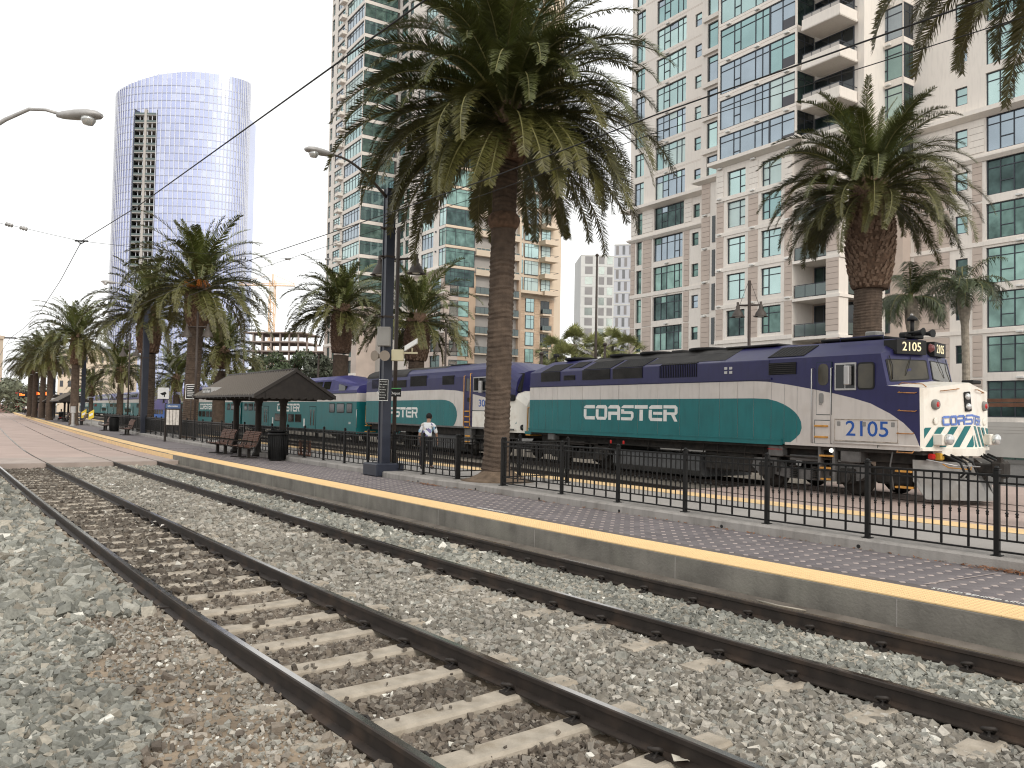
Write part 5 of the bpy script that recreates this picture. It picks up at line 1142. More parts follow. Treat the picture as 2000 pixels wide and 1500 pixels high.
# lower part of block 1
hh = [(t, t+1.5, z-2.4, z) for z in (19.9,16.9,13.9,10.9,7.9) for t in (l1+1.5,l1+4.0,l1+9.5,l1+12.5)]
B2.wall(l1+.2, r1-.1, 0, 23, w1, hh, .2, M['tower_stone'], th=.6)
for h in hh: B2.window(*h, w1, (.5,), (.7,), GL_LO, .16, single=True)
for z in (20.1, 14.1, 8.1): B2.band(l1+.2, r1-.1, z, z+.5, w1, .08)
# recessed middle
hh = [(t, t+2.6, z-2.4, z) for z in zz for t in (-26.0,-22.6,-19.2,-15.8)]
B2.wall(r1, -12.6, 0, H2, 4.0, hh, .15, M['tower_cream'])
for h in hh: B2.window(*h, 4.0, (.5,), (.75,), GL_LO+[GL_UP[2]], .12, single=True)
# block 2 with the corner bay
FZ = [29.8+3.04*k for k in range(-2, 21)]
hh = []
for z in FZ: hh += [(-10.5,-9.75,z-1.75,z-.4), (-8.2,-4.0,z-2.45,z), (-2.2,-.02,z-2.6,z)]
B2.wall(-12.8, 0, 23.7, H2, 0, hh, .15, M['tower_cream'], th=.4)
for z in FZ:
    B2.window(-10.5,-9.75,z-1.75,z-.4,0,(),(.5,),GL_LO,.1,single=True); B2.window(-8.2,-4.0,z-2.45,z,0,(.25,.5,.75),(.75,)); B2.window(-2.2,-.02,z-2.6,z,0,(.5,),(.8,),GL_UP+GL_LO[2:],.04)
    B2.window(0.02,5.05,z-2.6,z,-.10,(.33,.66),(.8,),GL_LO,.04,axis='y',single=True); b = MB(); b.box(-.1,.02,0,5.1,z,z+.44); b.box(-.02,.08,-.05,5.15,z+.05,z+.34); b.build('floor_band', M['warm_cream'], B2.e)
    b = MB(); b.bbox(-3.2,-2.95,-.2,0,z-.35,z-.1,.03); b.build('wall_light', M['frame_slate'], B2.e)
b = MB(); b.box(-12.6,-.5,.6,14,0,H2-.3); b.build('inner_core', M['soffit_grey'], B2.e)
B2.cornice(-12.8, .0, 23.45, 0, .5, .4)
hh = [(t, t+w_, z-2.4, z) for z in (22.4,19.6,16.6,13.6,10.6,7.6,4.6) for t, w_ in ((-11.5,1.6),(-8.0,1.8),(-4.6,3.4))]
B2.wall(-12.8, 0, 0, 23.45, 0, hh, .2, M['tower_stone'], th=.4)
for h in hh: B2.window(*h, 0, (.5,), (.7,), GL_LO, .16, single=True)
for z in (20.1, 14.1, 8.1): B2.band(-12.8, 0, z-.2, z+.35, 0, .08)
# right-hand side of block 2 (local +y runs along it): balconies, then the rear block
def sidewall(x, y0, y1, z0, z1, mt, name='wall'):
    b = MB(); b.box(x-.3, x, y0, y1, z0, z1); return b.build(name, M[mt], B2.e)
for k in range(8):
    z = 1.5+k*3.0
    for (y0, y1) in ((.9, 4.2),): B2.window(y0,y1,z-.0,z+2.4,-.12,(.4,),(.7,),GL_LO,.05,axis='y',single=True)
sidewall(-.02, 0, 5.4, 0, 23.4, 'sunlit_stone'); sidewall(-2.2, 5.1, 13.4, 0, H2, 'warm_cream')
SB = ((5.2, 8.6), (9.2, 13.2))
for k in range(29):
  z = 2.0+k*3.04; up_ = z > 23
  if z > H2-3: break
  for Y0, Y1 in SB:
    b = MB(); b.box(-2.4,.35,Y0,Y1,z-.2,z); bl = b.build('balcony', M['warm_cream'], B2.e)
    b = MB()
    if up_: b.box(.2,.35,Y0,Y1,z,z+.7)
    b.box(.25,.3,Y0,Y1,z+1.0,z+1.05)
    for q in range(5): b.box(.25,.29,Y0+.05+q*.8,Y0+.09+q*.8,z,z+1.0)
    b.build('railing', M['warm_cream'] if up_ else M['frame_slate'], bl); b = MB(); b.box(.26,.275,Y0+.05,Y1-.05,z+.05,z+.98); b.build('rail_panel', M['rail_glass'], bl)
    B2.window(Y0+.1,Y0+1.2,z,z+2.3,-2.3,(),(),[M['glass_dark']],.02,axis='y',single=True); B2.window(Y0+1.7,Y0+3.1,z,z+2.3,-2.3,(.5,),(),[M['glass_dark'],GL_UP[2]],.02,axis='y',single=True)
    b = MB(); b.box(-2.2,.1,Y1,Y1+.45,z-.2,z+2.84); b.build('pier', M['warm_cream' if up_ else 'sunlit_stone'], B2.e)
# rear block, set back along the street
XB = -12.0
b = MB(); b.box(-40, XB-.4, 13.4, 30.5, 0, H2); b.build('inner_core', M['warm_cream'], B2.e)
RZ = [29.42+.0+3.04*k for k in range(-2, 21)]
sc2 = 1.11
for z in [23.9+2.3+3.04*k for k in range(0, 21)]:
    B2.window(20.2,22.1,z-2.4,z,XB-.36,(.35,),(.75,),GL_UP+GL_LO[2:],.05,axis='y',single=True); B2.window(22.4,25.4,z-2.5,z,XB-.36,(.25,.5),(.75,),GL_UP,.05,axis='y',single=True); B2.window(16.4,19.0,z-2.4,z,XB-.36,(.5,),(.75,),GL_UP,.05,axis='y',single=True)
    B2.window(26.0,28.0,z-2.3,z,XB-.36,(.5,),(.6,),GL_UP,.05,axis='y',single=True)
    for y0, y1 in ((25.6, 28.6), (13.6, 18.2)):
        b = MB(); b.box(XB-.4,XB+1.6,y0,y1,z-3.1,z-2.3); bl = b.build('balcony', M['warm_cream'], B2.e)
        b = MB(); b.box(XB+1.5,XB+1.55,y0,y1,z-2.0,z-1.95); b.box(XB,XB+1.55,y1-.05,y1,z-2.0,z-1.95); b.box(XB,XB+1.55,y0,y0+.05,z-2.0,z-1.95); b.build('railing', M['frame_slate'], bl)
b = MB(); b.box(XB-.4,XB+1.0,13.4,29.2,23.2,23.7); b.build('cornice', M['warm_cream'], B2.e)
for k in range(8):
    z = 22.5-3.0*k
    if z < 3: break
    B2.window(20.2,21.6,z-2.4,z,XB-.36,(.5,),(.6,),GL_LO+GL_UP[:1],.05,axis='y',single=True); B2.window(22.8,24.6,z-2.4,z,XB-.36,(.6,),(.7,),GL_UP[:2]+GL_LO[2:],.05,axis='y',single=True)
    for y0, y1 in ((26.0, 28.0), (13.8, 17.2)):
        b = MB(); b.box(XB-.4,XB+.5,y0,y1,z-2.9,z-2.6); bl = b.build('balcony', M['warm_cream'], B2.e); b = MB(); b.box(XB+.42,XB+.46,y0,y1,z-1.65,z-1.6)
        for q in range(5): b.box(XB+.42,XB+.45,y0+(y1-y0-.04)*q/4,y0+.04+(y1-y0-.04)*q/4,z-2.6,z-1.6)
        b.build('railing', M['frame_slate'], bl); b = MB(); b.box(XB+.43,XB+.44,y0,y1,z-2.5,z-1.7); b.build('rail_panel', M['rail_glass'], bl); B2.window(y0+.1,y1-.1,z-2.5,z-.2,XB-.38,(.4,),(),[M['glass_dark']],.02,axis='y',single=True)
    for y0, y1 in ((17.4,20.0),(21.8,22.7),(24.8,25.9),(28.1,29.0)):
        b = MB(); n_ = 6
        for q in range(n_): b.box(XB-.42,XB-.33,y0,y1,z-2.7+q*.48,z-2.7+q*.48+.45)
        b.build('stone_cladding', M['sunlit_stone'], B2.e)
# -------------------------------------------------------------- two grey towers in the gap
mat('pale_panel', (.62,.62,.6), .8, var=.06, vscale=.1); mat('grey_panel', (.29,.28,.28), .8, var=.12, vscale=.2); mat('blue_panel', (.55,.57,.62), .7, var=.08, vscale=.1)
def grey_tower(label, px0, px1, pyt, D, rz, cols, fl, mt, wm, gap):
    A = gd(px0, 700, D); A[2] = 0; w = (px1-px0)/FPX*D/math.cos(rz) if abs(rz) < 1.2 else 20
    t = thing('office_block', label, 'building', A, rz); h = zat((px0+px1)/2, pyt, D)
    b = MB(); b.box(0, w, 0, 16, 0, h); b.build('wall', M[mt], t); n_ = int(h/fl)
    for k in range(n_):
        b = MB(); b.box(-.03, w+.03, -.06, 0, h-k*fl-.3, h-k*fl); b.build('floor_band', M['pale_panel'], t)
        for j, (u0, u1) in enumerate(cols):
            sh = gap*(k % 2); z1 = h-.45-k*fl
            b = MB(); b.box((u0+sh)*w, (u1+sh)*w, -.05, .02, z1-fl*.72, z1); b.build('window', wm[(j+k) % len(wm)], t)
    return t
grey_tower('pale grey tower with dark stacked panels between the two cream towers', 1132, 1200, 498, 260, .05, ((.12,.34),(.52,.68),(.76,.92)), 3.3, 'pale_panel', [M['grey_panel'], M['grey_panel'], glass('glass_pale', (.5,.55,.5), .1, .6)], 0)
grey_tower('bluish apartment block with staggered narrow windows beside the cream tower', 1197, 1260, 478, 210, -.25, ((.06,.14),(.25,.33),(.45,.53),(.63,.7),(.8,.87)), 3.1, 'blue_panel', [M['grey_panel'], glass('glass_slate', (.3,.33,.37), .1, .6)], .06)
# -------------------------------------------------------------- curved glass tower far left
mat('mullion_white', (.72,.73,.76), .5, .3)
GT_ = [glass('sky_glass', (.47,.50,.68), .05, .85, .14, .025), glass('sky_glass_blue', (.44,.475,.665), .05, .85, .14, .025), glass('sky_glass_pale', (.53,.56,.72), .08, .85, .14, .025)]
DG = 350.0; CG = gd(343, 700, DG+6); CG[2] = 0
G = thing('glass_tower', 'tall curved blue glass tower with a dark column of balconies', 'tower', CG, 0)
RX, RY = 29.3, 13.0; NP = 46
ang = lambda k: math.pi + math.pi*k/NP          # front half from left to right
ptop = lambda x: zat(352+x/DG*FPX, np.interp(x, [-30,-18,-5,8,29], [183,170,158,152,154]), DG)
FLH = 3.22; px_ = [(RX*math.cos(ang(k)), RY*math.sin(ang(k))) for k in range(NP+1)]
SL = [k for k in range(NP) if -14.8 < (px_[k][0]+px_[k+1][0])/2 < -5.9]; SL2 = [k for k in range(NP) if -28.0 < (px_[k][0]+px_[k+1][0])/2 < -26.4]
b = MB()
for k in range(NP):
    x0, y0 = px_[k]; x1, y1 = px_[k+1]; zt = ptop((x0+x1)/2); nf = int(zt/FLH)
    for f in range(nf+1):
        za, zb_ = f*FLH, min((f+1)*FLH, zt)
        if zb_-za < .1: continue
        if k in SL and 60 < zb_ < 128: continue
        m = random.choices((0,1,2), (.5,.35,.15))[0]
        b.add([(x0,y0,za),(x1,y1,za),(x1,y1,zb_),(x0,y0,zb_)], [(0,1,2,3)], m)
b.add([(x,y,ptop(x)-.0) for x, y in px_], [tuple(range(NP+1))], 2); cw = b.build('curtain_wall', GT_, G); cw['kind'] = 'stuff'
b = MB(); b.loft([[(x,y,0) for x, y in px_]+[(RX,16,0),(-RX,16,0)], [(x,y,0.0)+tuple() for x, y in px_]+[(RX,16,0),(-RX,16,0)]], cap=False)
bk = MB(); bk.box(-RX+1.5, RX-2.5, 1, 16, 0, 132); bk.build('rear_core', GT_[2], G)
for k in range(0, NP+1):
    x, y = px_[k]; r_ = .22; ux, uy = x/RX, y/RY; zt = ptop(x); m_ = MB(); m_.box(x-.11, x+.11, y-.4, y+.05, 0, zt+.5)
    m_.build('mullion', M['mullion_white'], G)
for f in range(1, 44):
    m_ = MB(); z = f*FLH
    for k in range(NP):
        if k in SL and 60 < z < 128: continue
        (x0,y0),(x1,y1) = px_[k], px_[k+1]
        if z > ptop((x0+x1)/2): continue
        m_.add([(x0,y0-.12,z-.18),(x1,y1-.12,z-.18),(x1,y1-.12,z+.18),(x0,y0-.12,z+.18)], [(0,1,2,3)])
    sp__ = m_.build('spandrel', mat('spandrel_blue', (.4,.42,.53), .4, .3) if 'spandrel_blue' not in M else M['spandrel_blue'], G); sp__['kind'] = 'stuff'
if SL:
    xa, xb = px_[SL[0]][0], px_[SL[-1]+1][0]; ya = min(px_[SL[0]][1], px_[SL[-1]+1][1])
    bb = MB(); bb.box(xa, xb, ya+6, ya+6.3, 60, 128); bb.build('balcony_back', M['glass_dark'], G); xm = (xa+xb)/2
    bb = MB(); bb.box(xm-.5, xm+.5, ya-.5, ya+6, 60, 128); bb.build('balcony_pier', M['soffit_grey'], G)
    for s_ in (xa, xb): bb = MB(); bb.box(s_-.2, s_+.2, ya-.2, ya+6, 60, 128); bb.build('balcony_side', M['glass_dark'], G)
    for f in range(19, 40):
        z = f*FLH
        for q0, q1 in ((xa+.2, xm-.5), (xm+.5, xb-.2)):
            bb = MB(); bb.box(q0, q1, ya-.6, ya+5.9, z-.25, z); sl = bb.build('balcony', M['soffit_grey'], G); bb = MB(); bb.box(q0, q1, ya-.55, ya-.45, z, z+.9); bb.build('railing', M['rail_glass'], sl)
# -------------------------------------------------------------- unfinished concrete frame with tower crane
DC = 300.0; A = gd(473, 700, DC); A[2] = 0
cf = thing('building_frame', 'unfinished concrete building frame with open floors far behind the shelter', 'building', A, math.radians(-8))
wC = 172/FPX*DC
for k in range(9):
    z = 3+k*3.4
    if z > 32: break
    b = MB(); b.box(0, wC*(1 if k < 7 else .72), 0, 18, z-.45, z); b.build('floor_slab', mat('raw_concrete', (.33,.27,.24), .9, var=.15, vscale=.2) if 'raw_concrete' not in M else M['raw_concrete'], cf)
for i in range(10):
    for j in (.5, 9, 17):
        b = MB(); b.box(i*wC/9.3, i*wC/9.3+.5, j, j+.5, 0, 27 if i > 6 else 30); b.build('column', M['raw_concrete'], cf)
DK = 330.0; A = gd(528, 720, DK); A[2] = 0
cr = thing('tower_crane', 'slim orange tower crane standing beside the unfinished building', 'crane', A, 0); hk = zat(528, 548, DK)
mat('hazed_orange', (.8,.56,.36), .6)  # orange made paler: haze and overexposure put into the colour
b = MB()
for x in (-1, 1):
    for y in (-1, 1): b.box(x-.16, x+.16, y-.16, y+.16, 0, hk)
k = 0
while k*2.0 < hk-2:
    z = k*2.0
    for y in (-1, 1): b.tube([(-1,y,z),(1,y,z+2)] if k % 2 else [(1,y,z),(-1,y,z+2)], .12, 4)
    b.box(-1,1,-1,-.85,z-.08,z+.08); k += 1
b.build('mast', M['hazed_orange'], cr)
b = MB(); b.box(-14,9,-.6,.6,hk-2.2,hk-1.9); b.tube([(-14,0,hk-1.2),(9,0,hk-1.2)], .12, 4)
for q in range(23): b.tube([(-14+q,0,hk-2),(-13.5+q,0,hk-1.2),(-13+q,0,hk-2)], .07, 4, cap=False)
b.tube([(0,0,hk+2.5),(-14,0,hk-1.2)], .08, 4); b.tube([(0,0,hk+2.5),(9,0,hk-1.2)], .08, 4); b.tube([(0,0,hk-2),(0,0,hk+2.6)], .3, 4); b.build('jib', M['hazed_orange'], cr)
b = MB(); b.bbox(-.9,.9,-1.8,-1,hk-5,hk-3,.1); b.build('cab', M['white_paint'], cr)
# -------------------------------------------------------------- far cream blocks behind the palms on the left
def block(label, px0, px1, pyt, D, mt, cols, dep=20):
    A = gd(px0, 760, D); A[2] = 0; w = (px1-px0)/FPX*D; h = zat((px0+px1)/2, pyt, D); t = thing('distant_block', label, 'building', A, 0)
    b = MB(); b.box(0, w, 0, dep, 0, h); b.build('wall', M[mt], t); b = MB(); b.box(-.3, w+.3, -.3, dep, h, h+.8); b.build('parapet', M[mt], t)
    for k in range(int(h/3.6)):
        for j in range(cols):
            b = MB(); x = w*(j+.3)/cols; b.box(x, x+w*.4/cols, -.06, .1, h-3-k*3.6, h-1.2-k*3.6); b.build('window', M['frame_panel'], t)
block('cream block with small windows seen behind the palm crowns', 112, 205, 688, 240, 'warm_cream', 6)
block('narrow orange-cream block standing at the edge of the picture', -62, -12, 660, 200, 'warm_cream', 3, dep=3)
# ================================================================== palms and trees
mat('frond_green', (0.075, 0.098, 0.036), 0.45, tint=True, var=.2, vscale=3, spec=.55)
mat('palm_bark', (0.088, 0.064, 0.048), 0.95, var=.3, vscale=5, bump=.6, bscale=30)
mat('palm_boot', (0.12, 0.075, 0.05), 0.9, var=.4, vscale=8, bump=.5, bscale=25)
mat('frond_rachis', (0.16, 0.15, 0.06), 0.6, var=.2, vscale=6)
mat('date_stalk', (0.45, 0.15, 0.03), 0.7, var=.3, vscale=6)
mat('queen_trunk', (0.3, 0.26, 0.21), .9, var=.3, vscale=7, bump=.5, bscale=20)
def frond_curve(L, a0, droop, n=14):
    """points in the x-z plane of a rachis that leaves at elevation a0 and bends down by droop (radians)"""
    P = [(0.0, 0.0)]; ds = L/n
    for i in range(n):
        t = (i+.5)/n; a = a0 - droop*(t**1.6); P.append((P[-1][0]+ds*math.cos(a), P[-1][1]+ds*math.sin(a)))
    return np.array(P)
def frond_mesh(name, L, a0, droop, nl, ll, seed, lw=.03, tint=(1,1,1), tipy=0.0, sweep_=.75, hang=.25, side_bend=0.0, ngrp=1):
    r = np.random.default_rng(seed); C = frond_curve(L, a0, droop); n = len(C)-1
    ts = np.linspace(.1, 1.0, nl); V = []; F = []; K = []; MI = []
    def at(t):
        u = t*n; i = min(int(u), n-1); f = u-i; p = C[i]*(1-f)+C[i+1]*f; d = C[i+1]-C[i]; d = d/np.linalg.norm(d); return p, d
    base = np.array([.068,.084,.022])*np.array(tint)
    for t in ts:
        p, d = at(t); prof = min(1.0, .35+2.3*t)*(1.0 if t < .55 else max(.22, 1-1.55*(t-.55)))
        for sg in (-1, 1):
            l = ll*prof*r.uniform(.85, 1.12); sw = sweep_+r.normal(0, .08); up = r.normal(.42, .1)*(1 if r.random() < .72 else -.25)
            T3 = np.array([d[0], 0, d[1]]); N3 = np.array([-d[1], 0, d[0]]); S3 = np.array([0, sg, 0])
            dr = T3*math.sin(sw)+S3*math.cos(sw)*math.cos(up)+N3*math.cos(sw)*math.sin(up); dr /= np.linalg.norm(dr)
            o = np.array([p[0], side_bend*t*t*L, p[1]]); m = o+dr*l*.55+np.array([0,0,-hang*.12*l]); e = o+dr*l*.97+np.array([0,0,-hang*l*.5])
            w = np.cross(dr, N3); w /= (np.linalg.norm(w)+1e-9); w = (w*.8+T3*.6); w /= np.linalg.norm(w); w = w*lw
            b = len(V); V += [o-w*.6, o+w*.6, m+w, m-w, e]; F += [(b, b+1, b+2), (b, b+2, b+3), (b+3, b+2, b+4)]
            c = base*r.uniform(.72, 1.25); c = c*(1-tipy*t*.8)+np.array([.2,.145,.04])*tipy*t*.8
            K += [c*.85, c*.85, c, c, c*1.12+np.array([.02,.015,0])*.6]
    MI += [0]*len(F)
    # rachis
    prev = None
    for i in range(0, n+1, 1):
        p = C[i]; w = .035*(1-i/n)+.006; b = len(V); y = side_bend*(i/n)**2*L
        V += [(p[0], y-w, p[1]+.012), (p[0], y+w, p[1]+.012), (p[0], y, p[1]-w)]; K += [np.array([.15,.15,.06])]*3
        if prev is not None:
            for a, c in ((0,1),(1,2),(2,0)): F += [(prev+a, prev+c, b+c), (prev+a, b+c, b+a)]
            MI += [1]*6
        prev = b
    K = np.concatenate([np.array(K), np.ones((len(K), 1))], 1)
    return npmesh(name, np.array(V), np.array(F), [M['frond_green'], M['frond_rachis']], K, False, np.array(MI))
FROND = {}
def fronds(key, L, nl, ll, lw, hang=.1):
    """a set of frond shapes from upright to hanging"""
    if key in FROND: return FROND[key]
    out = []
    for i, (a0, dr) in enumerate([(84,40),(76,62),(66,80),(56,92),(46,98),(36,100),(26,98),(16,92),(6,86),(-4,80),(-16,68),(-28,56)]):
        for q in range(2):
            old = i >= 8; out.append((i, frond_mesh('frond', L*(1 if i < 9 else .92)*(.92+.16*q), math.radians(a0), math.radians(dr), nl, ll, 100+i*7+q, lw,
                (1.3,1.3,1.05) if i < 3 else ((1,1,1) if i < 7 else (.85,.82,.75)), .12 if i < 7 else .35, .72, hang, random.uniform(-.12,.12))))
    FROND[key] = out; return out
def palm(label, base, z_crown, L, n_fr, key, tr=.3, bulge=.52, zb=None, lean=(0, 0), parts=True, nl=70, ll=.55, lw=.014, name='palm_tree', droopy=0.0, dates=False, trunk_detail=True, group='date palms along the station', seed=1, boots=None, collar=None, lowcut=0):
    """Canary date palm: ringed trunk, swollen boot ball, crown of single fronds. base (x,y,z)"""
    rr = np.random.default_rng(seed); P = thing(name, label, 'palm tree', base, 0, group); H = z_crown-base[2]; zb = H-2.0 if zb is None else zb-base[2]
    # ringed trunk
    b = MB(); n = 18; rings = []; z = 0; k = 0; step = .06 if trunk_detail else .4
    ph = rr.uniform(0, 6.28, 3)
    while z < zb:
        f = z/max(zb, .1); r = tr*(1.28 if z < .12 else (1.18-.18*min(1, z/.7) if z < .7 else 1.0-.06*f))
        jit = (rr.uniform(.004,.02) if k % 2 else -rr.uniform(.0,.012)) if trunk_detail else 0
        cx, cy = lean[0]*(z/H)**1.3, lean[1]*(z/H)**1.3
        rings.append([(cx+(r+jit*rr.uniform(.4,1.5))*math.cos(2*math.pi*q/n), cy+(r+jit*rr.uniform(.4,1.5))*math.sin(2*math.pi*q/n), z+.03*math.sin(2*math.pi*q/n*2+ph[0]+z*.7)+rr.uniform(-.012,.012)) for q in range(n)]); z += step; k += 1
    b.loft(rings, 0, False); b.build('trunk', M['palm_bark'], P)
    # boot ball of old leaf bases
    b = MB(); prof = []
    cxy = lambda z: (lean[0]*(z/H)**1.3, lean[1]*(z/H)**1.3)
    hb = H-zb
    for q in range(9):
        f = q/8; r = tr*.95+(bulge-tr*.95)*math.sin(math.pi*min(1, f*.85+.12)); prof.append((r, zb+hb*f))
    c0 = cxy(H-.5); b.lathe([(r, z) for r, z in prof], (c0[0], c0[1], 0), 16, 0, True); b.build('boot_ball', M['palm_boot'], P)
    nb = boots if boots is not None else 180
    bt = MB()
    for q in range(nb):
        f = rr.uniform(0, .92); a = q*2.39996+rr.uniform(-.1,.1); r = tr*.95+(bulge-tr*.95)*math.sin(math.pi*min(1, f*.85+.12)); z = zb+hb*f; ca, sa = math.cos(a), math.sin(a); s_ = bulge*.115*rr.uniform(.7,1.2)
        o = np.array([c0[0]+r*ca, c0[1]+r*sa, z]); T = np.array([-sa, ca, 0]); Rr = np.array([ca, sa, 0]); U = np.array([0,0,1.0])
        p = [o-T*s_*.7-U*s_*.5, o+T*s_*.7-U*s_*.5, o+T*s_*.35+U*s_+Rr*s_*.75, o-T*s_*.35+U*s_+Rr*s_*.75, o+U*s_*1.15-Rr*.02]
        bt.add(p, [(0,1,2,3), (3,2,4), (0,3,4), (2,1,4)], 0)
    tb = bt.build('leaf_bases', M['palm_boot'] if False else mat('boot_tip', (.2,.135,.095), .9, var=.4, vscale=10) if 'boot_tip' not in M else M['boot_tip'], P, fix=True); tb['kind'] = 'stuff'
    if collar:
        b = MB(); b.lathe([(tr*.98,-.22),(tr*1.16,-.14),(tr*1.3,0),(tr*1.24,.1),(tr*1.0,.2)], (cxy(collar-base[2])[0], cxy(zb)[1], collar-base[2]), 18); b.build('trunk_collar', M['palm_boot'], P)
    fs = fronds(key, L, nl, ll, lw)
    joined = [] if not parts else None
    for q in range(n_fr):
        f = (q+.5)/n_fr; cls = min(11, max(0, int(12*(f**.9)+rr.normal(0, .6)))); cls = min(cls, 11-lowcut)
        cand = [m for i, m in fs if i == cls]; me = cand[rr.integers(len(cand))]
        a = q*2.39996+rr.normal(0, .18); rad = bulge*.25 + bulge*.55*min(1, cls/8); z = H - .05 - min(hb*.5, .8)*max(0, (cls-3)/8)
        s_ = rr.uniform(.86, 1.08)*(0.8 if cls == 0 else 1)
        loc = (c0[0]+rad*math.cos(a), c0[1]+rad*math.sin(a), z); rot = (rr.normal(0, .12), rr.normal(0, .07)-droopy, a)
        if parts: inst('frond', me, P, loc, rot, s_)
        else: joined.append((me, Matrix.Translation(loc) @ (Matrix.Rotation(rot[2],4,'Z') @ Matrix.Rotation(rot[1],4,'Y') @ Matrix.Rotation(rot[0],4,'X')) @ Matrix.Scale(s_,4)))
    if not parts:
        VV = []; FF = []; CC = []; MM = []; o_ = 0
        for me, mx_ in joined:
            nv = len(me.vertices); co = np.empty(nv*3, np.float32); me.vertices.foreach_get('co', co); co = co.reshape(-1, 3); m4 = np.array(mx_)
            VV.append(co @ m4[:3,:3].T + m4[:3,3]); nf = len(me.polygons); fi = np.empty(nf*3, np.int32); me.loops.foreach_get('vertex_index', fi); FF.append(fi.reshape(-1,3)+o_); o_ += nv
            cc = np.empty(nv*4, np.float32); me.color_attributes['tint'].data.foreach_get('color', cc); CC.append(cc.reshape(-1,4)); mm = np.empty(nf, np.int32); me.polygons.foreach_get('material_index', mm); MM.append(mm)
        me = npmesh('crown', np.concatenate(VV), np.concatenate(FF), [M['frond_green'], M['frond_rachis']], np.concatenate(CC), False, np.concatenate(MM)); inst('crown', me, P)
    if dates:
        for q in range(5):
            a = -math.pi/2+rr.uniform(-.9,.9); b = MB(); o = np.array([c0[0]+.3*math.cos(a), c0[1]+.3*math.sin(a), H-.2]); 
            for t in range(14):
                d_ = np.array([math.cos(a)*rr.uniform(.3,1.0)+rr.normal(0,.3), math.sin(a)*rr.uniform(.3,1.0)+rr.normal(0,.3), 0])
                b.tube([o, o+d_*.5+(0,0,.15), o+d_*.9+(0,0,-.25)], .018, 4)
            b.build('date_cluster', M['date_stalk'], P)
    return P
# --- the big palm in front
BP = gz(968, 938, ZK); zc = zat(990, 205, BP[1])
palm('big date palm with a thick ringed trunk standing in the kerb planter', (BP[0], BP[1], ZK-.02), zc, 4.2, 175, 'main', .325, .56, zat(985, 318, BP[1]), lean=(.14, 0), nl=225, ll=.56, lw=.0125, boots=420, collar=zat(985, 432, BP[1]), seed=3, lowcut=1)
mound = MB(); mound.lathe([(1.0,0.0),(.75,.05),(.5,.16),(.4,.25)], (BP[0]+.05, BP[1], ZK-.01), 20); ms = mound.build('soil_mound', M['soil']); tag(ms, 'bare brown soil mound round the foot of the big palm', 'soil', kind='stuff')
# --- palm behind the locomotive
R = gd(1702, 660, 34.0); palm('date palm with a broad crown standing behind the locomotive cab', (R[0]-.25, R[1], -.2), zat(1710, 352, 34.0), 4.5, 120, 'main', .58, .95, zat(1705, 565, 34.0), lean=(.2, 0), boots=900, seed=9, lowcut=1)
# --- fronds of a palm off the right edge of the frame
R = gd(2110, 40, 15.5); palm('date palm beyond the right edge whose brown frond tips hang into view', (R[0]+.15, R[1], ZK), zat(2110, -270, 15.5), 4.0, 90, 'main', .36, .6, None, seed=12, boots=60)
# --- palms down the platform
def pp(label, px, py, D, crown_py, L, n, seed, key='mid', tr=.36, bulge=.6, parts=False, dates=False, zb_py=None, **kw):
    L = L*.93
    A = gd(px, py, D); z0 = ZK if A[2] > -1 else ZK
    palm(label, (A[0], A[1], .2), zat(px, crown_py, D), L, n, key, tr, bulge, zat(px, zb_py, D) if zb_py else None, parts=parts, nl=64, ll=.6, lw=.032, seed=seed, dates=dates, boots=300, trunk_detail=D < 60, lowcut=2, **kw)
pp('tall date palm with orange date clusters in front of the glass tower', 372, 760, 46, 548, 4.6, 110, 21, dates=True, parts=True, zb_py=640, lean=(.35, 0), tr=.42, bulge=.75)
pp('date palm with yellowing lower fronds just behind the date-bearing palm', 287, 770, 56, 600, 4.3, 90, 22, zb_py=690, tr=.5, bulge=.8)
pp('date palm behind the street lamp, fourth trunk along the platform', 146, 770, 76, 652, 4.4, 90, 23, zb_py=712)
pp('date palm in the far row, right of the departure boards', 97, 780, 100, 690, 4.8, 80, 24)
pp('farther date palm between the departure boards', 83, 780, 112, 696, 4.8, 80, 25)
pp('farthest date palm at the end of the platform row', 58, 785, 126, 706, 4.8, 80, 26)
pp('distant date palm just left of the departure boards', 68, 785, 118, 700, 4.8, 70, 27)
pp('small date palm left of the unfinished building', 428, 760, 66, 676, 3.4, 90, 31, zb_py=720, tr=.5, bulge=.8)
pp('dense dark date palm above the first coach', 664, 760, 62, 594, 4.0, 110, 32, zb_py=690, tr=.62, bulge=.8)
pp('feathery pale date palm beside the navy mast', 812, 760, 54, 612, 4.1, 85, 33, zb_py=705, tr=.55, bulge=.85)
pp('low date palm between the two far coaches', 235, 770, 95, 715, 4.2, 80, 34)
pp('distant small date palm by the cream block', 178, 780, 140, 752, 4.6, 60, 35)
pp('date palm half hidden behind the coach roofs', 345, 770, 90, 730, 4.0, 70, 36)
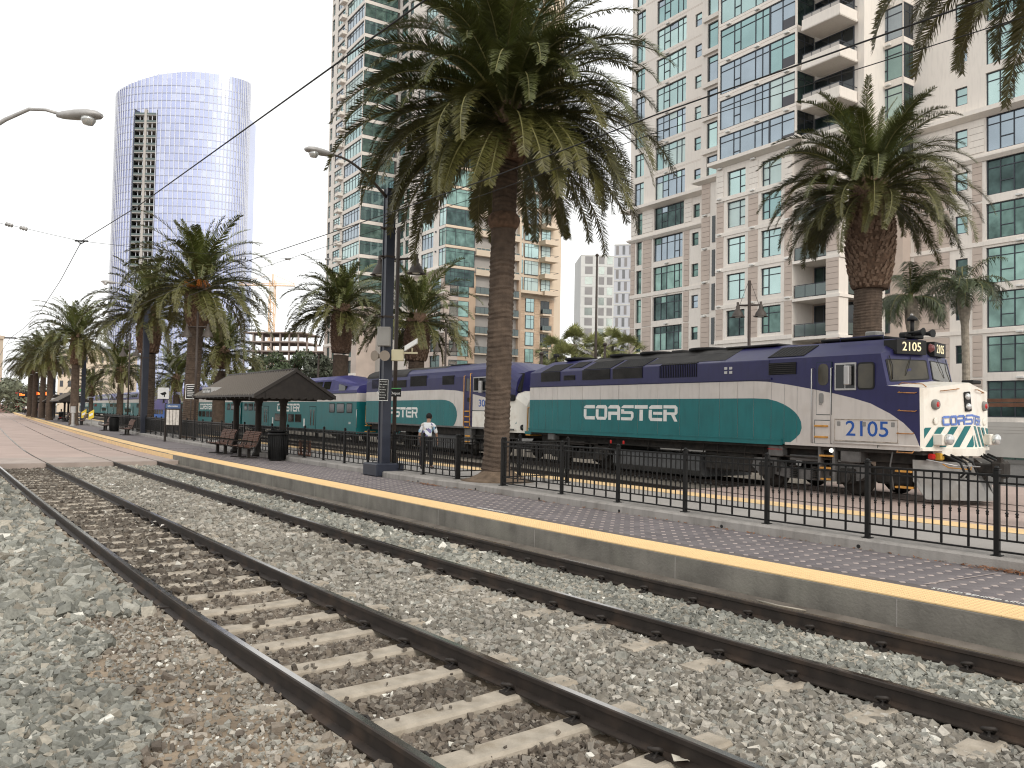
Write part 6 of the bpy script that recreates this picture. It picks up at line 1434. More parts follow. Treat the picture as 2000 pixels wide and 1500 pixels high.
# --- queen palms in front of the right tower
def queen(label, px, D, crown_py, seed):
    A = gd(px, 760, D); P = thing('queen_palm', label, 'palm tree', (A[0], A[1], 0), 0, 'queen palms before the tower'); H = zat(px, crown_py, D); rr = np.random.default_rng(seed)
    b = MB(); rings = []; z = 0; k = 0
    while z < H-.4:
        f = z/H; r = .17 if z < H-2.4 else .17+.12*math.sin(math.pi*min(1, (z-H+2.4)/2.2)); rings.append([(r*(1+.05*(k % 2))*math.cos(2*math.pi*q/12)+.1*math.sin(z*.4), r*(1+.05*(k % 2))*math.sin(2*math.pi*q/12), z) for q in range(12)]); z += .12; k += 1
    b.loft(rings); b.build('trunk', M['queen_trunk'], P)
    for q in range(26):
        me = frond_mesh('frond', 2.6*rr.uniform(.85,1.1), math.radians(rr.uniform(5,75)), math.radians(rr.uniform(80,120)), 60, .62, seed*50+q, .016, (.62,.72,.75), .0, .35, 1.5) if q < 6 else random.choice([c.data for c in P.children if c.name.startswith('frond')])
        inst('frond', me, P, (0, 0, H-.5), (rr.normal(0,.1), rr.normal(0,.1), q*2.39996+rr.normal(0,.2)), rr.uniform(.85,1.05))
queen('queen palm with a shaggy trunk and hanging leaflets behind the cab roof', 1779, 38.0, 560, 5)
queen('queen palm with a pale bare trunk in front of the tower windows', 1883, 40.0, 538, 6)
# --- fan palms above the train
def fan(label, px, D, py, seed):
    A = gd(px, 760, D); P = thing('fan_palm', label, 'palm tree', (A[0], A[1], 0), 0, 'fan palms behind the train'); H = zat(px, py, D); rr = np.random.default_rng(seed)
    b = MB(); b.tube([(0,0,0),(0,0,H)], [.3,.24], 10); b.build('trunk', M['queen_trunk'], P)
    V = []; F = []; K = []
    for q in range(46):
        a = q*2.39996; el = math.radians(rr.uniform(-55, 85)); d = np.array([math.cos(a)*math.cos(el), math.sin(a)*math.cos(el), math.sin(el)]); o = np.array([0,0,H])+d*rr.uniform(.7,1.1)
        S = np.cross(d, (0,0,1)); S /= np.linalg.norm(S)+1e-9; U = np.cross(S, d); g_ = rr.uniform(.75,1.2)
        for t in np.linspace(-1.25, 1.25, 15):
            e = o+(d*math.cos(t)+S*math.sin(t))*rr.uniform(.75,.95)+np.array([0,0,-.28*abs(t)-.12]); w = (S*math.cos(t)-d*math.sin(t))*.045; b0 = len(V); mid_ = (o+e)/2+U*.05
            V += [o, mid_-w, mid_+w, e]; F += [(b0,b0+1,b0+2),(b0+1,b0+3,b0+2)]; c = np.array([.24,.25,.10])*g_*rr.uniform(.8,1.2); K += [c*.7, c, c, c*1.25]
        b0 = len(V); V += [np.array([0,0,H])+S*.02, np.array([0,0,H])-S*.02, o]; F += [(b0,b0+1,b0+2)]; K += [np.array([.16,.16,.06])]*3
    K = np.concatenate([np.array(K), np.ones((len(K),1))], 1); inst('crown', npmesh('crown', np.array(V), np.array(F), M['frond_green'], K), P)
for k, (px, D, py, lab) in enumerate(((1078, 64, 690, 'leftmost fan palm showing over the rear of the locomotive'), (1120, 66, 672, 'second fan palm over the locomotive roof'), (1158, 64, 686, 'third fan palm over the locomotive roof'), (1192, 66, 672, 'tallest fan palm of the row over the locomotive roof'), (1224, 65, 684, 'rightmost fan palm, touching the cream tower'), (1100, 62, 706, 'low fan palm in front of the row over the locomotive'))):
    fan(lab, px, D, py, 40+k)
# --- broadleaf trees beyond the coaches
mat('leaf_dark', (.05,.07,.035), .6, tint=True, var=.2, vscale=2)
def tree(label, px, D, py_top, rx, rz_, seed, col=(.06,.08,.04), n=2600, leaf=.22):
    A = gd(px, 770, D); H = zat(px, py_top, D); P = thing('broadleaf_tree', label, 'tree', (A[0], A[1], 0), 0, 'trees beyond the train'); rr = np.random.default_rng(seed)
    b = MB(); b.tube([(0,0,0),(.1,0,H*.3),(0,.1,H*.55)], [.3,.24,.16], 8); lobes = []
    for q in range(9):
        a = q*2.4; r = rx*rr.uniform(.3,.8); c = np.array([math.cos(a)*r, math.sin(a)*r, H-rz_*rr.uniform(.35,1.5)]); lobes.append((c, rx*rr.uniform(.3,.5))); b.tube([(0,.1,H*.5), tuple(c*np.array([.5,.5,1])-np.array([0,0,.5])), tuple(c)], [.12,.07,.03], 6)
    b.build('trunk', M['palm_bark'], P); V = []; F = []; K = []
    for q in range(n):
        c, r = lobes[rr.integers(len(lobes))]; d = rr.normal(0, 1, 3); d /= np.linalg.norm(d); p = c+d*r*rr.uniform(.55,1.12)*np.array([1,1,.8]); u = rr.normal(0,1,3); u /= np.linalg.norm(u); v = np.cross(u, d); v /= np.linalg.norm(v)+1e-9; s_ = leaf*rr.uniform(.6,1.3)
        b0 = len(V); V += [p-u*s_, p-v*s_*.4, p+u*s_, p+v*s_*.4]; F.append((b0,b0+1,b0+2)); F.append((b0,b0+2,b0+3)); K += [np.array(col)*rr.uniform(.6,1.5)*(.8+.4*(d[2]*.5+.5)*0+.2)]*4
    K = np.concatenate([np.array(K), np.ones((len(K),1))], 1); inst('crown', npmesh('crown', np.array(V), np.array(F), M['leaf_dark'], K), P)
tree('feathery dark tree behind the shelter roof', 560, 88, 672, 3.0, 2.6, 51)
tree('grey-green tree beside the dark palm trunk', 628, 84, 688, 2.2, 2.4, 52, (.075,.085,.06))
tree('dark tree left of the shelter ridge', 520, 95, 695, 2.4, 2.0, 53)
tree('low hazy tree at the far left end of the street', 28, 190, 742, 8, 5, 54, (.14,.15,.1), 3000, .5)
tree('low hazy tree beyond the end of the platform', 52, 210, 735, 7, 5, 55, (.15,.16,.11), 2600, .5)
tree('yellow-green tree showing between the far palms', 440, 100, 720, 2.8, 2.2, 56, (.12,.13,.05))
# ================================================================== fence, shelter, masts, lamps, people
mat('navy_paint', (0.016, 0.02, 0.034), 0.4, var=.15, vscale=3, spec=.5)
mat('brown_pole', (0.05, 0.038, 0.032), 0.5, var=.2, vscale=4)
mat('lamp_shade', (0.06, 0.048, 0.04), 0.55, var=.2, vscale=6, spec=.4)
mat('galvanised', (0.4, 0.39, 0.38), 0.5, .3, var=.1, vscale=5)
mat('roof_seam', (.17,.15,.13), .45)
mat('shelter_roof', (0.04, 0.034, 0.03), 0.55, var=.2, vscale=3)
mat('shelter_steel', (0.028, 0.023, 0.02), 0.55, var=.25, vscale=4)
mat('bench_wood', (0.12, 0.055, 0.035), 0.5, var=.3, vscale=8)
mat('bin_black', (0.01, 0.01, 0.01), 0.5, var=.2, vscale=6)
mat('grey_box', (0.3, 0.29, 0.27), 0.6, var=.08, vscale=3)
mat('cream_box', (0.55, 0.5, 0.34), 0.6)
mat('speaker_tan', (0.25, 0.21, 0.17), 0.6)
mat('sign_black', (0.012, 0.012, 0.012), 0.5); mat('sign_white', (.78,.78,.76), .5); mat('sign_green', (.1,.35,.12), .5); mat('sign_yellow', (.75,.55,.06), .5)
mat('led_orange', (.2,.03,0), .5, emit=(1,.16,.03,3.0)); mat('wire_black', (.02,.02,.02), .6)
FO = lambda s: float(np.interp(s, [1.3, 6.5, 10, 14], [-2.74, -2.87, -2.95, -2.98]))
# ---- fence pieces
HF = 1.04
b = MB(); b.bbox(-.033,.033,-.033,.033,0,1.09,.006); b.bbox(-.042,.042,-.042,.042,1.09,1.10,.003); b.lathe([(.036,1.1),(.03,1.125),(.012,1.14),(0,1.142)], (0,0,0), 8); b.box(-.06,.06,-.06,.06,0,.012); POST = b.mesh('post', M['fence_black'])
b = MB(); b.bbox(-.0135,.0135,-.0135,.0135,.075,HF-.02,.003); THICK = b.mesh('picket', M['fence_black'])
b = MB(); b.bbox(-.0085,.0085,-.0085,.0085,.215,HF-.02,.002); b.lathe([(.0085,.50),(.021,.515),(.012,.53),(.024,.545),(.0085,.57)], (0,0,0), 8); THIN = b.mesh('picket', M['fence_black'])
def bay(par, a, c, pick=True, end_post=True):
    """one fence bay between plan points a and c (world, at kerb height); a, c arrays"""
    d = c-a; L = float(np.linalg.norm(d[:2])); rz = math.atan2(d[1], d[0]); o0 = np.array(par.location)
    inst('post', POST, par, a-o0, (0,0,rz))
    if end_post: inst('post', POST, par, c-o0, (0,0,rz))
    for z, h, w in ((HF-.02,.03,.022), (.925,.024,.014), (.205,.024,.014), (.06,.024,.016)):
        b = MB(); b.bbox(.033, L-.033, -w, w, z-h/2, z+h/2, .003); b.build('rail', M['fence_black'], par, a-o0, (0,0,rz))
    if pick:
        for k in range(15):
            if k == 0: continue
            t = L*k/15; p = a+d*(k/15)-o0; inst('picket', THICK if k % 3 == 0 else THIN, par, p, (0,0,rz))
    else:
        b = MB()
        for k in range(1, 15):
            t = L*k/15; r = .0135 if k % 3 == 0 else .0085; b.box(t-r, t+r, -r, r, .07 if k % 3 == 0 else .2, HF-.03)
        o = b.build('picket_row', M['fence_black'], par, a-o0, (0,0,rz)); o['kind'] = 'stuff'
def fence(label, S, pickmax=400):
    pts = [edge(s, FO(s), ZK) for s in S]; f = thing('railing', label, 'fence', pts[0], 0)
    for i in range(len(S)-1): bay(f, pts[i], pts[i+1], S[i] < pickmax, i == len(S)-2)
    return f
SR = [-3.95,-2.2,-.47,1.27,3.0,4.75,6.53,8.29,10.05,12.25]
f1_ = fence('black iron railing with knuckled pickets along the kerb in front of the locomotive', SR)
SLF = [14.27+1.69*k for k in range(36)]
f2_ = fence('black iron railing running from the big palm past the shelter down the platform', SLF, 33)
f3_ = thing('railing', 'short black railing closing the back of the big palm planter', 'fence', edge(12.25, FO(12.25), ZK), 0)
for s_ in (12.25, 14.27):
    bay(f3_, edge(s_, FO(s_)-.07, ZK), edge(s_, FO(s_)-2.0, ZK), True, True)
# rust-brown gate panel by the bin
g_ = thing('gate_panel', 'rust-brown metal gate panel in the railing beside the litter bin', 'gate', edge(25.0, FO(25), ZK), 0)
a_, c_ = edge(24.5, FO(24.5)-.25, ZK), edge(25.6, FO(25.6)-.25, ZK); d_ = c_-a_; rz_ = math.atan2(d_[1], d_[0]); L_ = float(np.linalg.norm(d_[:2])); mat('gate_rust', (.2,.085,.05), .7)
for k in range(8): b = MB(); b.box(L_*k/7-.015, L_*k/7+.015, -.015, .015, .05, .55); b.build('bar', M['gate_rust'], g_, a_-np.array(g_.location), (0,0,rz_))
for z in (.06,.28,.55): b = MB(); b.box(0, L_, -.02, .02, z-.02, z+.02); b.build('rail', M['gate_rust'], g_, a_-np.array(g_.location), (0,0,rz_))
# ---- shelters: a gable roof on a row of posts; local x runs along the platform (away), y towards the tracks
def shelter(label, s0, s1, off, posts, sign=True, seam=.28):
    h = heading((s0+s1)/2); A = edge(s0, off, ZP); Bq = edge(s1, off, ZP); d = Bq-A; L = float(np.linalg.norm(d[:2])); T = thing('platform_shelter', label, 'shelter', A, math.atan2(d[1], d[0]), 'platform shelters')
    he, ha, hw = 2.32, 3.22, 1.45
    for sg in (1, -1):
        b = MB(); b.add([(0,sg*hw,he),(L,sg*hw,he),(L,0,ha),(0,0,ha),(0,sg*hw,he-.06),(L,sg*hw,he-.06),(L,0,ha-.06),(0,0,ha-.06)], [(0,1,2,3),(7,6,5,4),(0,4,5,1),(1,5,6,2),(3,7,4,0)]); rf = b.build('roof_slope', M['shelter_roof'], T, fix=True)
        x = .05
        while x < L:
            b = MB(); b.add([(x-.02,sg*(hw+.02),he+.0),(x+.02,sg*(hw+.02),he),(x+.02,0,ha),(x-.02,0,ha),(x-.014,sg*(hw+.02),he+.07),(x+.014,sg*(hw+.02),he+.07),(x+.014,0,ha+.07),(x-.014,0,ha+.07)], [(0,1,5,4),(4,5,6,7),(1,2,6,5),(0,4,7,3)]); b.build('standing_seam', M['roof_seam'], rf, fix=True); x += seam
        b = MB(); n_ = int(L/.55)
        for k in range(n_+1): b.box(.1+k*(L-.2)/n_-.04, .1+k*(L-.2)/n_+.04, sg*(hw-.35), sg*(hw-.02), he-.1, he-.0)
        b.box(0, L, sg*(hw-.42)-.04, sg*(hw-.42)+.04, he-.1, he+.12); b.build('rafter_ends', M['shelter_steel'], T)
    for x0 in (.02, L-.1):
        b = MB(); poly = [(-hw,he-.05)]
        n_ = 11
        for k in range(n_):
            y0 = -hw+2*hw*k/n_
            for q in range(5): a = math.pi*q/4; poly.append((y0+hw/n_*(1-math.cos(a)), he-.06-.07*math.sin(a)))
        poly += [(hw,he-.05),(0,ha-.06)]
        m_ = len(poly); b.add([(x0,y,z) for y, z in poly]+[(x0+.08,y,z) for y, z in poly], [tuple(range(m_)), tuple(range(2*m_-1,m_-1,-1))]+[(i,i+m_,(i+1)%m_+m_,(i+1)%m_) for i in range(m_)]); b.build('gable_panel', M['shelter_steel'], T, fix=True)
        b = MB()
        for sg in (1,-1): b.add([(x0-.06,sg*(hw+.05),he+.02),(x0+.14,sg*(hw+.05),he+.02),(x0+.14,0,ha+.06),(x0-.06,0,ha+.06),(x0-.06,sg*(hw+.05),he-.1),(x0+.14,sg*(hw+.05),he-.1),(x0+.14,0,ha-.06),(x0-.06,0,ha-.06)], [(0,1,2,3),(7,6,5,4),(0,3,7,4),(1,5,6,2),(0,4,5,1)])
        b.build('bargeboard', M['shelter_roof'], T, fix=True)
    b = MB(); b.tube([(0,0,ha+.03),(L,0,ha+.03)], .06, 8); b.build('ridge_cap', M['shelter_roof'], T)
    for sp in posts:
        x = sp-s0; p = MB(); p.lathe([(.2,0),(.2,.12),(.14,.18),(.125,.3),(.115,1.95),(.15,1.98),(.13,2.03),(.2,2.2),(.2,2.28)], (x,0,0), 14); p.build('column', M['shelter_steel'], T)
        p = MB(); p.box(x-.07,x+.07,-hw+.2,hw-.2,he-.16,he-.04); p.build('crossbeam', M['shelter_steel'], T)
    b = MB(); b.box(.1,L-.1,-.08,.08,he-.06,he+.08); b.build('beam', M['shelter_steel'], T)
    if sign:
        b = MB(); b.add([(L-2.2,hw-.12,he+.06),(L-.9,hw-.12,he+.06),(L-.9,hw-.12,he+.36),(L-2.2,hw-.12,he+.36),(L-2.4,hw-.75,he+.36),(L-.9,hw-.75,he+.36)], [(0,1,2,3),(3,2,5,4),(1,5,2),(0,3,4)]); sg_ = b.build('name_board', M['galvanised'], T, fix=True)
        b = MB(); b.box(L-2.1,L-1.0,hw-.115,hw-.105,he+.09,he+.3); b.build('board_panel', mat('board_grey', (.12,.12,.115), .5) if 'board_grey' not in M else M['board_grey'], sg_)
        text('board_words', 'Santa Fe Depot', .17, M['sign_white'], sg_, (L-1.55,hw-.102,he+.195), (math.pi/2,0,math.pi), .002, 'CENTER', .95)
    return T
shelter('dark gabled platform shelter with ribbed metal roof above two slatted benches', 24.4, 32.3, -2.6, (25.6, 28.3, 31.1))
shelter('farther dark shelter beside the scooter rider', 96, 110, -2.6, (98, 103, 108), True, .5)
shelter('far dark shelter behind the vending kiosk', 122, 138, -2.6, (124, 130, 136), False, .6)
shelter('farthest dark shelter under the last palms', 152, 170, -2.6, (154, 161, 168), False, .8)
# ---- benches
def bench(label, s0, off=-1.95, flip=False, n=3):
    A = edge(s0, off, ZP); h = heading(s0); T = thing('bench', label, 'bench', A, h+math.pi/2, 'slatted platform benches')   # local x along the platform away, y towards the tracks
    L = n*.62
    for j in range(n):
        for k in range(7):
            y = .42-k*.065; b = MB(); b.bbox(j*.62+.03, (j+1)*.62-.03, y-.028, y+.024, .40+.012*abs(k-3), .425+.012*abs(k-3), .004); b.build('seat_slat', M['bench_wood'], T)
        for k in range(9):
            a = .25+k*.14; y, z = -.05-.17*math.sin(min(1.3, a*.55))-.0, .47+k*.062; y -= max(0, k-6)*.03; b = MB(); b.bbox(j*.62+.03, (j+1)*.62-.03, y-.012, y+.012, z-.026, z+.026, .004); b.build('back_slat', M['bench_wood'], T)
    for j in range(n+1):
        x = j*.62; b = MB(); b.tube([(x,.46,.4),(x,.2,.38),(x,-.02,.42),(x,-.12,.62),(x,-.2,.85),(x,-.3,1.03)], .022, 6); b.build('side_frame', M['shelter_steel'], T)
        b = MB(); b.tube([(x,.44,.42),(x,.46,.58),(x,.38,.63),(x,.1,.62),(x,-.12,.62)], .018, 6); b.build('armrest', M['shelter_steel'], T)
    for x in (.4, L-.4):
        b = MB(); b.box(x-.05,x+.05,.05,.17,.02,.38); b.bbox(x-.06,x+.06,-.2,.45,0,.035,.008); b.build('leg', M['shelter_steel'], T)
    b = MB(); b.box(0,L,.08,.14,.34,.39); b.build('seat_beam', M['shelter_steel'], T)
bench('slatted wooden bench next to the litter bin under the shelter', 26.6)
bench('slatted wooden bench farther under the shelter, beside the first one', 29.5)
bench('slatted bench beside the second navy mast', 53.0, -2.1); bench('slatted bench partly hidden behind the far litter bin', 63.5, -2.1)
bench('slatted bench behind the white post', 82.5, -2.3); bench('slatted bench by the scooter rider', 92, -2.3); bench('slatted bench under the farther shelter', 100, -2.3)
# ---- litter bins
def litter_bin(label, s, off, r=.33, h=1.08):
    T = thing('litter_bin', label, 'bin', edge(s, off, ZP), 0, 'litter bins on the platform')
    b = MB(); b.lathe([(r*.82,0),(r*.86,.05),(r*.94,h*.86),(r*.94,h*.88)], (0,0,0), 24); b.build('bin_body', M['bin_black'], T)
    for k in range(26):
        a = 2*math.pi*k/26; b = MB(); c, s_ = math.cos(a), math.sin(a); b.tube([(r*.9*c,r*.9*s_,.06),(r*c,r*s_,h*.84)], .014, 5); b.build('slat', M['bin_black'], T)
    b = MB(); b.lathe([(r*.98,h*.84),(r*1.06,h*.86),(r*1.06,h*.9),(r*.98,h*.92)], (0,0,0), 24); b.build('rim', M['bin_black'], T)
    b = MB(); b.lathe([(r*.6,h*.9),(r*1.1,h*.965),(r*1.12,h*.985),(r*1.1,h),(r*.3,h*1.01)], (0,0,0), 24); b.build('lid', M['bin_black'], T)
litter_bin('black slatted litter bin at the near corner of the shelter', 25.4, -2.35); litter_bin('black litter bin between the two far benches', 62.2, -2.3)
# ---- masts
def mast(label, s, off, ztop, w=.36, base=True, arm=None, zarm=None):
    h = heading(s); A = edge(s, off, ZP); T = thing('trolley_mast', label, 'mast', A, h, 'navy trolley masts')      # local x across the platform (away from tracks), y along
    b = MB(); H = ztop-ZP
    b.box(-w*.5, w*.5, -w*.5, -w*.34, .3 if base else 0, H); b.box(-w*.5, w*.5, w*.34, w*.5, .3 if base else 0, H); b.box(-w*.42, w*.42, -w*.34, w*.34, .3 if base else 0, H); b.build('shaft', M['navy_paint'], T)
    if base: b = MB(); b.bbox(-.44,.44,-.44,.44,0,.36,.03); b.build('plinth', M['navy_paint'], T)
    for z in (H*.55, H*.76, H*.86):
        b = MB(); b.box(-w*.56,w*.56,-w*.56,w*.56,z-.03,z+.03); b.tube([(-w*.56,0,z),(-w*.56-.12,0,z)], .03, 6); b.build('wire_band', M['brown_pole'], T)
    if arm:
        xa, za = arm; za -= ZP; zz = (zarm or ztop)-ZP
        b = MB(); P = []
        for k in range(9):
            t = k/8; P.append((-w*.4+(xa+w*.4)*t, 0, zz+(za-zz)*math.sin(t*math.pi/2)))
        b.tube(P, [.05-.02*k/8 for k in range(9)], 8); ar = b.build('lamp_arm', M['galvanised'] if s > 40 else M['lamp_shade'], T)
        lum(T, xa, 0, za)
    return T
def lum(T, x, y, z, sg=-1, parent=None):
    """cobra-head street lantern pointing to -x (sg -1) or +x"""
    b = MB(); S_ = []
    for t, hw, hu, hd in ((0,.05,.04,.05),(.12,.09,.07,.08),(.35,.14,.1,.09),(.6,.17,.11,.08),(.78,.15,.08,.06),(.86,.06,.03,.03)):
        S_.append([(x+sg*t, y+hw*math.cos(a), z+(hu if math.sin(a) > 0 else hd)*math.sin(a)) for a in [2*math.pi*k/12 for k in range(12)]])
    b.loft(S_, smooth=True); ln = b.build('lantern', M['galvanised'], T, fix=True)
    b = MB(); b.lathe([(0,-.2),(.09,-.18),(.135,-.1),(.14,-.05)], (x+sg*.6, y, z), 12); b.build('lens', M['lens_white'], ln)
m1 = mast('navy steel mast on a square plinth beside the big palm', 17.83, -2.74, 8.5, .265, True, (-1.75, 9.15), 8.25)
mast('navy steel mast in front of the date-bearing palm', 53.6, -2.9, 9.3, .36, False, (-1.9, 9.9), 9.2)
mast('navy steel mast beside the station sign, third along the platform', 88.5, -2.7, 9.0, .36, False, (-2.2, 10.0), 9.0)
mast('navy steel mast in the far part of the platform by the boards', 128, -2.7, 9.5, .36, False, (-2.2, 10.2), 9.3)
mast('farthest navy steel mast at the end of the platform', 168, -2.7, 10.0, .36, False, (-2.2, 10.6), 9.8)
# fittings on the first mast
def on_mast(name, label, cat, dx, dy, z): return thing(name, label, cat, np.array(m1.location)+np.array([math.cos(m1.rotation_euler.z)*dx-math.sin(m1.rotation_euler.z)*dy, math.sin(m1.rotation_euler.z)*dx+math.cos(m1.rotation_euler.z)*dy, z-ZP]), 0)
ML = np.array(m1.location)
def mpx(px, py, D=23.5): p = gd(px, py, D); return p
def facing(label, cat, name, px, py, D): return thing(name, label, cat, mpx(px, py, D), 0)
t = facing('grey metal cabinet high on the navy mast', 'cabinet', 'control_cabinet', 751, 658, 23.4); b = MB(); b.bbox(-.19,.17,-.12,.14,-.27,.27,.02); b.build('box', M['grey_box'], t); b = MB(); b.box(-.2,.18,-.13,-.1,.24,.28); b.build('lid', M['grey_box'], t)
t = facing('pair of tan horn loudspeakers on the navy mast', 'loudspeaker', 'horn_loudspeaker', 746, 696, 23.3)
for dx, dy, ax in ((-.1,-.1,-.6), (.1,-.18,.2)):
    b = MB(); b.lathe([(.03,.18),(.05,.05),(.1,-.06),(.14,-.12),(.15,-.14)], (0,0,0), 14, axis='y'); o = b.build('horn', M['speaker_tan'], t, (dx,dy,0), (0,0,ax)); b = MB(); b.lathe([(.0,-.1),(.045,-.1),(.05,-.06)], (0,0,0), 10, axis='y'); b.build('horn_centre', M['cream_box'], o)
t = facing('cream electrical box with an arm carrying a camera', 'camera', 'security_camera', 777, 694, 23.2); b = MB(); b.bbox(-.17,.17,-.1,.1,-.16,.16,.015); b.build('box', M['cream_box'], t); b = MB(); b.box(.15,.56,-.03,.03,.05,.1); b.tube([(.4,0,.1),(.4,0,.22)], .025, 6); b.build('arm', M['cream_box'], t)
b = MB(); b.add([(.2,-.12,.12),(.56,-.2,.34),(.56,.0,.34),(.2,.08,.12),(.2,-.12,.26),(.56,-.2,.48),(.56,.0,.48),(.2,.08,.26)], [(0,3,2,1),(4,5,6,7),(0,1,5,4),(1,2,6,5),(2,3,7,6),(3,0,4,7)]); b.build('camera_housing', M['sign_white'], t, fix=True)
t = thing('rules_sign', 'black rules sign with white lettering on the side of the navy mast', 'sign', mpx(749, 762, 23.15), math.radians(8)); b = MB(); b.box(-.13,.13,-.01,.01,-.3,.3); b.build('panel', M['sign_black'], t)
b = MB(); 
for q in ((-.13,.13,.29,.3),(-.13,.13,-.3,-.29)): b.box(q[0],q[1],-.014,-.01,q[2],q[3])
b.box(-.13,-.123,-.014,-.01,-.3,.3); b.box(.123,.13,-.014,-.01,-.3,.3); b.build('border', M['sign_white'], t)
for k, w_ in enumerate(('No Smoking or','Open Alcoholic','Beverages','No Littering','No Eating','No Loitering','No Skating')): text('lettering', w_, .034, M['sign_white'], t, (-.11,-.013,.24-k*.075), (math.pi/2,0,0), .001, 'LEFT')
t = thing('station_sign', 'black station name sign with a green top edge behind the navy mast', 'sign', mpx(762, 766, 24.6), math.radians(-4)); b = MB(); b.box(-.35,.33,-.01,.02,-.13,.1); b.build('panel', M['sign_black'], t); b = MB(); b.box(-.35,.33,-.011,.021,.1,.13); b.build('top_edge', M['sign_green'], t); text('lettering', 'Santa Fe Depot', .115, M['sign_white'], t, (.31,-.013,-.03), (math.pi/2,0,0), .001, 'RIGHT')
# ---- brown double bell lamps
def bell_post(label, base, ztop, zbar, spread, rz, sc=1.0, thick=.06):
    T = thing('lamp_post', label, 'lamp post', base, rz, 'brown posts with two bell lamps'); H = ztop-base[2]; zb_ = zbar-base[2]
    b = MB(); b.tube([(0,0,0),(0,0,H)], thick, 10); b.lathe([(.13,0),(.13,.25),(.09,.4),(thick,.5)], (0,0,0), 12); b.build('post', M['brown_pole'], T)
    b = MB(); b.tube([(-spread,0,zb_),(spread,0,zb_)], .035*sc, 8); b.build('crossbar', M['brown_pole'], T)
    for sg in (-1, 1):
        b = MB(); b.tube([(sg*spread*.85,0,zb_),(sg*.04,0,H-.05)], .009*sc, 5); b.build('stay', M['brown_pole'], T)
        b = MB(); b.lathe([(0,.16),(.05,.15),(.05,.02),(.075,0),(.075,-.12),(.11,-.14),(.13,-.2),(.19,-.28),(.225,-.38),(.235,-.43),(.29,-.44),(.29,-.455),(.22,-.45),(.2,-.38),(.1,-.3)], (sg*spread,0,zb_-.02), 18); b.v = [(x, y, zb_-.02+(z-zb_+.02)*sc) if True else (x, y, z) for x, y, z in b.v]; b.v = [(sg*spread+(x-sg*spread)*sc, y*sc, z) for x, y, z in b.v]; sh = b.build('bell_shade', M['lamp_shade'], T)
        b = MB(); b.lathe([(0,-.47),(.1,-.46),(.15,-.42),(.15,-.38)], (0,0,0), 12); b.v = [(sg*spread+x*sc, y*sc, zb_-.02+z*sc) for x, y, z in b.v]; b.build('bulb_glass', M['lens_white'], sh)
A = gd(768, 915, 25.0); bell_post('brown bell-lamp post standing right behind the navy mast', (A[0], A[1], ZK), zat(777, 445, 25.0), zat(772, 506, 25.0), .62, math.radians(-18), 1.0)
A = gd(1462, 790, 31.0); bell_post('brown bell-lamp post rising behind the locomotive roof', (A[0], A[1], -.1), zat(1462, 548, 31.0), zat(1462, 596, 31.0), .42, math.radians(-20), .95)
A = gd(868, 800, 50.0); bell_post('brown bell-lamp post behind the rounded locomotive', (A[0], A[1], -.1), zat(868, 640, 50.0), zat(868, 672, 50.0), .55, math.radians(-15), 1.0)
A = gd(379, 850, 43.0); bell_post('brown bell-lamp post in front of the leaning palm trunk', (A[0], A[1], ZK), zat(379, 608, 43.0), zat(379, 638, 43.0), .6, math.radians(-10), 1.15)
A = gd(249, 815, 66.0); bell_post('slim dark bell-lamp post left of the palm trunks', (A[0], A[1], ZK), zat(249, 650, 66.0), zat(249, 682, 66.0), .6, math.radians(-10), 1.2)
A = gd(1137, 760, 60.0); bell_post('dark thin bell-lamp post above the rear of the locomotive', (A[0], A[1], -.1), zat(1160, 470, 60.0), zat(1160, 478, 60.0), .3, 0, .5, .09) if False else None
for px, py0, py1, D, lab in ((1162, 498, 720, 58, 'dark slender pole in front of the grey tower'), (620, 690, 745, 60, 'dark slender pole beside the broadleaf trees'), (1056, 690, 720, 45, 'short dark pole just behind the locomotives'), (1180, 672, 705, 50, 'short dark post among the fan palms')):
    A = gd(px, 790, D); b = MB(); b.tube([(0,0,0),(0,0,zat(px, py0, D))], [.12,.07], 8); b.lathe([(.1,0),(.14,.1),(.05,.2)], (0,0,zat(px, py0, D)-.1), 8); tag(b.build('street_pole', M['brown_pole'], loc=(A[0], A[1], 0)), lab, 'pole')
# ---- street lantern reaching in from the left
A = gd(-95, 790, 15.5); zL = zat(108, 214, 15.5); T = thing('street_lamp', 'grey cobra-head street lamp reaching in over the tracks from outside the frame', 'street lamp', (A[0], A[1], -.05), 0); XL = float(gd(112, 216, 15.5)[0]-A[0])
b = MB(); b.tube([(0,0,0),(0,0,zL-.5)], [.12,.08], 10); b.build('post', M['galvanised'], T); b = MB(); b.tube([(0,0,zL-.6),(XL*.2,0,zL-.45),(XL*.45,0,zL-.16),(XL*.7,0,zL+.05),(XL*.88,0,zL+.04),(XL,0,zL-.02)], [.05,.045,.04,.035,.03,.03], 8); b.build('arm', M['galvanised'], T); lum(T, XL, 0, zL-.05, 1)
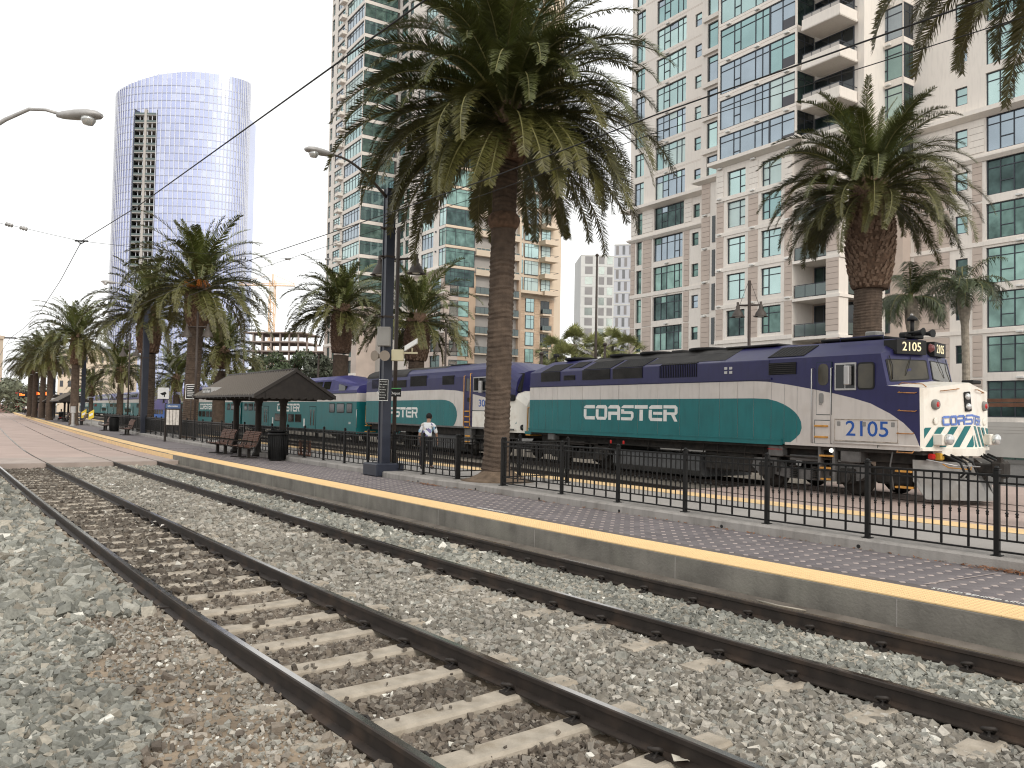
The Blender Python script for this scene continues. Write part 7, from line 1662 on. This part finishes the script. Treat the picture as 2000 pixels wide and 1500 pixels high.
# ---- overhead wires
def wire(label, pts, r=.011, nm='overhead_wire'): b = MB(); b.tube(pts, r, 5); return tag(b.build(nm, M['wire_black']), label, 'wire')
wire('thick trolley wire rising from the hanger towards the top of the big palm', [edge(s, 5.185, z) for s, z in ((-3,5.36),(1,5.36),(2.6,5.36),(6.3,5.38),(12,5.55),(17.9,5.9))], .009)
wire('trolley wire sagging from the hanger into the far distance', [gd(160,470,19.1), gd(118,548,23.5), gd(80,606,28.5), gd(48,640,32.5), gd(20,660,35.4), gd(6,682,41), gd(-3,700,48)], .009)
h_ = gd(158, 471, 19.05); t = thing('wire_hanger', 'small dark hanger joining the overhead wires at upper left', 'hanger', h_, 0); b = MB(); b.bbox(-.14,.17,-.02,.02,-.012,.02,.004); b.tube([(-.1,0,.03),(0,0,-.07),(.1,0,.0)], .014, 5); b.build('bracket', M['wire_black'], t)
t2 = gd(20, 660, 35.4); b = MB(); b.bbox(-.25,.25,-.03,.03,-.03,.03,.01); tag(b.build('wire_hanger', M['wire_black'], loc=t2), 'second, smaller wire hanger low at the left edge', 'hanger')
wire('thin span wire with insulators leading to the left edge', [h_, gd(100,458,19.1), gd(40,444,19.0), gd(-60,424,18.8)], .005, 'span_wire')
for px, py in ((18,439),(46,446)):
    p_ = gd(px, py, 19.0); b = MB(); b.lathe([(.015,-.09),(.05,-.07),(.03,-.03),(.055,0),(.03,.03),(.05,.07),(.015,.09)], (0,0,0), 10, axis='x'); tag(b.build('insulator', M['galvanised'], loc=p_, rot=(0,.25,0)), 'grey insulator on the span wire, ' + ('nearer the left edge' if px < 30 else 'nearer the hanger'), 'insulator')
wire('thin span wire running from the hanger to the navy mast', [h_, gd(330,490,21), gd(490,502,22), gd(640,508,23), gd(760,504,23.7)], .005, 'span_wire')
for px in (562, 640):
    p_ = gd(px, 506, 22.8); b = MB(); b.lathe([(.01,-.08),(.04,-.06),(.025,0),(.04,.06),(.01,.08)], (0,0,0), 8, axis='x'); tag(b.build('insulator', M['galvanised'], loc=p_), 'small insulator in mid span, ' + ('farther from the mast' if px < 600 else 'close to the mast'), 'insulator')
wire('thick trolley wire crossing in front of the big palm and the cream tower', [edge(s, 1.5, z) for s, z in ((-4,5.5),(-.2,5.53),(3.3,5.55),(6.7,5.52),(12.3,5.65),(17.1,5.79),(22,5.9),(30,5.9))], .009)
wire('thin wire hanging just below the thick one in front of the cream tower', [edge(s, 1.5, z) for s, z in ((-4,5.2),(-.2,5.28),(3.3,5.34),(6.7,5.3),(12.3,5.4),(17.1,5.5),(24,5.5))], .005, 'contact_wire')
# ---- timetable kiosk, station sign, ramp signs, posts
t = thing('timetable_case', 'brown timetable case on two legs with a blue header', 'kiosk', edge(42.6, -2.55, ZP), heading(42.6)+math.pi/2+math.radians(38))
for x in (-.5, .5): b = MB(); b.box(x-.04,x+.04,-.04,.04,0,2.05); b.build('leg', M['shelter_steel'], t)
b = MB(); b.bbox(-.46,.46,-.05,.05,.85,1.75,.01); b.build('case', M['shelter_steel'], t)
for k in range(4): b = MB(); b.box(-.42+k*.21,-.24+k*.21,.052,.058,.9,1.7); b.box(-.42+k*.21,-.24+k*.21,-.058,-.052,.9,1.7); b.build('timetable_sheet', mat('sheet_pale', (.5,.47,.43), .6, var=.2, vscale=9) if 'sheet_pale' not in M else M['sheet_pale'], t)
b = MB(); b.bbox(-.48,.48,-.05,.05,1.77,2.02,.01); b.build('header', mat('header_blue', (.06,.1,.2), .5), t); text('header_words', 'Information', .14, M['sign_white'], t, (0,.055,1.9), (math.pi/2,0,math.pi), .002); text('header_words', 'Information', .14, M['sign_white'], t, (0,-.055,1.9), (math.pi/2,0,0), .002)
t = thing('notice_sign', 'black notice sign with white frame on a thin post by the kiosk', 'sign', gd(373, 765, 44), 0); b = MB(); b.box(-.26,.26,-.01,.01,-.36,.36); b.build('panel', M['sign_black'], t); b = MB(); b.box(-.29,.29,-.005,.015,-.39,.39); b.build('frame', M['sign_white'], t)
for k in range(6): b = MB(); b.box(-.2,.2-.06*(k%3),-.014,-.01,.26-k*.1,.29-k*.1); b.build('lettering', M['sign_white'], t)
b = MB(); b.tube([(0,.05,.35),(0,.05,-2.3)], .03, 6); b.build('post', M['brown_pole'], t)
t = thing('camera_sign', 'white warning sign with a black camera drawing on the second mast', 'sign', gd(319, 768, 52.5), 0); b = MB(); b.box(-.36,.36,-.01,.01,-.36,.36); b.build('panel', M['sign_white'], t); b = MB(); b.plate([(-.2,-.02),(.12,.1),(.2,.02),(.2,-.06),(-.05,-.14)], -.016, -.01); b.plate([(.05,-.1),(.12,-.06),(.12,-.24),(.05,-.24)], -.016, -.01); b.build('camera_drawing', M['sign_black'], t, fix=True); b = MB(); b.box(-.36,.36,-.012,.012,-.4,-.36); b.build('lower_edge', M['sign_black'], t)
t = thing('station_sign', 'black and green hanging station sign beside the third mast', 'sign', gd(152, 768, 86), 0); b = MB(); b.box(-.75,.65,-.03,.03,-.45,.2); b.build('panel', M['sign_black'], t); b = MB(); b.box(-.75,.65,-.035,.035,.2,.45); b.build('top_edge', M['sign_green'], t)
for k in range(3): b = MB(); b.box(-.1-.2*k,.5,-.036,-.03,.08-k*.16,.14-k*.16); b.build('lettering', M['sign_white'], t)
t = thing('ticket_validator', 'pale grey metal post with a small head near the platform edge', 'post', edge(79, -1.08, ZP), 0); b = MB(); b.bbox(-.1,.1,-.1,.1,0,1.15,.02); b.bbox(-.18,.18,-.16,.16,0,.12,.02); b.build('column', M['galvanised'], t); b = MB(); b.bbox(-.2,.2,-.13,.13,1.15,1.75,.03); b.build('head', M['galvanised'], t)
for s_, lab in ((79.7, 'yellow and white crossing sign at the railing end'), (86.0, 'yellow and white crossing sign left of the railing gap')):
    t = thing('crossing_sign', lab, 'sign', edge(s_, -2.6, ZP), math.radians(-20)); b = MB(); b.plate([(-.3,.55),(.3,.75),(.3,1.5),(-.3,1.2)], -.02, .02); b.build('panel', M['sign_yellow'], t, fix=True); b = MB(); b.plate([(-.22,.85),(.2,1.0),(.2,1.2),(-.22,1.05)], -.026, -.02); b.build('white_band', M['sign_white'], t, fix=True); b = MB(); b.box(-.05,.05,.0,.06,0,.7); b.build('leg', M['grey_box'], t)
for s_, off, lab, wd in ((120, -2.2, 'lit departure board hanging nearer, orange text', 1.9), (150, -2.4, 'lit departure board hanging farther, orange text', 1.9)):
    px_ = 83 if s_ == 120 else 49; D_ = 118 if s_ == 120 else 138; t = thing('departure_board', lab, 'display board', gd(px_, 769 if s_ == 120 else 771, D_), 0); b = MB(); b.bbox(-wd*.56,wd*.56,-.12,.12,-.42,.42,.02); b.build('housing', M['sign_black'], t)
    for k, (x0, x1, z0, z1) in enumerate(((-.85,-.7,-.2,.25),(-.6,-.45,-.15,.2),(-.4,-.25,-.15,.1),(-.2,.0,-.15,.1),(.5,.7,-.2,.25),(.74,.9,-.2,.25))): b = MB(); b.box(x0,x1,-.135,-.12,z0,z1); b.build('lit_character', M['led_orange'], t)
    b = MB(); b.tube([(0,0,.42),(0,0,.9),(1.6,0,.95)], .05, 6); b.build('bracket', M['brown_pole'], t)
t = thing('ticket_machine', 'tall grey-brown ticket machine standing by the waiting people', 'machine', edge(150, -2.6, ZP), 0); b = MB(); b.bbox(-.55,.55,-.4,.4,0,2.1,.04); b.build('cabinet', mat('machine_brown', (.16,.12,.1), .5), t); b = MB(); b.box(-.3,.1,-.41,-.4,1.2,1.7); b.build('screen', M['sign_white'], t)
# ---- people
mat('skin', (.34,.2,.14), .6); mat('hair_black', (.012,.01,.01), .7); mat('trousers_dark', (.015,.015,.018), .8)
def skin_obj(name, verts, edges, radii, mt, parent, root=0):
    me = bpy.data.meshes.new(name); me.from_pydata(verts, edges, []); me.materials.append(mt); o = inst(name, me, parent)
    o.modifiers.new('skin', 'SKIN'); sk = me.skin_vertices[0].data if me.skin_vertices else None
    if sk is None:
        bm = bmesh.new(); bm.from_mesh(me); bm.verts.layers.skin.verify(); bm.to_mesh(me); bm.free(); sk = me.skin_vertices[0].data
    for i, r in enumerate(radii): sk[i].radius = r if hasattr(r, '__len__') else (r, r)
    sk[root].use_root = True; o.modifiers.new('smooth', 'SUBSURF').levels = 2; o.modifiers['smooth'].render_levels = 2; me.polygons.foreach_set('use_smooth', [True]*len(me.polygons)); return o
def person(label, base, rz, H, shirt, trousers, hair='hair_black', lean=0.0, pose='stand', arms=((.05,.1),(.05,.1)), low=False):
    P = thing('person', label, 'person', base, rz, None); k = H/1.75; ln = lambda y, z: (y+lean*max(0, z-.95))
    J = lambda x, y, z: (x*k, ln(y, z)*k, z*k)
    # faces +y (away from the viewer when rz = 0)
    sp = [J(0,0,.98), J(0,.0,1.12), J(0,.01,1.3), J(0,.0,1.43), J(0,.02,1.5), J(0,.04,1.56), J(0,.05,1.66)]
    LH, LK, LA, LT = (J(-.1,0,.93), J(-.13,.02,.5), J(-.15,-.02,.09), J(-.17,.13,.04)); RH, RK, RA, RT = (J(.1,0,.93), J(.13,.05,.5), J(.16,.06,.09), J(.18,.2,.04))
    if pose == 'sit': LK, LA, LT = J(-.12,.42,.95), J(-.13,.46,.5), J(-.14,.6,.46); RK, RA, RT = J(.12,.42,.95), J(.13,.46,.5), J(.14,.6,.46)
    LS, LE, LW = J(-.19,0,1.41), J(-.26,.02+arms[0][0],1.14), J(-.25,.1+arms[0][1],.9); RS, RE, RW = J(.19,0,1.41), J(.26,.02+arms[1][0],1.14), J(.25,.1+arms[1][1],.9)
    LF, RF = J(-.25,.14+arms[0][1],.8), J(.25,.14+arms[1][1],.8)
    V = sp+[LH,LK,LA,LT,RH,RK,RA,RT,LS,LE,LW,LF,RS,RE,RW,RF]; E = [(0,1),(1,2),(2,3),(3,4),(4,5),(5,6),(0,7),(7,8),(8,9),(9,10),(0,11),(11,12),(12,13),(13,14),(3,15),(15,16),(16,17),(17,18),(3,19),(19,20),(20,21),(21,22)]
    R_ = [(.13,.1),(.125,.09),(.14,.1),(.1,.08),.05,.075,.085,.085,.06,.04,.035,.085,.06,.04,.035,.05,.042,.032,.03,.05,.042,.032,.03]; R_ = [tuple(q*k for q in r) if hasattr(r, '__len__') else r*k for r in R_]
    body = skin_obj('body', V, E, R_, M['skin'], P)
    sv = sp[:4]+[LS,LE,RS,RE]; se = [(0,1),(1,2),(2,3),(3,4),(4,5),(3,6),(6,7)]; sr = [(.165,.125),(.16,.12),(.172,.128),(.12,.095),.075,.062,.075,.062]; skin_obj('shirt', sv, se, [tuple(q*k for q in r) if hasattr(r, '__len__') else r*k for r in sr], shirt, P)
    tv = [J(0,0,.99),LH,LK,LA,RH,RK,RA]; te = [(0,1),(1,2),(2,3),(0,4),(4,5),(5,6)]; skin_obj('trousers', tv, te, [(.16*k,.125*k),.108*k,.082*k,.062*k,.108*k,.082*k,.062*k], trousers, P)
    for A_, T_ in ((LA, LT), (RA, RT)): skin_obj('shoe', [tuple(np.array(A_)-np.array([0,.02,.04])*k), tuple(np.array(T_))], [(0,1)], [.052*k,.042*k], M['rubber'], P)
    hb = MB(); c = np.array(sp[6])+np.array([0,-.012,.03])*k; prof = []
    for q in range(8): a = -math.pi*.28+math.pi*.78*q/7; prof.append((.102*k*math.cos(a), .118*k*math.sin(a)))
    prof.append((0.001, .119*k)); hb.lathe(prof, tuple(c), 14); hb.build('hair', M[hair], P)
    if not low:
        for x in (-.032,.032): b = MB(); b.lathe([(0,-.008),(.01,0),(0,.008)], tuple(np.array(sp[6])+np.array([x,.085,.0])*k), 8); b.build('eye', M['sign_black'], P)
        b = MB(); q = np.array(sp[6])+np.array([0,.085,-.02])*k; b.add([q+(-.014,0,0),q+(.014,0,0),q+(0,.028,-.008),q+(0,0,.04)], [(0,1,2),(0,2,3),(1,3,2)]); b.build('nose', M['skin'], P)
        for x in (-.083,.083): b = MB(); b.lathe([(0,-.03),(.016,-.015),(.02,.01),(0,.03)], tuple(np.array(sp[6])+np.array([x,.0,-.01])*k), 8); b.build('ear', M['skin'], P)
        for wv, fv, sg in ((LW, LF, -1), (RW, RF, 1)):
            w_, f_ = np.array(wv), np.array(fv); d = (f_-w_)/np.linalg.norm(f_-w_); sd_ = np.array([0,1.0,0]); sd_ -= d*d.dot(sd_); sd_ /= np.linalg.norm(sd_)
            for q, ln_ in ((-.03,.065),(-.01,.078),(.01,.074),(.03,.058)):
                b = MB(); o = f_+sd_*q*k; b.tube([o-d*.02, o+d*ln_*.5*k, o+d*ln_*k+np.array([-sg*.014,0,0])], [.0095*k,.009*k,.007*k], 6); b.build('finger', M['skin'], P)
            b = MB(); o = w_+sd_*.035*k+d*.03*k; b.tube([o, o+sd_*.025*k+d*.035*k, o+sd_*.03*k+d*.065*k], [.011*k,.01*k,.008*k], 6); b.build('thumb', M['skin'], P)
    return P
def patterned():
    m = bpy.data.materials.new('patterned_shirt'); m.use_nodes = True; N, L = m.node_tree.nodes, m.node_tree.links; v = N.new('ShaderNodeTexVoronoi'); v.inputs['Scale'].default_value = 9; tc = N.new('ShaderNodeTexCoord'); L.new(tc.outputs['Object'], v.inputs['Vector'])
    cr_ = N.new('ShaderNodeValToRGB'); cr_.color_ramp.interpolation = 'CONSTANT'; e = cr_.color_ramp.elements; e[0].color = (.72,.74,.76,1); e[1].position = .3; e[1].color = (.3,.48,.62,1)
    for p_, c_ in ((.45,(.75,.75,.78,1)),(.6,(.2,.18,.35,1)),(.75,(.05,.06,.09,1)),(.85,(.6,.55,.5,1))): q = e.new(p_); q.color = c_
    sp_ = N.new('ShaderNodeSeparateColor'); L.new(v.outputs['Color'], sp_.inputs[0]); L.new(sp_.outputs[0], cr_.inputs[0]); L.new(cr_.outputs[0], N['Principled BSDF'].inputs['Base Color']); N['Principled BSDF'].inputs['Roughness'].default_value = .8; return m
A = gz(832, 916, ZK-.006); person('person in a white and blue patterned shirt standing behind the railing, back turned', (A[0], A[1], ZK-.006), math.radians(-8), 1.62, patterned(), M['trousers_dark'], lean=.32, arms=((.02,.02),(.16,.3)))
mat('shirt_blue', (.3,.45,.55), .8); mat('shirt_red', (.3,.03,.05), .8); mat('shirt_white', (.7,.7,.68), .8); mat('shirt_dark', (.06,.06,.07), .8)
for px, py, lab, sh, hgt in ((60, 813, 'person in a light blue shirt waiting near the far platform edge', 'shirt_blue', 1.75), (69, 812, 'person in a dark red top beside the ticket machine', 'shirt_red', 1.72), (51, 809, 'person in a white top farther along the platform', 'shirt_white', 1.75), (46, 808, 'person in dark clothes at the far end of the platform', 'shirt_dark', 1.7), (18, 803, 'distant person in pale clothes at the left edge', 'shirt_white', 1.75)):
    A = gz(px, py, ZP); person(lab, (A[0], A[1], ZP), math.radians(20 if px != 51 else 160), hgt, M[sh], M['trousers_dark'], low=True)
A = gz(119, 821, ZP); person('person in grey riding a mobility scooter on the platform', (A[0], A[1], ZP-.38), math.radians(30), 1.7, mat('shirt_grey', (.14,.14,.15), .8), M['trousers_dark'], pose='sit', low=True, lean=-.1)
t = thing('mobility_scooter', 'dark mobility scooter with red reflectors carrying the seated rider', 'scooter', (A[0], A[1], ZP), math.radians(30))
b = MB(); b.bbox(-.28,.28,-.3,.3,.42,.52,.03); b.bbox(-.26,.26,-.34,-.26,.5,.95,.03); b.build('seat', M['bin_black'], t); b = MB(); b.bbox(-.25,.25,-.45,.75,.15,.27,.03); b.build('deck', M['bin_black'], t)
for x in (-.3,.3):
    for y in (-.38,.62): b = MB(); b.lathe([(.06,-.05),(.15,-.05),(.16,0),(.15,.05),(.06,.05)], (x,y,.16), 14, axis='x'); b.build('wheel', M['rubber'], t)
b = MB(); b.tube([(0,.7,.25),(0,.6,.95)], .04, 8); b.tube([(-.28,.58,.98),(.28,.58,.98)], .025, 6); b.build('tiller', M['bin_black'], t); b = MB(); b.box(-.22,.22,-.47,-.45,.28,.36); b.build('reflector', M['lens_red'], t)
# far odds and ends
t = thing('red_trolley', 'small red front of a trolley far down the line', 'trolley', gd(36, 797, 190), 0); b = MB(); b.bbox(-1.3,1.3,0,12,.3,3.6,.15); b.build('body', mat('trolley_red', (.55,.03,.03), .4), t); b = MB(); b.box(-1.1,1.1,-.02,0,1.7,2.9); b.build('windscreen', M['dark_glass'], t)
b = MB(); b.box(-9,9,0,.3,0,2.0); tag(b.build('far_wall', mat('far_brick', (.3,.2,.17), .85), loc=gd(20, 800, 200)*np.array([1,1,0])), 'low brownish wall closing the view at the far left', 'wall')
